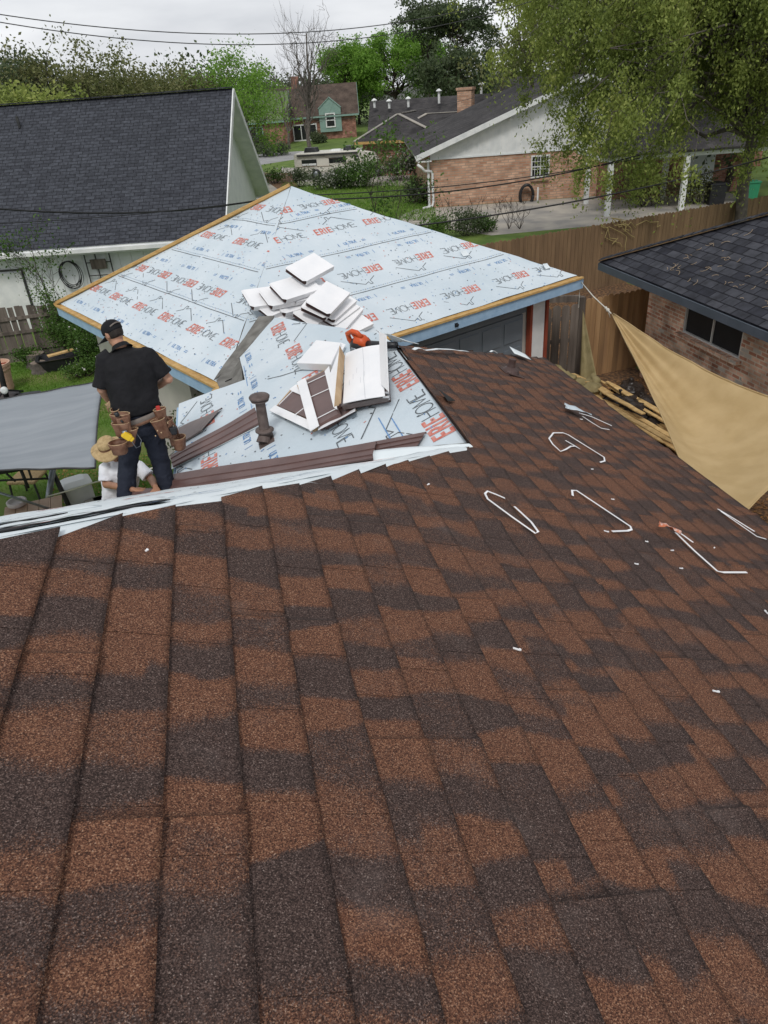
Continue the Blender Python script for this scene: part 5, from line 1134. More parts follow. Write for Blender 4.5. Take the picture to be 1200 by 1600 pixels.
# closed white carton lying on the wing
c4 = [on4(*p, .02) for p in ((463, 572), (516, 573), (531, 540), (494, 538))]
def pxslab(nm, lab, cat, pts, pl, h, t, m, parent=None, bevel=0, ms=None):
    mb = MB(); mb.slab([pl(x, y, h) for x, y in pts], t, ms=ms); o = mb.build(nm, m, parent, bevel=bevel)
    if lab and parent is None: tag(o, lab, cat)
    return o
cn = c4[0]; t_ = thing('panel_carton', 'single closed white carton lying flat on the wing left of the orange blower', 'carton', np.mean(c4, 0), group=None)
pxslab('sleeve', None, None, ((463, 567), (517, 569), (532, 535), (494, 531)), on4, .10, .095, M['card_white'], t_, bevel=.006)
mb = MB(); mb.box(on4(520, 560, .05), (.02, .02, .02)); 
pxslab('flap', None, None, ((517, 569), (532, 535), (540, 538), (527, 560)), on4, .055, .006, M['card_white'], t_)
# torn open carton with brown panels and white straps
t_ = thing('open_carton', 'torn open white carton with brown metal panels under white straps, beside the vent pipe', 'carton', on4(480, 645))
pxslab('metal_panel', None, None, ((433, 634), (455, 610), (470, 616), (478, 652)), on4, .045, .04, M['metal_brown'], t_)
pxslab('metal_panel', None, None, ((477, 595), (509, 578), (531, 645), (496, 664)), on4, .075, .07, M['metal_brown'], t_)
pxslab('metal_panel', None, None, ((500, 640), (530, 630), (552, 640), (508, 668)), on4, .03, .028, M['metal_brown'], t_)
pxslab('flap', None, None, ((420, 641), (430, 633), (481, 656), (485, 672)), on4, .06, .008, M['card_white'], t_)
pxslab('flap', None, None, ((464, 597), (477, 590), (498, 664), (484, 673)), on4, .105, .010, M['card_white'], t_)
pxslab('flap', None, None, ((452, 608), (463, 600), (470, 617), (456, 611)), on4, .06, .006, M['card_white'], t_)
pxslab('flap', None, None, ((507, 580), (514, 572), (527, 640), (521, 636)), on4, .10, .006, M['card_white'], t_)
pxslab('base', None, None, ((424, 643), (455, 607), (510, 576), (557, 640), (490, 674)), on4, .010, .009, M['card_kraft'], t_)
mb = MB()
for a, b in (((478, 600), (510, 585)), ((484, 621), (517, 606)), ((493, 655), (526, 638)), ((436, 632), (457, 611)), ((461, 648), (474, 638))): mb.beam(on4(*a, .082), on4(*b, .082), .012, .004, up=tuple(n4))
mb.build('strap', M['card_white'], t_)
mb = MB(); mb.sheet(lambda u, v: on4(497+58*u, 668-30*u+4*v, .03+.05*v+.02*math.sin(u*7)), 12, 3, .003); mb.build('torn_edge', M['card_white'], t_)
# large opened carton, white outside, kraft flap
t_ = thing('open_carton', 'large opened carton with a white top sheet and a raised brown kraft flap', 'carton', on4(570, 600))
pxslab('metal_panel', None, None, ((529, 637), (608, 622), (602, 560), (545, 566)), on4, .045, .04, M['metal_brown'], t_)
pxslab('metal_panel', None, None, ((533, 634), (604, 620), (600, 556), (548, 560)), on4, .10, .05, M['metal_brown2'], t_)
mb = MB(); A_, B_, C_, D_ = [on4(x, y, .15) for x, y in ((536, 630), (601, 618), (593, 538), (540, 552))]
def topf(u, v): p = (A_*(1-u)+B_*u)*(1-v)+(D_*(1-u)+C_*u)*v; return p+n4*(.012*math.sin(u*math.pi)*(.3+v)-.010*abs(u-.62)*(u > .5))
mb.sheet(topf, 10, 10, .006); mb.build('top_sheet', M['card_white'], t_)
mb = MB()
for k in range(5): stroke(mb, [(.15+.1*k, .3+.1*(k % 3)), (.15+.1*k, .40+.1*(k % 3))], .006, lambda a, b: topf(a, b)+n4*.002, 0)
stroke(mb, [(.55, .02), (.53, .35), (.55, .62), (.53, .98)], .010, lambda a, b: topf(a, b)+n4*.002, 0); mb.build('crease_shade', mat('card_crease_shade', (.45, .47, .5), (.5, .52, .55), 9, .7), t_)  # crease shade drawn on the card as flat grey strokes
mb = MB(); K = [on4(531, 540, .30), on4(539, 556, .155), on4(533, 630, .155), on4(522, 636, .22)]; mb.add([K[0], K[1], K[2], K[3]], [(0, 1, 2, 3)]); mb.sheet(lambda u, v: (K[3]*(1-u)+K[2]*u)*(1-v)+(K[0]*(1-u)+K[1]*u)*v+n4*.010*math.sin(u*9), 6, 6, .004); mb.build('kraft_flap', M['card_kraft'], t_)
mb = MB(); K2 = [on4(595, 600, .16), on4(607, 612, .22), on4(603, 523, .30), on4(592, 518, .20)]; mb.sheet(lambda u, v: (K2[0]*(1-u)+K2[1]*u)*(1-v)+(K2[3]*(1-u)+K2[2]*u)*v, 3, 5, .006); mb.build('flap', M['card_white'], t_)
pxslab('flap', None, None, ((515, 585), (531, 545), (534, 560), (524, 630)), on4, .12, .006, M['card_white'], t_)
mb = MB(); mb.sheet(lambda u, v: on4(598+10*u, 612+10*v, .10+.03*math.sin(9*v)), 3, 6, .004); mb.sheet(lambda u, v: on4(600+9*u, 618+7*v, .05+.02*math.sin(9*v)), 3, 6, .004); mb.build('torn_edge', M['card_white'], t_)
# orange blower with a black tube
c = on4(569, 551, .0); s_ = .30; t_ = thing('leaf_blower', 'orange handheld leaf blower with a black tube lying behind the opened carton', 'blower', c)
rx = nrm(on4(600, 545)-on4(560, 548)); ry = np.cross(n4, rx)
def lb(a, b, h): return c+rx*a*.75+ry*b*.75+n4*h*.75
mb = MB(); mb.loft([(lb(-.12, 0, .10), ry*.05, n4*.05), (lb(-.08, 0, .11), ry*.10, n4*.10), (lb(.02, 0, .12), ry*.12, n4*.12), (lb(.10, 0, .11), ry*.10, n4*.10), (lb(.15, 0, .10), ry*.05, n4*.06)], 16); mb.build('motor_housing', M['blackplastic'], t_, smooth=True)
mb = MB(); mb.loft([(lb(-.02, 0, .16), ry*.08, n4*.07), (lb(.03, 0, .20), ry*.085, n4*.075), (lb(.12, 0, .19), ry*.07, n4*.065), (lb(.18, 0, .15), ry*.05, n4*.05)], 14); mb.build('shell', M['orange'], t_, smooth=True)
mb = MB(); mb.tube([lb(-.13, 0, .12), lb(-.15, 0, .24), lb(-.12, 0, .33), lb(0, 0, .36), lb(.08, 0, .33), lb(.12, 0, .24)], [.026, .028, .028, .026, .028, .03], 10); mb.tube([lb(-.02, 0, .34), lb(.01, 0, .22)], .02, 8); mb.build('handle', M['orange'], t_, smooth=True)
mb = MB(); mb.tube([lb(.14, 0, .12), lb(.3, .01, .10), lb(.5, .02, .08), lb(.68, .03, .06)], [.05, .045, .038, .034], 12); mb.build('blower_tube', M['blackplastic'], t_, smooth=True)
mb = MB(); mb.lathe([(.035, 0), (.05, .01), (.05, .03), (.01, .035)], lb(0, -.11, .12), -ry, 14); mb.build('starter_cover', M['steel'], t_, smooth=True)
# crumpled membrane scrap right of the blower
mb = MB(); a_, b_ = on4(607, 535, .02), on4(648, 545, .02)
mb.sheet(lambda u, v: a_+(b_-a_)*u+V(-.1, .25, 0)*(v-.5)+n4*(.04+.06*hn(u*4, v*3)+.05*v*(1-u)), 10, 5, .004); tag(mb.build('underlayment_scrap', M['membrane_w'], smooth=True), 'curled white scrap of underlayment behind the wing ridge', 'scrap')
# vent pipe through the wing
vb = on4(416, 688, 0); ht = dist(403, 622, math.hypot(vb[0], vb[1]))[2]-vb[2]
mb = MB(); mb.lathe([(.054, 0), (.052, ht*.28), (.048, ht*.9), (.048, ht)], vb, up, 20); t_ = mb.build('vent_pipe', M['pipe_brown'], house, smooth=True); t_['label'] = 'tall brown metal vent pipe with a rain cap'
mb = MB(); mb.lathe([(.055, ht*.92), (.085, ht*.93), (.090, ht*.955), (.060, ht*.965), (.060, ht*.985), (.098, ht*.99), (.102, ht*1.03), (.09, ht*1.06), (.03, ht*1.085), (.001, ht*1.09)], vb, up, 22); mb.build('cap', M['pipe_brown'], t_, smooth=True)
mb = MB(); mb.lathe([(.062, .13), (.092, .12), (.092, .105), (.070, .09), (.064, .03)], vb, up, 20); mb.build('collar', M['pipe_brown'], t_, smooth=True)
mb = MB(); mb.box(vb+V(-.0, -.02, -.0)+n4*.0, (.17, .22, .010), (nrm(V(1, 0, TAN)), V(0, 1, 0), n4)); mb.tube([vb+V(-.03, -.05, .0), vb+V(-.01, -.02, .05)], [.075, .062], 14); mb.build('flashing', M['pipe_brown'], t_)
# small roof vent on the shingles
q = on1(797, 581, 0); mb = MB(); mb.box(q+n1*.004, (.26, .30, .008), (nrm(V(1, 0, -TAN)), V(0, 1, 0), n1)); mb.lathe([(.11, 0), (.09, .03), (.05, .06), (.042, .10), (.042, .15), (.03, .155)], q, nrm(n1+up), 16); mb.build('small_roof_vent', M['shingle'] if False else mat('brown_vent', (.055, .035, .032), (.08, .05, .045), 8, .5), house, smooth=False)
# ---- long brown metal pieces
def panel(nm, lab, cors, pl, h, ribs, m, nu=24, wob=.006, grp=None):
    """cors: top-left, top-right, bottom-right, bottom-left pixels on the slope; folded ribs run lengthwise"""
    TL, TR, BR, BL = [pl(x, y, h) for x, y in cors]; n = nrm(np.cross(TR-TL, BL-TL)); n = n if n[2] > 0 else -n; mb = MB(); prof = [(0, 0)]
    for r_ in ribs: prof += [(r_-.03, 0), (r_-.02, .009), (r_+.02, .009), (r_+.03, 0)]
    prof += [(1, 0)]; prof = [(0, -.018)]+prof+[(1, -.018)]; vs = []
    for i in range(nu+1):
        u = i/nu
        for v, z in prof: vs.append((TL*(1-u)+TR*u)*(1-v)+(BL*(1-u)+BR*u)*v+n*(z+wob*math.sin(u*7+v)*1.0))
    W = len(prof); fs = [(i*W+j, i*W+j+1, (i+1)*W+j+1, (i+1)*W+j) for i in range(nu) for j in range(W-1)]; mb.add(vs, fs); o = mb.build(nm, m)
    so = o.modifiers.new('t', 'SOLIDIFY'); so.thickness = .002
    tag(o, lab, 'metal panel', grp); return o
PG = 'brown metal panels laid on the wing'
panel('metal_roof_panel', 'long brown metal panel laid along the valley, nearest the shingles', ((262, 746), (666, 675), (651, 700), (262, 772)), on4, .020, (.30, .62), M['metal_brown'], 30, grp=PG)
panel('metal_roof_panel', 'wide brown metal panel overlapping the left half of the long valley panel', ((268, 741), (588, 690), (584, 716), (270, 768)), on4, .045, (.45, .8), M['metal_brown'], 20, grp=PG)
panel('metal_roof_panel', 'ribbed dark brown panel running diagonally left of the vent pipe', ((266, 712), (398, 637), (407, 660), (270, 729)), on4, .035, (.3, .7), M['metal_brown'], 14, grp=PG)
panel('metal_roof_panel', 'flat greyish brown sheet at the wing eave beside the worker', ((280, 668), (347, 637), (316, 672), (268, 698)), on4, .03, (), M['metal_brown2'], 8, grp=PG)
pxslab('underlayment_strip', 'white strip of underlayment under the diagonal brown panel', 'underlayment strip', ((268, 733), (408, 664), (404, 656), (268, 722)), on4, .010, .004, M['membrane_w'])
# curl of underlayment overlapping the valley panel
mb = MB(); K = [on4(x, y, .065) for x, y in ((585, 722), (583, 703), (660, 699), (735, 694), (742, 700), (650, 712))]
mb.sheet(lambda u, v: (on4(584+156*u, 722-22*u, .055))*(1-v)+(on4(584+150*u, 704-9*u, .060))*v+n4*(.02*hn(u*6, v*2)), 16, 4, .004); tag(mb.build('underlayment_strip', M['membrane_w'], smooth=True), 'white underlayment strip folded over the right end of the valley panel', 'underlayment strip')
# ---- white banding strips and scraps on the shingles
def band(nm, lab, lines, w_=.022, h=.010, extra=None, grp='white strips lying on the shingles', mats='card_white'):
    mb = MB()
    for ln in lines:
        pts = [on1(x, y, h+.010*math.sin(i*2.1)**2) for i, (x, y) in enumerate(ln)]; f = []
        for i in range(len(pts)):
            d = nrm(pts[min(i+1, len(pts)-1)]-pts[max(i-1, 0)]); s = nrm(np.cross(n1, d)); f.append((pts[i]+s*w_*.36, pts[i]-s*w_*.36))
        vs = [q+n1*z for a, b in f for q, z in ((a, 0), (b, .0), (b, -.003), (a, -.003))]
        fs = [(i*4+j, i*4+(j+1) % 4, (i+1)*4+(j+1) % 4, (i+1)*4+j) for i in range(len(pts)-1) for j in range(4)]+[(0, 3, 2, 1), tuple(len(vs)-4+j for j in range(4))]; mb.add(vs, fs)
    o = mb.build(nm, M[mats]); tag(o, lab, 'strip', grp); return o
band('white_strip', 'looped white strip farthest up the slope of the bent ones, closed into a hook', [[(938, 722), (945, 720), (944, 714), (915, 696), (888, 679), (880, 676), (865, 676), (858, 685), (864, 694), (876, 705), (884, 702), (892, 697), (900, 697), (906, 701), (896, 695), (884, 688)]], .020)
band('white_strip', 'white strip bent into a narrow V, leftmost on the shingles', [[(789, 778), (775, 772), (762, 767), (758, 771), (762, 779), (800, 807), (837, 833), (841, 830), (830, 815), (804, 791)]], .020)
band('white_strip', 'long white strip with hooked ends at the middle of the slope', [[(895, 774), (894, 766), (901, 766), (940, 792), (985, 822), (987, 827), (981, 829), (957, 830)]], .022)
band('white_strip', 'white strip bent into an L beside the orange scrap', [[(1056, 832), (1085, 860), (1121, 892), (1130, 894), (1167, 894)]], .024)
band('white_strip', 'short white strip touching the orange scrap', [[(1052, 826), (1068, 836), (1083, 847)]], .022)
band('white_strip', 'straight upper one of two crossing white strips near the right eave', [[(1122, 795), (1150, 812), (1179, 830)]], .026)
band('white_strip', 'lower one of two crossing white strips near the right eave, its end bent', [[(1127, 799), (1160, 822), (1183, 838), (1197, 842)]], .018)
band('white_strip', 'short thin white strip beside the crumpled membrane scrap', [[(905, 645), (925, 651), (956, 665)]], .020)
band('white_strip', 'curved thin white strip below the crumpled membrane scrap', [[(910, 650), (925, 660), (940, 669), (952, 671)]], .018)
mb = MB(); a_, b_ = on1(881, 637, .02), on1(922, 653, .02); sd = nrm(np.cross(n1, b_-a_))
mb.sheet(lambda u, v: a_+(b_-a_)*u+sd*(v-.5)*(.05+.14*math.sin(math.pi*min(1, u+.25)))+n1*(.03*hn(u*5, v*3)+.02), 10, 4, .003); tag(mb.build('membrane_scrap', M['membrane'], smooth=True), 'crumpled pale blue membrane scrap high on the shingles near the eave', 'scrap')
mb = MB(); a_, b_ = on1(1027, 823, .02), on1(1060, 838, .02); sd = nrm(np.cross(n1, b_-a_))
mb.sheet(lambda u, v: a_+(b_-a_)*u+sd*(v-.5)*(.05+.03*math.sin(u*9))+n1*(.04*hn(u*7, v*3)+.012), 10, 4, .003); tag(mb.build('orange_scrap', mat('orange_print_film', (.55, .17, .08), (.62, .42, .36), 30, .6, lo=.48, hi=.55), smooth=True), 'twisted orange and white film scrap on the shingles', 'scrap')
for i, (x, y, a, L, lb_) in enumerate(((807, 1014, 0, .030, 'white crumb nearest the bottom of the slope, left'), (1118, 1080, .1, .030, 'white crumb lowest on the right'), (947, 830, 0, .028, 'white crumb below the strip with hooked ends'), (994, 881, .1, .022, 'white crumb below the orange scrap'), (1064, 888, .3, .022, 'white crumb left of the L bent strip'),
                                      (957, 780, .2, .022, 'white crumb right of the strip with hooked ends'), (925, 733, .4, .020, 'white crumb just below the looped strip'), (669, 757, .8, .018, 'white crumb near the hip, left of the V bent strip'), (1198, 957, 1.5, .032, 'white crumb cut by the right edge of the frame'), (1050, 860, .4, .022, 'white crumb between the orange scrap and the L bent strip'), (1010, 846, .1, .018, 'white crumb left of the orange scrap'), (908, 655, .4, .03, 'white crumb under the membrane scrap'), (1116, 856, .8, .012, 'tiny yellow crumb right of the L bent strip'), (229, 860, 1, .010, 'tiny pale crumb on the upper left shingles'))):
    p = on1(x, y, .006); d = nrm(cR*math.cos(a)+V(0, 1, 0)*math.sin(a)); d = nrm(d-n1*np.dot(n1, d)); mb = MB(); mb.box(p, (L, .007, .005), (d, np.cross(n1, d), n1)); mb.box(p+d*L*.5+n1*.002, (L*.3, .009, .006), (d, np.cross(n1, d), n1)); tag(mb.build('debris_crumb', M['card_white']), lb_, 'crumb', 'white crumbs of trash on the shingles')
# ragged white underlayment ends along the far cut edge of the shingles
mb = MB()
for x0, y0, x1, y1, w_ in ((645, 549, 662, 551, .05), (664, 550, 730, 553, .04), (765, 552, 775, 555, .03)):
    a_, b_ = on1(x0, y0, .01), on1(x1, y1, .01); mb.sheet(lambda u, v: a_+(b_-a_)*u+V(-.4, .8, 0)*w_*(v-.4)*(1+.5*hn(u*9))+n1*(.02+.03*hn(u*7)), 8, 2, .003)
mb.build('torn_underlayment', M['membrane_w'], house)
mb = MB(); a_, b_ = on1(800, 552, .03), on1(826, 562, .02); mb.sheet(lambda u, v: a_+(b_-a_)*u+V(0, .2, 0)*(v-.3)+n1*(.02+.03*v*(1-.6*u)), 6, 4, .004); tag(mb.build('membrane_scrap', M['membrane_w'], smooth=True), 'folded white membrane scrap at the roof edge below the white garage post', 'scrap')
# dark lifted shingle corner by the ridge
mb = MB(); a_, b_ = on1(683, 617, .01), on1(712, 626, .01); mb.sheet(lambda u, v: a_+(b_-a_)*u+V(.05, -.16, 0)*v*(1-u)+n1*(.05*(1-v)*(1-u)), 6, 4, .004); mb.build('lifted_shingle', M['black'], house)
# ================================================================== SHADE SAILS
def curve(a, b, bow, t): return a+(b-a)*t+bow*math.sin(math.pi*t)
T0 = at(955, 490, 2.45); H0 = V(4.45, 5.35, 2.05); Q0 = at(1330, 668, 2.35)
bowL = (Q0-T0)*.045+V(0, 0, -.12); bowT = (H0-T0)*.045+V(0, 0, -.10)
def sailf(u, v):
    t = .012+.988*u; a = curve(T0, H0, bowL, t); b = curve(T0, Q0, bowT, t); p = a+(b-a)*v; p = p+(T0-p)*.035*math.sin(math.pi*v)*t
    p[2] -= .42*math.sin(math.pi*v)*math.sin(math.pi*min(1, t*.9)); p[2] += .030*math.sin(v*34+u*3)*(1-u)**1.6*min(1, u*5)+.030*hn(u*7, v*4)+.016*hn(u*22, v*9, 2)+.008*hn(u*40, v*26); return p
mb = MB(); mb.sheet(sailf, 60, 44, .003)
ts = thing('shade_sail', 'tan triangular shade sail stretched between the garage corner and the right', 'shade sail', sailf(.5, .5)); mb.build('cloth', M['sail_tan'], ts, smooth=True)
mb = MB(); mb.tube([sailf(i/30, 0)+V(0, 0, .004) for i in range(31)], .010, 6); mb.tube([sailf(i/30, 1)+V(0, 0, .004) for i in range(31)], .010, 6); mb.tube([sailf(1, i/20) for i in range(21)], .010, 6); mb.build('hem', M['sail_tan'], ts, smooth=True)
cc_ = gC+uC*.03+V(0, 0, -.10); kn = T0+(cc_-T0)*.10
mb = MB(); mb.tube([T0, kn, kn+(cc_-kn)*.5+V(0, 0, -.03), cc_], .011, 6); mb.ball(kn, .035, 8); mb.ball(T0+(cc_-T0)*.16, .028, 8); mb.tube([kn, kn+V(.05, -.02, -.14)], .008, 5); tag(mb.build('rope', M['rope'], smooth=True), 'rope tying the tan sail to the garage roof corner', 'rope')
mb = MB(); mb.tube([cc_, cc_+V(.02, .02, -.55)], .006, 4); tag(mb.build('cord', M['rope']), 'thin cord hanging from the garage roof corner', 'cord')
C1 = at(163, 594, 2.35); C2 = at(149, 731, 2.15); L1 = at(-330, 650, 2.4); L2 = at(-330, 742, 2.3)
def greyf(u, v):
    a = curve(C2, C1, (L1-C1)*.008, v); b = L2+(L1-L2)*v; p = a+(b-a)*u; p = p+(V(*((L2+C2)/2))-V(*((L1+C1)/2)))*.13*math.sin(math.pi*u)*(v**2)
    p[2] -= .22*math.sin(math.pi*u)*math.sin(math.pi*v)+.006*math.sin(u*46+v*5); return p
gs = thing('shade_sail', 'grey shade sail spread over the left back yard', 'shade sail', greyf(.5, .5)); mb = MB(); mb.sheet(greyf, 50, 30, .003); mb.build('cloth', M['sail_grey'], gs, smooth=True)
mb = MB(); mb.tube([greyf(i/40, 0) for i in range(41)], .014, 6); mb.tube([greyf(i/40, 1) for i in range(41)], .012, 6); mb.tube([greyf(0, i/20) for i in range(21)], .012, 6); mb.build('hem', M['frame_black'], gs, smooth=True)
mb = MB(); mb.tube([C1, C1+(gA-uA*-3.2-C1)*1.0+V(0, 0, -.15)], .010, 5); tag(mb.build('rope', M['rope']), 'short rope holding the grey sail to the garage eave', 'rope')
# ================================================================== LEFT YARD
D_ = 13.0
t_ = thing('swing_frame', 'dark metal frame with slanting legs below the grey sail', 'frame', at(95, 795, 0)); 
def fr(x, y, d=D_): return dist(x, y, d)
def bar(nm, pts, r, m='frame_black'): mb = MB(); mb.tube(pts, r, 8); return mb.build(nm, M[m], t_, smooth=True)
f0 = at(113, 802, 0); bar('leg', [fr(79, 730, 13.1), f0], .045); f1 = at(70, 812, 0); bar('leg', [fr(83, 732, 13.0), f1], .055, 'steel')
bar('crossbar', [fr(-30, 744), fr(36, 733)], .03); bar('crossbar', [fr(-30, 752), fr(88, 747)], .02); bar('brace', [fr(33, 735), fr(44, 762)], .03); bar('brace', [fr(10, 740), fr(24, 752)], .02); bar('crossbar', [fr(44, 732), fr(50, 750)], .02)
bar('top_bar', [fr(-40, 731, 13.0), fr(84, 729, 13.05)], .04)
mb = MB(); mb.tube([dist(-20, 764, 11.8), dist(96, 801, 11.8)], .022, 8); tag(mb.build('pole', M['steel'], smooth=True), 'thin grey pole slanting across the patio table', 'pole')
mb = MB(); mb.tube([dist(-20, 818, 11.2), dist(70, 797, 11.2)], .018, 6); mb.tube([dist(18, 808, 11.2), dist(22, 824, 11.2)], .016, 6); tag(mb.build('railing_bar', M['frame_black'], smooth=True), 'thin dark rail in front of the patio table, just over the roof edge', 'rail')
# table
tp_ = [at(x, y, .74) for x, y in ((5, 815), (20, 793), (92, 777), (90, 803))]; tc_ = np.mean(tp_, 0); ta = nrm((tp_[2]-tp_[1])*V(1, 1, 0)); tb = V(-ta[1], ta[0], 0)
t_ = thing('patio_table', 'tan plank topped patio table beyond the roof edge at the lower left', 'table', tc_*V(1, 1, 0)); mb = MB()
for i in range(5): mb.box(tc_+ta*(-.36+.18*i), (.172, .62, .03), (ta, tb, up))
mb.build('tabletop', M['table'], t_, bevel=.004)
for i in (-1, 1):
    for j in (-1, 1): mb = MB(); mb.tube([tc_+ta*.38*i+tb*.24*j-up*.02, tc_*V(1, 1, 0)+ta*.42*i+tb*.27*j], .025, 8); mb.build('leg', M['frame_black'], t_)
q = at(28, 790, .76)+up*0; mb = MB(); mb.lathe([(.10, 0), (.155, .03), (.16, .09), (.145, .10), (.12, .09), (.11, .05), (.01, .045)], q, up, 22); tag(mb.build('bowl', mat('pale_bowl', (.50, .46, .46), (.58, .54, .54), 6, .5), smooth=True), 'round pale bowl standing on the patio table', 'bowl')
# chair
q = at(48, 790, 0)+V(0, .35, 0); t_ = thing('patio_chair', 'tan wicker chair with a curved back behind the patio table', 'chair', q); ca = nrm(V(.3, 1, 0)); cb = V(ca[1], -ca[0], 0)
mb = MB(); mb.box(q+up*.43, (.55, .52, .06), (cb, ca, up)); mb.build('seat', M['straw'], t_, bevel=.02)
mb = MB(); pts = [q+cb*.30*math.cos(a)+ca*(.26+.05*math.sin(a))+up*(.45+.42*math.sin(a)) for a in [math.pi*i/12 for i in range(13)]]; mb.tube(pts, .022, 6)
for i in range(1, 12): mb.tube([pts[i], V(pts[i][0], pts[i][1], q[2]+.45)], .009, 5)
mb.build('backrest', M['straw'], t_, smooth=True)
for i in (-1, 1):
    for j in (-1, 1): mb = MB(); mb.tube([q+cb*.24*i+ca*.22*j+up*.42, q+cb*.27*i+ca*.25*j], .02, 6); mb.build('leg', M['frame_black'], t_)
# white covered box
q = at(122, 799, 0)+V(0, .35, 0); t_ = thing('storage_box', 'white lidded storage box on the grass right of the dark frame legs', 'box', q); ba = nrm(V(1, .35, 0)); bb = V(-ba[1], ba[0], 0)
mb = MB(); mb.box(q+up*.20, (.52, .40, .40), (ba, bb, up)); mb.build('body', M['white'], t_, bevel=.02); mb = MB(); mb.loft([(q+up*.40, ba*.29, bb*.23, 8), (q+up*.43, ba*.29, bb*.23, 8), (q+up*.50, ba*.18, bb*.13, 6)], 24); mb.build('lid', M['white_dirty'], t_)
for i, (x, y, lb_) in enumerate(((148, 790, 'dark paving block at the right end beside the storage box'), (160, 786, 'dark paving block nearest the hatted worker'))):
    q = at(x, y, .1); mb = MB(); mb.box(q+V(0, .1, -.02), (.34, .3, .14), (ba, bb, up)); tag(mb.build('paving_block', M['concrete'], bevel=.02), lb_, 'block')
# rope across
pr_ = [dist(73, 776, 12.6), dist(110, 766, 11.5), dist(150, 753, 10.6), dist(200, 742, 9.6), dist(240, 731, 9.0), V(-.88, 7.75, 2.98)]
mb = MB(); mb.tube(pr_, .012, 6); mb.tube([pr_[0], pr_[0]+V(.05, 0, -.35), pr_[0]+V(-.03, 0, -.7), pr_[0]+V(.06, 0, -.8)], .012, 6); tag(mb.build('rope', M['rope'], smooth=True), 'long white rope running from the dark frame to the wing eave', 'rope')
# planter bucket, umbrella pole and base
q = at(6, 612, 0); t_ = thing('planter_bucket', 'tall pinkish ribbed planter with a rim at the left edge', 'planter', q)
mb = MB(); mb.lathe([(.26, 0), (.29, .10), (.30, .3), (.33, .55), (.36, .62), (.36, .70), (.38, .71), (.38, .78), (.34, .78), (.33, .70), (.01, .68)], q, up, 28); mb.build('pot', M['terracotta'], t_, smooth=False)
mb = MB(); mb.beam(q+V(-.28, 0, .74), q+V(.28, .05, .74), .03, .03); mb.beam(q+V(0, -.25, .75), q+V(.02, .28, .75), .02, .02); mb.build('cross_handle', M['trim_red'], t_)
q2 = at(14, 634, 0); t_ = thing('umbrella_base', 'black folding umbrella base and pole beside the pinkish planter', 'umbrella stand', q2)
mb = MB(); mb.tube([q2+up*.05, V(*dist(-6, 555, math.hypot(q2[0], q2[1])))], .065, 12); mb.build('pole', M['black'], t_, smooth=True)
mb = MB(); 
for a in (.3, 1.9, 3.5, 5.0): mb.loft([(q2+V(math.cos(a), math.sin(a), 0)*.45+up*.0, V(.38, 0, 0), V(0, .38, 0), 5), (q2+V(math.cos(a), math.sin(a), 0)*.45+up*.14, V(.33, 0, 0), V(0, .33, 0), 5)], 20)
mb.build('weight', mat('wet_black_base', (.03, .033, .04), (.06, .065, .075), 5, .35), t_)
mb = MB(); cl = V(*dist(8, 608, math.hypot(q2[0], q2[1])))-V(0, .06, 0); mb.lathe([(.09, 0), (.09, .05), (.05, .07), (.001, .07)], cl, -cF*V(1, 1, 0), 16); mb.build('clamp', M['white_dirty'], t_); mb = MB(); mb.tube([cl, V(*at(36, 611, .15))], .025, 6); mb.tube([cl, V(*at(-6, 625, .15))], .025, 6); mb.build('brace', M['black'], t_)
# stumps, tub with board
for x, y, r_, h_, lb_ in ((60, 572, .26, .38, 'taller cut tree stump by the grey fence, the back one'), (64, 582, .20, .30, 'smaller stump in front of the taller one')):
    q = at(x, y, 0); t_ = thing('tree_stump', lb_, 'stump', q, group='stumps by the grey fence'); mb = MB(); mb.loft([(q+up*z, V(r_*k*1.05, 0, 0), V(0, r_*k, 0)) for z, k in ((0, 1.25), (.1, 1.05), (h_, 1.0))], 18); mb.build('trunk_piece', M['bark_grey'], t_); mb = MB(); mb.lathe([(r_*.98, 0), (.001, .006)], q+up*(h_+.003), up, 18); mb.build('cut_face', mat('cut_wood_face', (.24, .19, .15), (.17, .14, .115), 14, .9), t_)
q = at(102, 574, 0); t_ = thing('black_tub', 'long black plastic tub beneath the climbing bush', 'tub', q); a = nrm(V(1, .12, 0)); b = V(-a[1], a[0], 0)
mb = MB(); mb.loft([(q, a*.55, b*.28, 6), (q+up*.32, a*.66, b*.36, 6), (q+up*.36, a*.70, b*.40, 6), (q+up*.36, a*.62, b*.32, 6), (q+up*.12, a*.52, b*.24, 6)], 28); mb.build('tub_body', M['blackplastic'], t_)
mb = MB(); mb.beam(q+a*-.35+up*.42-b*.1, q+a*.35+up*.44+b*.1, .16, .04, m=0); tag(mb.build('board', M['lath']), 'short plank resting on the black tub', 'board')
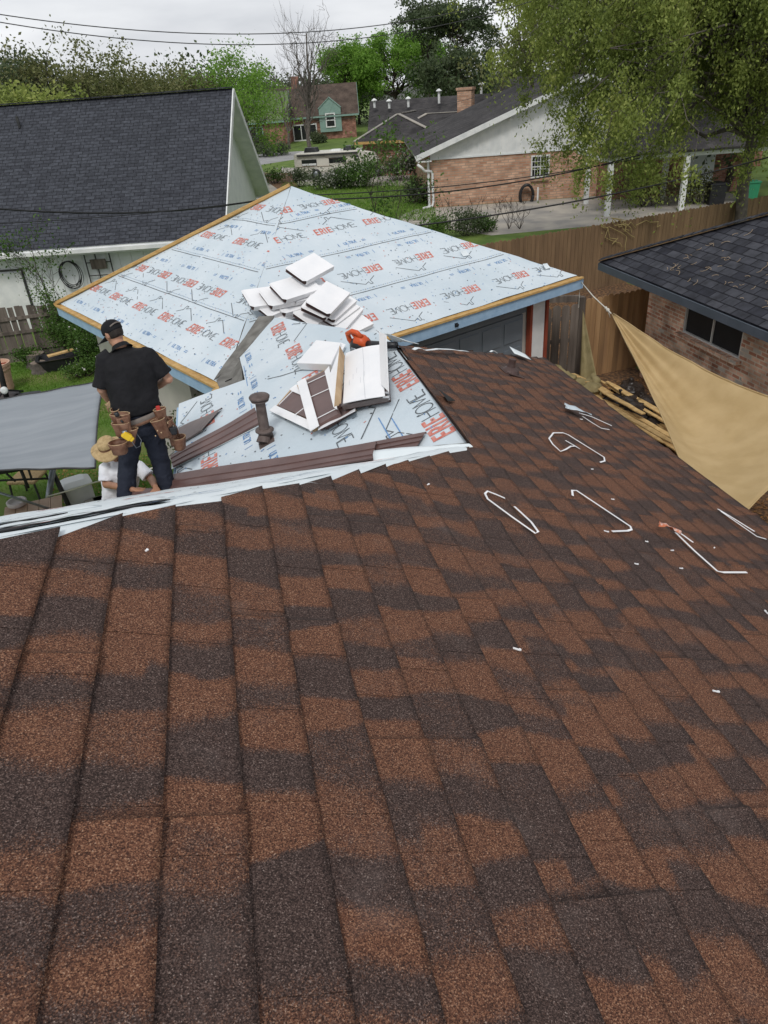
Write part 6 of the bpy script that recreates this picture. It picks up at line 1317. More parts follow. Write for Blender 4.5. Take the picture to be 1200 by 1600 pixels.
# ================================================================== RIGHT SIDE YARD
rs = np.random.default_rng(12)
LG = 'torn off boards piled along the right eave'
proto = MB(); L0 = 3.6; pts_ = []
def plankmesh(L, w_, t, sd):
    r = np.random.default_rng(sd); mb = MB(); n = 10; vs = []
    for i in range(n+1):
        y = L*(i/n-.5); wv = w_*(1+.04*r.normal()) if 0 < i < n else w_*r.uniform(.35, .9); o = r.normal()*.006; zz = .010*math.sin(i*.9+sd)
        vs += [(-wv/2+o, y, zz), (wv/2+o, y, zz), (wv/2+o, y, zz+t), (-wv/2+o, y, zz+t)]
    fs = [(i*4+j, i*4+(j+1) % 4, (i+1)*4+(j+1) % 4, (i+1)*4+j) for i in range(n) for j in range(4)]+[(3, 2, 1, 0), tuple(n*4+j for j in range(4))]
    mb.add(vs, fs); return mb
labs = ['topmost long board of the torn off pile', 'board on the house side of the pile, partly under the eave', 'board on the brick house side of the pile', 'splintered board sticking out toward the sail', 'short board at the near end of the pile', 'short broken board lying crosswise near the sail edge', 'long thin board at the outer edge of the pile', 'board whose far end reaches the khaki tarp', 'narrow splinter lying on the near end of the pile', 'board second from the eave in the pile',
        'board in the middle layer, slightly turned outward', 'board in the middle layer, slightly turned inward', 'board under the topmost one', 'bottom board peeping out at the near end', 'bottom board peeping out at the far end', 'narrow board leaning over the outer edge']
for i, lb_ in enumerate(labs):
    L = (3.9, 3.6, 3.4, 2.4, 1.5, 1.1, 3.7, 3.2, 1.6, 3.5, 3.3, 3.2, 3.6, 2.2, 2.6, 2.8)[i]; w_ = (.14, .12, .13, .10, .12, .09, .07, .12, .05, .12, .13, .12, .14, .13, .12, .07)[i]
    x = 7.50+rs.uniform(-.50, .55); y = 12.2+(3.9-L)*rs.uniform(-.5, .6)
    if 'near' in lb_: y = 10.9
    if 'far end' in lb_: y = 13.1
    o = plankmesh(L, w_, .022, i).build('torn_board', M['lath']); o.location = (x, y, .03+.050*(i*7 % 9)+.02); o.rotation_euler = (rs.normal(0, .012), rs.normal(0, .05), rs.normal(.04, .05)+(.5 if 'crosswise' in lb_ else 0)); tag(o, lb_, 'board', LG)
for i, (a, b, lb_) in enumerate((((905, 618), (985, 682), 'grey metal tube on the torn boards, the left one'), ((915, 622), (990, 676), 'grey metal tube on the torn boards, the right one'))):
    mb = MB(); mb.tube([at(*a, .45), at(*b, .32)], .022, 8); tag(mb.build('metal_tube', M['steel'], smooth=True), lb_, 'tube', 'metal tubes on the torn boards')
# khaki canvas: crumpled heap, long fold and the hanging corner
mb = MB(); r = random.Random(2)
path = [(835, 566, .55), (850, 572, .6), (866, 580, .6), (882, 588, .55), (897, 596, .5)]
mb.tube([V(*at(x, y, z)) for x, y, z in path], [.10, .14, .15, .13, .12], 10)
for _ in range(15):
    x, y = r.uniform(880, 932), r.uniform(588, 612); c = at(x, y, r.uniform(.2, .5)); mb.ball(c, (r.uniform(.10, .20), r.uniform(.12, .24), r.uniform(.08, .15)), 10)
tp2 = fuse(mb, 'canvas_tarp', M['tarp'], None, .03, 2, .4, .14, .16); tag(tp2, 'crumpled khaki canvas heaped where the boards begin', 'tarp')
A_ = V(7.72, 14.98, 1.72); B_ = at(905, 600, .3); Cc = at(937, 614, .28)
mb = MB(); mb.sheet(lambda u, v: A_+(B_-A_)*v+(Cc-B_)*u*v+V(0, -1, 0)*.07*math.sin(u*9)*v*.6, 12, 14, .004); tag(mb.build('canvas_flap', M['tarp'], smooth=True), 'khaki canvas corner hanging in a point from the grey post', 'tarp')
q = at(878, 596, .5); mb = MB(); mb.lathe([(.11, 0), (.12, .03), (.10, .05), (.04, .06), (.001, .06)], q, nrm(V(-.3, -1, .8)), 18); tag(mb.build('black_disc', M['blackplastic'], smooth=True), 'round black plastic lid stuck in the khaki canvas', 'lid')
for i, (x, y, s, lb_) in enumerate(((968, 634, .42, 'black trash bag nearest the khaki canvas, left one of the bags'), (1000, 640, .48, 'largest black trash bag, the middle one'), (1032, 655, .38, 'black trash bag beside the tan sail edge'), (985, 612, .36, 'black trash bag at the back against the fence'))):
    c = at(x, y, s*.45); mb = MB(); r = random.Random(i)
    for _ in range(9): mb.ball(c+V(r.uniform(-.5, .5), r.uniform(-.5, .5), r.uniform(-.3, .25))*s, (s*r.uniform(.45, .7), s*r.uniform(.45, .7), s*r.uniform(.3, .5)), 10)
    mb.lathe([(.05, 0), (.03, .05), (.07, .12)], c+up*s*.6, up, 8); o = fuse(mb, 'trash_bag', M['bagplastic'], None, .03, 3, .5, .16, .14); tag(o, lb_, 'bag', 'black bags by the cedar fence')
# ================================================================== CAMPER
ra, rb = at(463, 283, 0), at(610, 275, 0); ru = nrm((rb-ra)*V(1, 1, 0)); rv = V(-ru[1], ru[0], 0); RL = float(np.dot(rb-ra, ru)); zt = 3.15
sc_ = RL/9.0
cp = thing('camper', 'cream motorhome with dark windows parked in front of the far brick houses', 'motorhome', (ra+rb)/2)
def rp_(s, d, z): return ra*V(1, 1, 0)+ru*s+rv*d+up*z
ztop = float(onpl(475, 240, rv, ra)[2]); print('camper', RL, ztop)
prof = [(0, .55), (0, ztop-.12), (.12, ztop), (RL*.70, ztop), (RL*.84, ztop-.18), (RL*.90, ztop-.75), (RL*.86, ztop*.50), (RL*.76, ztop*.47), (RL*.74, .55)]
mb = MB(); fr_ = [rp_(s, 0, z) for s, z in prof]; bk_ = [rp_(s, 2.5, z) for s, z in prof]; K = len(prof); mb.add(fr_+bk_, [tuple(range(K)), tuple(range(2*K-1, K-1, -1))]+[(i, i+K, (i+1) % K+K, (i+1) % K) for i in range(K)]); mb.build('body', M['rv_white'], cp, bevel=.05)
prof = [(RL*.74, .5), (RL*.74, ztop*.50), (RL*.83, ztop*.50), (RL*.90, ztop*.40), (RL*.99, ztop*.33), (RL, .5)]
mb = MB(); fr_ = [rp_(s, .1, z) for s, z in prof]; bk_ = [rp_(s, 2.3, z) for s, z in prof]; K = len(prof); mb.add(fr_+bk_, [tuple(range(K)), tuple(range(2*K-1, K-1, -1))]+[(i, i+K, (i+1) % K+K, (i+1) % K) for i in range(K)]); mb.build('cab', M['rv_white'], cp, bevel=.05)
mb = MB(); mb.box(rp_(RL*.81, .07, ztop*.42), (RL*.08, .04, .45), (ru, rv, up)); mb.build('cab_window', M['glass'], cp)
for s, w_, z, hh in ((.16, .16, .66, .22), (.46, .18, .70, .20), (.66, .05, .72, .2)):
    mb = MB(); mb.box(rp_(RL*s, -.02, ztop*z), (RL*w_, .05, ztop*hh), (ru, rv, up)); mb.build('window', M['glass'], cp, bevel=.03)
mb = MB(); mb.box(rp_(RL*.16, -.05, ztop*.59), (RL*.15, .03, ztop*.07), (ru, rv, up)); mb.build('blind', M['white'], cp)
mb = MB(); mb.box(rp_(RL*.36, -.10, ztop*.93), (RL*.64, .14, .12), (ru, rv, up)); mb.build('awning', M['frame_black'], cp)
mb = MB()
for s0, s1, z0, z1_ in ((.02, .40, .52, .50), (.28, .50, .88, .68), (.50, .72, .56, .60)): mb.beam(rp_(RL*s0, -.01, ztop*z0), rp_(RL*s1, -.01, ztop*z1_), .012, .07, up=tuple(rv))
mb.v = mb.v; mb.build('stripes', mat('brown_stripe', (.25, .16, .10), (.3, .2, .13), 3, .5), cp)
for s, nm_, w_, h_ in ((.16, 'air_conditioner', 1.2, .32), (.42, 'roof_hatch', .9, .10), (.56, 'air_conditioner', .9, .30)): mb = MB(); mb.loft([(rp_(RL*s, 1.2, ztop), ru*w_*.5, rv*.45, 5), (rp_(RL*s, 1.2, ztop+h_), ru*w_*.42, rv*.36, 4)], 20); mb.build(nm_, M['blackplastic' if h_ > .2 else 'white'], cp)
for s in (.22, .86):
    w0 = rp_(RL*s, -.02, .42); mb = MB(); mb.lathe([(.25, -.02), (.40, 0), (.42, .05), (.42, .22), (.38, .26)], w0, rv, 20); wh_ = mb.build('wheel', M['blackplastic'], cp, smooth=True); mb = MB(); mb.lathe([(.001, -.05), (.10, -.05), (.23, -.01), (.25, .03)], w0, rv, 16); mb.build('rim', M['steel'], wh_, smooth=True)
# ================================================================== OVERHEAD CABLES
def cable(nm, lab, pts, sag, r_, m='black', n=40):
    mb = MB(); P = [V(*p) for p in pts]; out_ = []
    for a, b in zip(P[:-1], P[1:]):
        for i in range(n): t = i/n; out_.append(a+(b-a)*t-up*sag*4*t*(1-t))
    out_.append(P[-1]); mb.tube(out_, r_, 5); o = mb.build(nm, M[m]); tag(o, lab, 'cable', 'overhead cables'); return o
cable('overhead_cable', 'upper overhead cable crossing the sky at the top left', [dist(-120, 2, 21), dist(830, -12, 26)], .78, .011, 'frame_black')
cable('overhead_cable', 'lower overhead cable crossing the sky at the top left', [dist(-120, 12, 21), dist(830, 2, 26)], .85, .011, 'frame_black')
cable('overhead_cable', 'thick cable crossing before the left roof at the height of its eave', [dist(-60, 321, 20), dist(430, 308, 23)], .28, .022)
cable('overhead_cable', 'thin cable crossing before the left roof just below the thick one', [dist(-60, 352, 19.5), dist(430, 309, 23)], .10, .010)
cable('overhead_cable', 'upper thick cable crossing the far brick wall', [dist(440, 312, 22), dist(1000, 242, 27)], .35, .020)
cable('overhead_cable', 'thin cable twisted with the upper thick one across the brick wall', [dist(440, 306, 22), dist(1000, 247, 27)], .22, .014)
cable('overhead_cable', 'lower thick cable passing above the driveway toward the white post', [dist(560, 362, 23), dist(1250, 232, 28)], .30, .024)
cable('overhead_cable', 'faint thin wire rising before the bright green trees', [dist(400, 186, 40), dist(900, 96, 48)], .9, .010, 'frame_black')
# ================================================================== PEOPLE
def hand(mb, wrist, d, palmn, s=1.0, curl=.5, thumb=1):
    """palm, four curled fingers of different length, thumb from the side of the palm"""
    d = nrm(d); palmn = nrm(palmn-d*np.dot(palmn, d)); sd = np.cross(d, palmn)*thumb; W = V(*wrist)
    mb.loft([(W, sd*.024*s, palmn*.018*s), (W+d*.03*s, sd*.034*s, palmn*.017*s), (W+d*.085*s, sd*.041*s, palmn*.014*s), (W+d*.10*s, sd*.038*s, palmn*.011*s)], 12)
    for i, (off, ln) in enumerate(((.031, .070), (.0105, .080), (-.0105, .075), (-.031, .058))):
        b = W+d*.088*s+sd*off*s; pts = [b]; a = curl*.5; dirv = nrm(d+sd*off*2.0)
        for k in range(3):
            seg = ln*s*(.45, .32, .23)[k]; v = dirv*math.cos(a)+palmn*math.sin(a); pts.append(pts[-1]+v*seg); a += curl*(.75+.1*i)
        mb.tube(pts, [.0098*s, .0090*s, .0082*s, .0068*s], 8)
    b = W+d*.03*s+sd*.030*s; mb.tube([b, b+(sd*.8+d*.5+palmn*.35)*.034*s, b+(sd*.85+d*1.0+palmn*.7)*.050*s, b+(sd*.75+d*1.4+palmn*.95)*.062*s], [.013*s, .0115*s, .010*s, .0075*s], 8)
def head(mb, c, f, upv, s=1.0, female=False):
    """skull, jaw, nose, brow, ears"""
    f = nrm(f); upv = nrm(upv-f*np.dot(upv, f)); r = np.cross(f, upv); c = V(*c)
    def P(x, y, z): return c+(r*x+f*y+upv*z)*s
    rings = [(-.118, .030, .030, .045), (-.105, .045, .045, .040), (-.075, .058, .066, .022), (-.04, .066, .080, .010), (0, .074, .092, 0), (.04, .077, .096, -.004), (.075, .070, .088, -.006), (.10, .052, .066, -.006), (.118, .026, .034, -.006), (.122, .004, .006, -.006)]
    mb.loft([(P(0, y, z), r*w_*s, f*dd*s, 2.2) for z, w_, dd, y in rings], 20)
    mb.loft([(P(0, .095, .015), r*.008*s, upv*.006*s), (P(0, .108, -.018), r*.014*s, upv*.008*s), (P(0, .112, -.030), r*.017*s, upv*.010*s), (P(0, .088, -.034), r*.014*s, upv*.010*s)], 10)
    for q in (-1, 1):
        mb.loft([(P(q*.070, -.004, 0), f*.010*s, upv*.026*s), (P(q*.082, -.010, .004), f*.020*s, upv*.033*s), (P(q*.090, -.014, .006), f*.017*s, upv*.030*s)], 12)
        mb.ball(P(q*.030, .080, .020), .013*s, 8); mb.loft([(P(q*.014, .090, .034), upv*.006*s, f*.008*s), (P(q*.036, .086, .038), upv*.007*s, f*.009*s), (P(q*.055, .070, .033), upv*.005*s, f*.007*s)], 8)
    mb.loft([(P(-.024, .080, -.062), upv*.005*s, f*.006*s), (P(0, .090, -.060), upv*.010*s, f*.010*s), (P(.024, .080, -.062), upv*.005*s, f*.006*s)], 8)
    mb.ball(P(0, .070, -.095), .022*s, 8)
    return P, r, f, upv
def W1p(x, y, d=0): return V(*dist(x, y, L1_+d))
L1_ = math.hypot(-.95, 6.95); cdir = nrm(V(-.95, 6.95, 0)); crt = V(cdir[1], -cdir[0], 0)
def yaw(a): a = R_(a); return cdir*math.cos(a)-crt*math.sin(a)      # turned a degrees to the left of the viewing direction
f1 = yaw(12); r1 = V(f1[1], -f1[0], 0)
w1 = thing('person', 'person in black cap, black polo and navy trousers with leather tool belt, seen from behind', 'person', (-1.13, 6.85, 2.9))
# joints
hipL, hipR = W1p(207, 662, .0), W1p(231, 660, .02); knL, knR = W1p(200, 728, .06), W1p(251, 722, .06); anL, anR = W1p(197, 775, -.02), W1p(262, 767, -.02)
pel = (hipL+hipR)/2; wai = W1p(213, 640, .02); che = W1p(205, 592, .08); sho = W1p(198, 556, .14); nek = W1p(188, 541, .20); hd_ = W1p(178, 522, .27)
shL, shR = W1p(165, 558, .13), W1p(230, 553, .13); elL, elR = W1p(159, 608, .10), W1p(263, 592, .08); wrL, wrR = W1p(173, 630, .33), W1p(238, 608, .34)
mb = MB()
for h_, k_, a_ in ((hipL, knL, anL), (hipR, knR, anR)): mb.tube([h_+up*.04, h_, (h_+k_)/2, k_, (k_+a_)/2, a_, a_-up*.04], [.08, .090, .078, .056, .054, .04, .045], 12)
mb.loft([(pel-up*.05, r1*.15, f1*.10), (pel+up*.04, r1*.165, f1*.11), (wai, r1*.16, f1*.11), (che, r1*.18, f1*.12), (sho, r1*.17, f1*.10), (nek-up*.03, r1*.08, f1*.07)], 18)
mb.tube([nek-up*.05, nek, hd_-up*.06], [.07, .062, .060], 12)
for s_, e_, v_ in ((shL, elL, wrL), (shR, elR, wrR)): mb.tube([s_, s_*.5+e_*.5, e_, e_*.55+v_*.45, v_], [.062, .054, .046, .043, .030], 12); mb.ball(e_, .047, 10)
for a_ in (anL, anR): mb.loft([(a_-up*.02-f1*.05, r1*.04, up*.04), (a_-up*.05+f1*.10, r1*.045, up*.03), (a_-up*.06+f1*.19, r1*.04, up*.02)], 12)
hf1 = nrm(yaw(38)-up*.50); hp, hr, hf, hu = head(mb, hd_, hf1, up, 1.02)
hand(mb, wrL, wrL-elL+crt*.1, -up, 1.0, .7, 1); hand(mb, wrR, wrR-elR, -up, 1.0, .7, -1)
fuse(mb, 'body', M['skin'], w1, .0075, 3, .4)
# hair and cap
mb = MB(); mb.loft([(hp(0, -.012, z), hr*a_, hf*b_, 2.2) for z, a_, b_ in ((-.045, .058, .066), (-.03, .071, .085), (0, .079, .095), (.04, .082, .098), (.06, .078, .094))], 20); 
k = []; o_ = fuse(mb, 'hair', M['hair'], w1, .008, 2)
for v_ in o_.data.vertices:      # keep the face clear: push the front of the cap of hair back
    q = np.array(v_.co)-hd_; 
    if np.dot(q, hf) > .028: v_.co = Vector(np.array(v_.co)-hf*(np.dot(q, hf)-.028))
mb = MB(); mb.loft([(hp(0, -.006, z), hr*a_, hf*b_, 2.15) for z, a_, b_ in ((.018, .090, .108), (.045, .092, .110), (.08, .086, .102), (.11, .066, .080), (.128, .036, .045), (.134, .004, .005))], 28)
cap = fuse(mb, 'cap', M['polo'], w1, .008, 3, .5)
mb = MB()
def brim(u, v): a = (u-.5)*2.3; rr = .100+.085*v; return hp(math.sin(a)*rr*.90, math.cos(a)*rr*1.10-.01, .022-.030*v-.022*(u-.5)**2*4)
mb.sheet(brim, 14, 6, .004); mb.build('cap_brim', M['polo'], cap, smooth=True)
mb = MB(); mb.tube([hp(math.sin(a)*.089, -math.cos(a)*.112-.006, .052+.020*math.cos(a*1.6)) for a in np.linspace(-.75, .75, 9)], .007, 6); mb.ball(hp(0, -.006, .136), .009, 8); mb.build('cap_strap', M['leather2'], cap, smooth=True)
# polo shirt: torso, sleeves, collar
mb = MB(); t1 = nrm(sho-wai)
fd_ = nrm(f1-t1*np.dot(f1, t1))
mb.loft([(wai-up*.045, r1*.225, fd_*.165, 2.4), (wai+up*.02, r1*.228, fd_*.165, 2.4), ((wai+che)/2, r1*.232, fd_*.165, 2.4), (che, r1*.242, fd_*.165, 2.4), ((che+sho)/2+up*.01, r1*.248, fd_*.160, 2.4), (sho-up*.01, r1*.236, fd_*.135, 2.3), (sho+up*.035, r1*.17, fd_*.110, 2.2), (nek-up*.035, r1*.105, fd_*.090), (nek-up*.01, r1*.075, fd_*.075)], 28)
hmL = elL+(shL-elL)*.05; hmR = elR+(shR-elR)*.16
mb.tube([shL+r1*.05, shL-up*.02-r1*.005, (shL+hmL)/2, hmL], [.085, .088, .084, .087], 14); mb.tube([shR-r1*.05, shR-up*.015, (shR+hmR)/2, hmR], [.085, .086, .080, .082], 14)
sh_ = fuse(mb, 'polo_shirt', M['polo'], w1, .0085, 3, .5, .024, .085)
mb = MB(); cn_ = nrm(hd_-nek); cx_ = nrm(r1-cn_*np.dot(r1, cn_)); cy_ = np.cross(cn_, cx_)
mb.loft([(nek-cn_*.03, cx_*.098, cy_*.092), (nek+cn_*.012, cx_*.078, cy_*.078), (nek+cn_*.016, cx_*.072, cy_*.072), (nek-cn_*.012, cx_*.088, cy_*.086), (nek-cn_*.035, cx_*.108, cy_*.104)], 24, cap=False); mb.build('collar', M['polo'], sh_, smooth=True)
for nm_, a_, b_ in (('sleeve_hem', shL, hmL), ('sleeve_hem', shR, hmR)): d_ = nrm(b_-a_); x_ = nrm(np.cross(d_, V(.1, .9, .2))); y_ = np.cross(d_, x_); mb = MB(); rr = .0885 if a_ is shL else .084; mb.loft([(b_-d_*.030, x_*rr, y_*rr), (b_-d_*.004, x_*(rr+.001), y_*(rr+.001)), (b_-d_*.002, x_*(rr-.008), y_*(rr-.008)), (b_-d_*.02, x_*(rr-.010), y_*(rr-.010))], 20, cap=False); mb.build(nm_, M['polo'], sh_, smooth=True)
# trousers
mb = MB()
mb.loft([(wai-up*.02, r1*.205, f1*.150, 2.3), (wai-up*.09, r1*.210, f1*.160, 2.4), (pel-up*.01, r1*.208, f1*.168, 2.4), (pel-up*.09, r1*.185, f1*.150, 2.3)], 26)
for h_, k_, a_, q in ((hipL, knL, anL, -1), (hipR, knR, anR, 1)):
    h2 = h_+r1*q*.01; pts = [h2+up*.03, h2-up*.04, h2*.55+k_*.45, k_, k_*.5+a_*.5, a_+up*.03, a_-up*.025]
    mb.tube(pts, [.115, .122, .108, .092, .088, .086, .094], 16)
tr_ = fuse(mb, 'trousers', M['jeans'], w1, .009, 3, .5, .030, .07)
# boots
for a_ in (anL, anR):
    mb = MB(); mb.loft([(a_-f1*.09-up*.035, r1*.040, up*.045, 3), (a_-f1*.03-up*.03, r1*.048, up*.06, 3), (a_+f1*.08-up*.045, r1*.052, up*.045, 3), (a_+f1*.17-up*.06, r1*.05, up*.03, 3), (a_+f1*.21-up*.065, r1*.03, up*.018, 3)], 16); mb.build('boot', M['leather2'], w1, smooth=True)
# tool belt
tb = MB(); bl = []
for z, w_, d_ in ((-.005, .236, .182), (-.030, .243, .190), (-.062, .243, .190), (-.080, .236, .184)): bl.append((wai-up*.012+up*z, r1*w_+up*.03, f1*d_, 2.5))
tb.loft(bl, 30, cap=False); belt = tb.build('tool_belt', M['leather2'], w1, smooth=True); so_ = belt.modifiers.new('t', 'SOLIDIFY'); so_.thickness = .006
tb = MB(); tb.loft([(wai-up*.03+up*z, r1*(.249)+up*.03, f1*.197, 2.5) for z in (-.03, -.058)], 30, cap=False); o = tb.build('belt_strap', M['leather'], belt, smooth=True); so_ = o.modifiers.new('t', 'SOLIDIFY'); so_.thickness = .005
def pouch(c, w_, dp, h, ax, label=None, lean=0, open_=True, nm='pouch', m='leather', flare=1.15):
    """open leather pocket: c top centre, ax outward direction"""
    ax = nrm(ax*V(1, 1, 0)); sd = V(ax[1], -ax[0], 0); dn = nrm(-up+sd*lean); mb = MB()
    R = [(c+dn*h, w_*.40, dp*.40), (c+dn*h*.93, w_*.46, dp*.46), (c+dn*h*.5, w_*.48, dp*.5), (c, w_*.5*flare, dp*.5*flare), (c-dn*.004, w_*.5*flare-.004, dp*.5*flare-.004), (c+dn*h*.3, w_*.48-.010, dp*.48-.012), (c+dn*h*.75, w_*.40, dp*.36)]
    mb.loft([(p, sd*a_, ax*b_, 3.0) for p, a_, b_ in R], 22); o = mb.build(nm, M[m], belt, smooth=True)
    if label: o['label'] = label
    mb = MB(); mb.tube([c-dn*.002+sd*math.cos(t)*w_*.5*flare+ax*math.sin(t)*dp*.5*flare for t in np.linspace(0, 6.283, 21)], .0035, 5); mb.build('rim', M['card_kraft'], o, smooth=True); return o
bk = -f1
mb = MB(); c = W1p(188, 646, -.20)
pouch(W1p(187, 647, -.20), .165, .085, .15, -cdir-crt*.4); pouch(W1p(188, 661, -.25), .15, .07, .13, -cdir-crt*.4); pouch(W1p(184, 691, -.27), .150, .13, .115, -cdir-crt*.3, flare=1.2)
pouch(W1p(205, 671, -.25), .11, .07, .17, -cdir, lean=.35)
pouch(W1p(179, 640, -.10), .10, .07, .16, -crt); 
mb = MB(); mb.box(W1p(195, 668, -.28), (.11, .02, .20), (crt, cdir, up)); mb.build('leather_flap', M['leather'], belt, bevel=.01)
mb = MB(); q = W1p(198, 681, -.33); ax_ = nrm(-up*.8+crt*.7); s2 = np.cross(ax_, cdir); mb.box(q, (.062, .05, .085), (s2, cdir, ax_)); mb.box(q+ax_*.05, (.045, .04, .04), (s2, cdir, ax_)); tl_o = mb.build('yellow_tool', M['yellow'], belt, bevel=.008)
mb = MB(); mb.tube([W1p(194, 673, -.32), W1p(196, 678, -.32)], [.022, .024], 12); mb.build('tool_end', M['steel'], tl_o, smooth=True)
mb = MB(); mb.tube([W1p(206, 690, -.30), W1p(213, 700, -.28), W1p(219, 697, -.25), W1p(221, 688, -.22), W1p(214, 678, -.22)], .0035, 5); mb.build('wire_loop', M['steel'], belt, smooth=True)
mb = MB(); mb.tube([W1p(181, 645, -.27), W1p(184, 650, -.27)], .022, 10); mb.tube([W1p(189, 657, -.30), W1p(192, 660, -.30)], .010, 8); mb.build('tool_handles', M['blackplastic'], belt, smooth=True)
# right side pouches
pouch(W1p(249, 639, -.12), .11, .07, .12, -cdir+crt*.5); pouch(W1p(246, 656, -.18), .125, .06, .20, -cdir+crt*.4, lean=-.2); pouch(W1p(262, 655, -.06), .12, .08, .17, crt-cdir*.4, lean=.4)
pouch(W1p(279, 683, -.05), .125, .11, .125, crt-cdir*.6, lean=.12, flare=1.2); pouch(W1p(268, 672, -.04), .10, .07, .15, crt-cdir*.3, lean=.1)
mb = MB(); mb.box(W1p(247, 638, -.15), (.04, .03, .05), (crt, cdir, up)); mb.build('red_tool', M['red'], belt, bevel=.008)
mb = MB(); q = W1p(270, 673, -.13); ax_ = nrm(up+crt*.15); mb.box(q, (.085, .045, .085), (np.cross(ax_, -cdir), cdir, ax_)); tm = mb.build('tape_measure', M['blackplastic'], belt, bevel=.018)
mb = MB(); mb.box(q-crt*.050-up*.003, (.016, .046, .075), (np.cross(ax_, -cdir), cdir, ax_)); mb.build('tape_side', M['yellow'], tm, bevel=.005)
mb = MB(); mb.tube([W1p(256, 648, -.10), W1p(266, 656, -.10), W1p(276, 668, -.08), W1p(279, 682, -.06)], .011, 6); mb.tube([W1p(244, 652, -.20), W1p(252, 666, -.20), W1p(262, 668, -.16), W1p(270, 662, -.12)], .006, 6); mb.build('leather_strap', M['leather'], belt, smooth=True)
for x, y, d_ in ((252, 676, -.25), (243, 681, -.24), (246, 673, -.24), (262, 661, -.18)): mb = MB(); mb.ball(W1p(x, y, d_), .007, 8); mb.build('rivet', M['card_kraft'], belt, smooth=True)
mb = MB(); mb.loft([(W1p(166, 624, .10), crt*.03, up*.02), (W1p(170, 630, .10), crt*.045, up*.03), (W1p(174, 637, .12), crt*.03, up*.02)], 12); o = fuse(mb, 'glove', M['card_kraft'], w1, .008, 2, .4, .012, .04)
# ------------------------------------------------------------------ the hatted worker beyond the eave
P2 = (-1.36, 7.50); L2_ = math.hypot(*P2)
def W2p(x, y, d=0): return V(*dist(x, y, L2_+d))
f2 = nrm(-cdir*.75+crt*.66); r2 = V(f2[1], -f2[0], 0)          # faces back toward the roof edge
w2 = thing('person', 'person in straw hat and white t-shirt reaching over the roof edge', 'person', (P2[0], P2[1], 1.2))
hd2 = W2p(178, 702, -.05); nk2 = W2p(184, 716, 0); sc2 = W2p(188, 727, 0); ch2 = W2p(189, 748, .04); wa2 = W2p(186, 786, .10); hp2 = wa2-up*.14+cdir*.03
fa2 = nrm(-cdir+crt*.15); ra2 = -crt                                # torso squared to the camera
sL, sR = W2p(165, 731, 0), W2p(215, 729, 0); eL, eR = W2p(166, 757, -.08), W2p(236, 748, -.12)
hR_ = at(243, 761, 3.06); hL_ = at(209, 765, 3.05)
mb = MB(); mb.loft([(hp2-up*.02, crt*.15, cdir*.10), (wa2, crt*.14, cdir*.10), (ch2, crt*.16, cdir*.11), (sc2-up*.02, crt*.16, cdir*.09), (nk2-up*.02, crt*.07, cdir*.065)], 18)
mb.tube([nk2-up*.05, nk2, hd2-up*.07], [.06, .055, .055], 12)
for s_, e_, v_ in ((sL, eL, hL_), (sR, eR, hR_)): mb.tube([s_, (s_+e_)/2, e_, e_*.5+v_*.5, v_], [.058, .048, .042, .038, .027], 12); mb.ball(e_, .043, 10)
ft = []
for q in (-1, 1): h_ = hp2+crt*.09*q-up*.03; k_ = h_-up*.40+(-cdir)*.05; a_ = k_-up*.40+cdir*.06; ft.append((h_, k_, a_)); mb.tube([h_, (h_+k_)/2, k_, (k_+a_)/2, a_], [.085, .072, .052, .05, .038], 12); mb.loft([(a_-up*.01, crt*.035, up*.04), (a_-up*.05-cdir*.12, crt*.04, up*.025)], 10)
hp_, hr2, hff2, hu2 = head(mb, hd2, nrm(crt*.75-cdir*.60-up*.35), up, 1.0)
hand(mb, hL_, V(.55, -.35, -.12)+crt*.5, -up, 1.02, .45, 1); hand(mb, hR_, -up*.25-cdir*.8+crt*.05, -up, 1.02, .55, -1)
fuse(mb, 'body', M['skin2'], w2, .0075, 3, .4)
mb = MB(); mb.loft([(hp_(0, -.01, z), hr2*a_, hff2*b_, 2.2) for z, a_, b_ in ((-.05, .055, .062), (-.02, .074, .088), (.03, .081, .098))], 20); o_ = fuse(mb, 'hair', M['hair'], w2, .008, 2)
for v_ in o_.data.vertices:
    q = np.array(v_.co)-hd2
    if np.dot(q, hff2) > .030: v_.co = Vector(np.array(v_.co)-hff2*(np.dot(q, hff2)-.030))
mb = MB(); mb.loft([(hp_(0, .070, -.085), hr2*.042, hu2*.022), (hp_(0, .088, -.088), hr2*.030, hu2*.020), (hp_(0, .094, -.078), hr2*.014, hu2*.010)], 12); mb.build('beard', M['hair'], w2, smooth=True)
# straw hat
ha = nrm(up*.90-crt*.22-cdir*.22); hx = nrm(np.cross(ha, cdir)); hy = np.cross(ha, hx); hc_ = hd2-crt*.055+up*.055
mb = MB()
def hatf(u, v):
    a = 2*math.pi*u; rr = .092+.090*v; wv = .030*math.cos(2*a+.4)*v*v; return hc_+hx*math.cos(a)*rr+hy*math.sin(a)*rr*1.08+ha*(-.004-.030*v*v+wv+.003*math.sin(30*a)*v)
mb.grid(hatf, 60, 8); hb = mb.build('straw_hat', M['straw'], w2, smooth=True); so_ = hb.modifiers.new('t', 'SOLIDIFY'); so_.thickness = .004
mb = MB(); mb.loft([(hc_+ha*z, hx*a_, hy*a_*1.1, 2.2) for z, a_ in ((-.006, .094), (.03, .092), (.060, .085), (.078, .070), (.080, .045), (.070, .01))], 28); mb.build('crown', M['straw'], hb, smooth=True)
mb = MB(); mb.loft([(hc_+ha*z, hx*a_, hy*a_*1.1, 2.2) for z, a_ in ((-.002, .0965), (.020, .095))], 28, cap=False); mb.build('hat_band', M['leather'], hb, smooth=True)
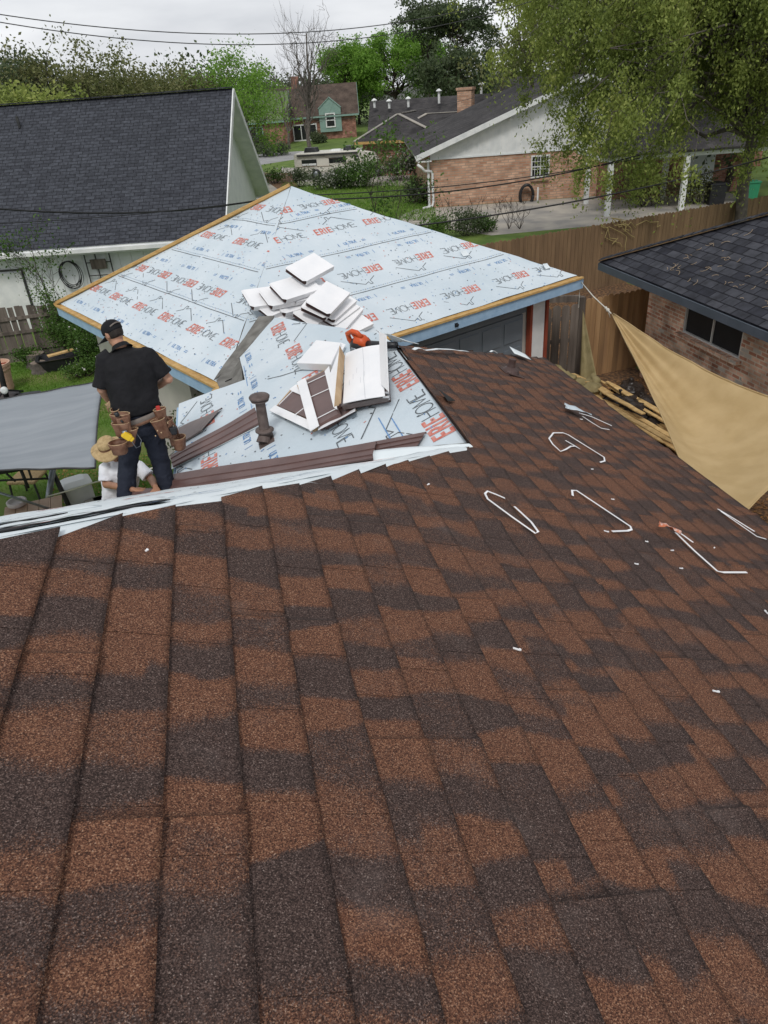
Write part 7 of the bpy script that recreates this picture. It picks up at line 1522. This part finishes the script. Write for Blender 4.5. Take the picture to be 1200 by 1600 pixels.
# t-shirt
mb = MB()
mb.loft([(hp2-up*.03, crt*.190, cdir*.140, 2.4), (wa2, crt*.185, cdir*.140, 2.4), (ch2, crt*.205, cdir*.145, 2.4), (sc2-up*.04, crt*.215, cdir*.130, 2.3), (sc2+up*.01, crt*.175, cdir*.105, 2.2), (nk2-up*.035, crt*.095, cdir*.08), (nk2-up*.015, crt*.072, cdir*.068)], 26)
for s_, e_ in ((sL, eL), (sR, eR)): mb.tube([s_+(sc2-s_)*.3, s_-up*.01, s_+(e_-s_)*.45, s_+(e_-s_)*.80], [.075, .078, .074, .080], 14)
fuse(mb, 'tshirt', M['tee'], w2, .0095, 3, .5, .022, .08)
mb = MB(); mb.loft([(hp2+up*.0, crt*.172, cdir*.125, 2.3), (hp2-up*.10, crt*.175, cdir*.13, 2.3)], 22)
for h_, k_, a_ in ft: mb.tube([h_, (h_+k_)/2, k_, (k_+a_)/2, a_+up*.03], [.10, .09, .075, .07, .068], 14)
fuse(mb, 'trousers', M['jeans'], w2, .012, 3, .5, .015, .1)
for h_, k_, a_ in ft: mb = MB(); mb.loft([(a_+cdir*.07-up*.03, crt*.04, up*.04, 3), (a_-up*.035, crt*.048, up*.05, 3), (a_-cdir*.14-up*.055, crt*.045, up*.028, 3)], 14); mb.build('boot', M['leather2'], w2, smooth=True)
# ladder he stands on
fz = ft[0][2][2]-.085; lt = thing('ladder', 'aluminium ladder under the hatted worker, leaning on the roof eave', 'ladder', (-1.4, 7.9, 0)); lc = (ft[0][2]+ft[1][2])/2-cdir*.05
lt0 = V(lc[0], lc[1], 0)+cdir*.28; ltd = nrm(V(lc[0], lc[1], fz)-lt0)
for q in (-1, 1): mb = MB(); mb.beam(lt0+crt*.21*q, lt0+crt*.21*q+ltd*2.35, .03, .07, up=tuple(cdir)); mb.build('rail', M['steel'], lt)
for i in range(8):
    z_ = fz-.28*4+.28*i
    if z_ > .1: p_ = lt0+ltd*(z_/ltd[2]); mb = MB(); mb.tube([p_-crt*.2, p_+crt*.2], .017, 8); mb.build('rung', M['steel'], lt)
# brown scrap in his hands
mb = MB(); c_ = (hL_+hR_)/2-cdir*.02; mb.sheet(lambda u, v: c_+crt*.26*(u-.5)+V(0, -.16, 0)*(v-.3)+up*(-.02+.012*math.sin(u*5)), 6, 4, .003); tag(mb.build('metal_scrap', M['metal_brown'], smooth=True), 'small brown metal piece between the hands of the hatted worker', 'scrap')
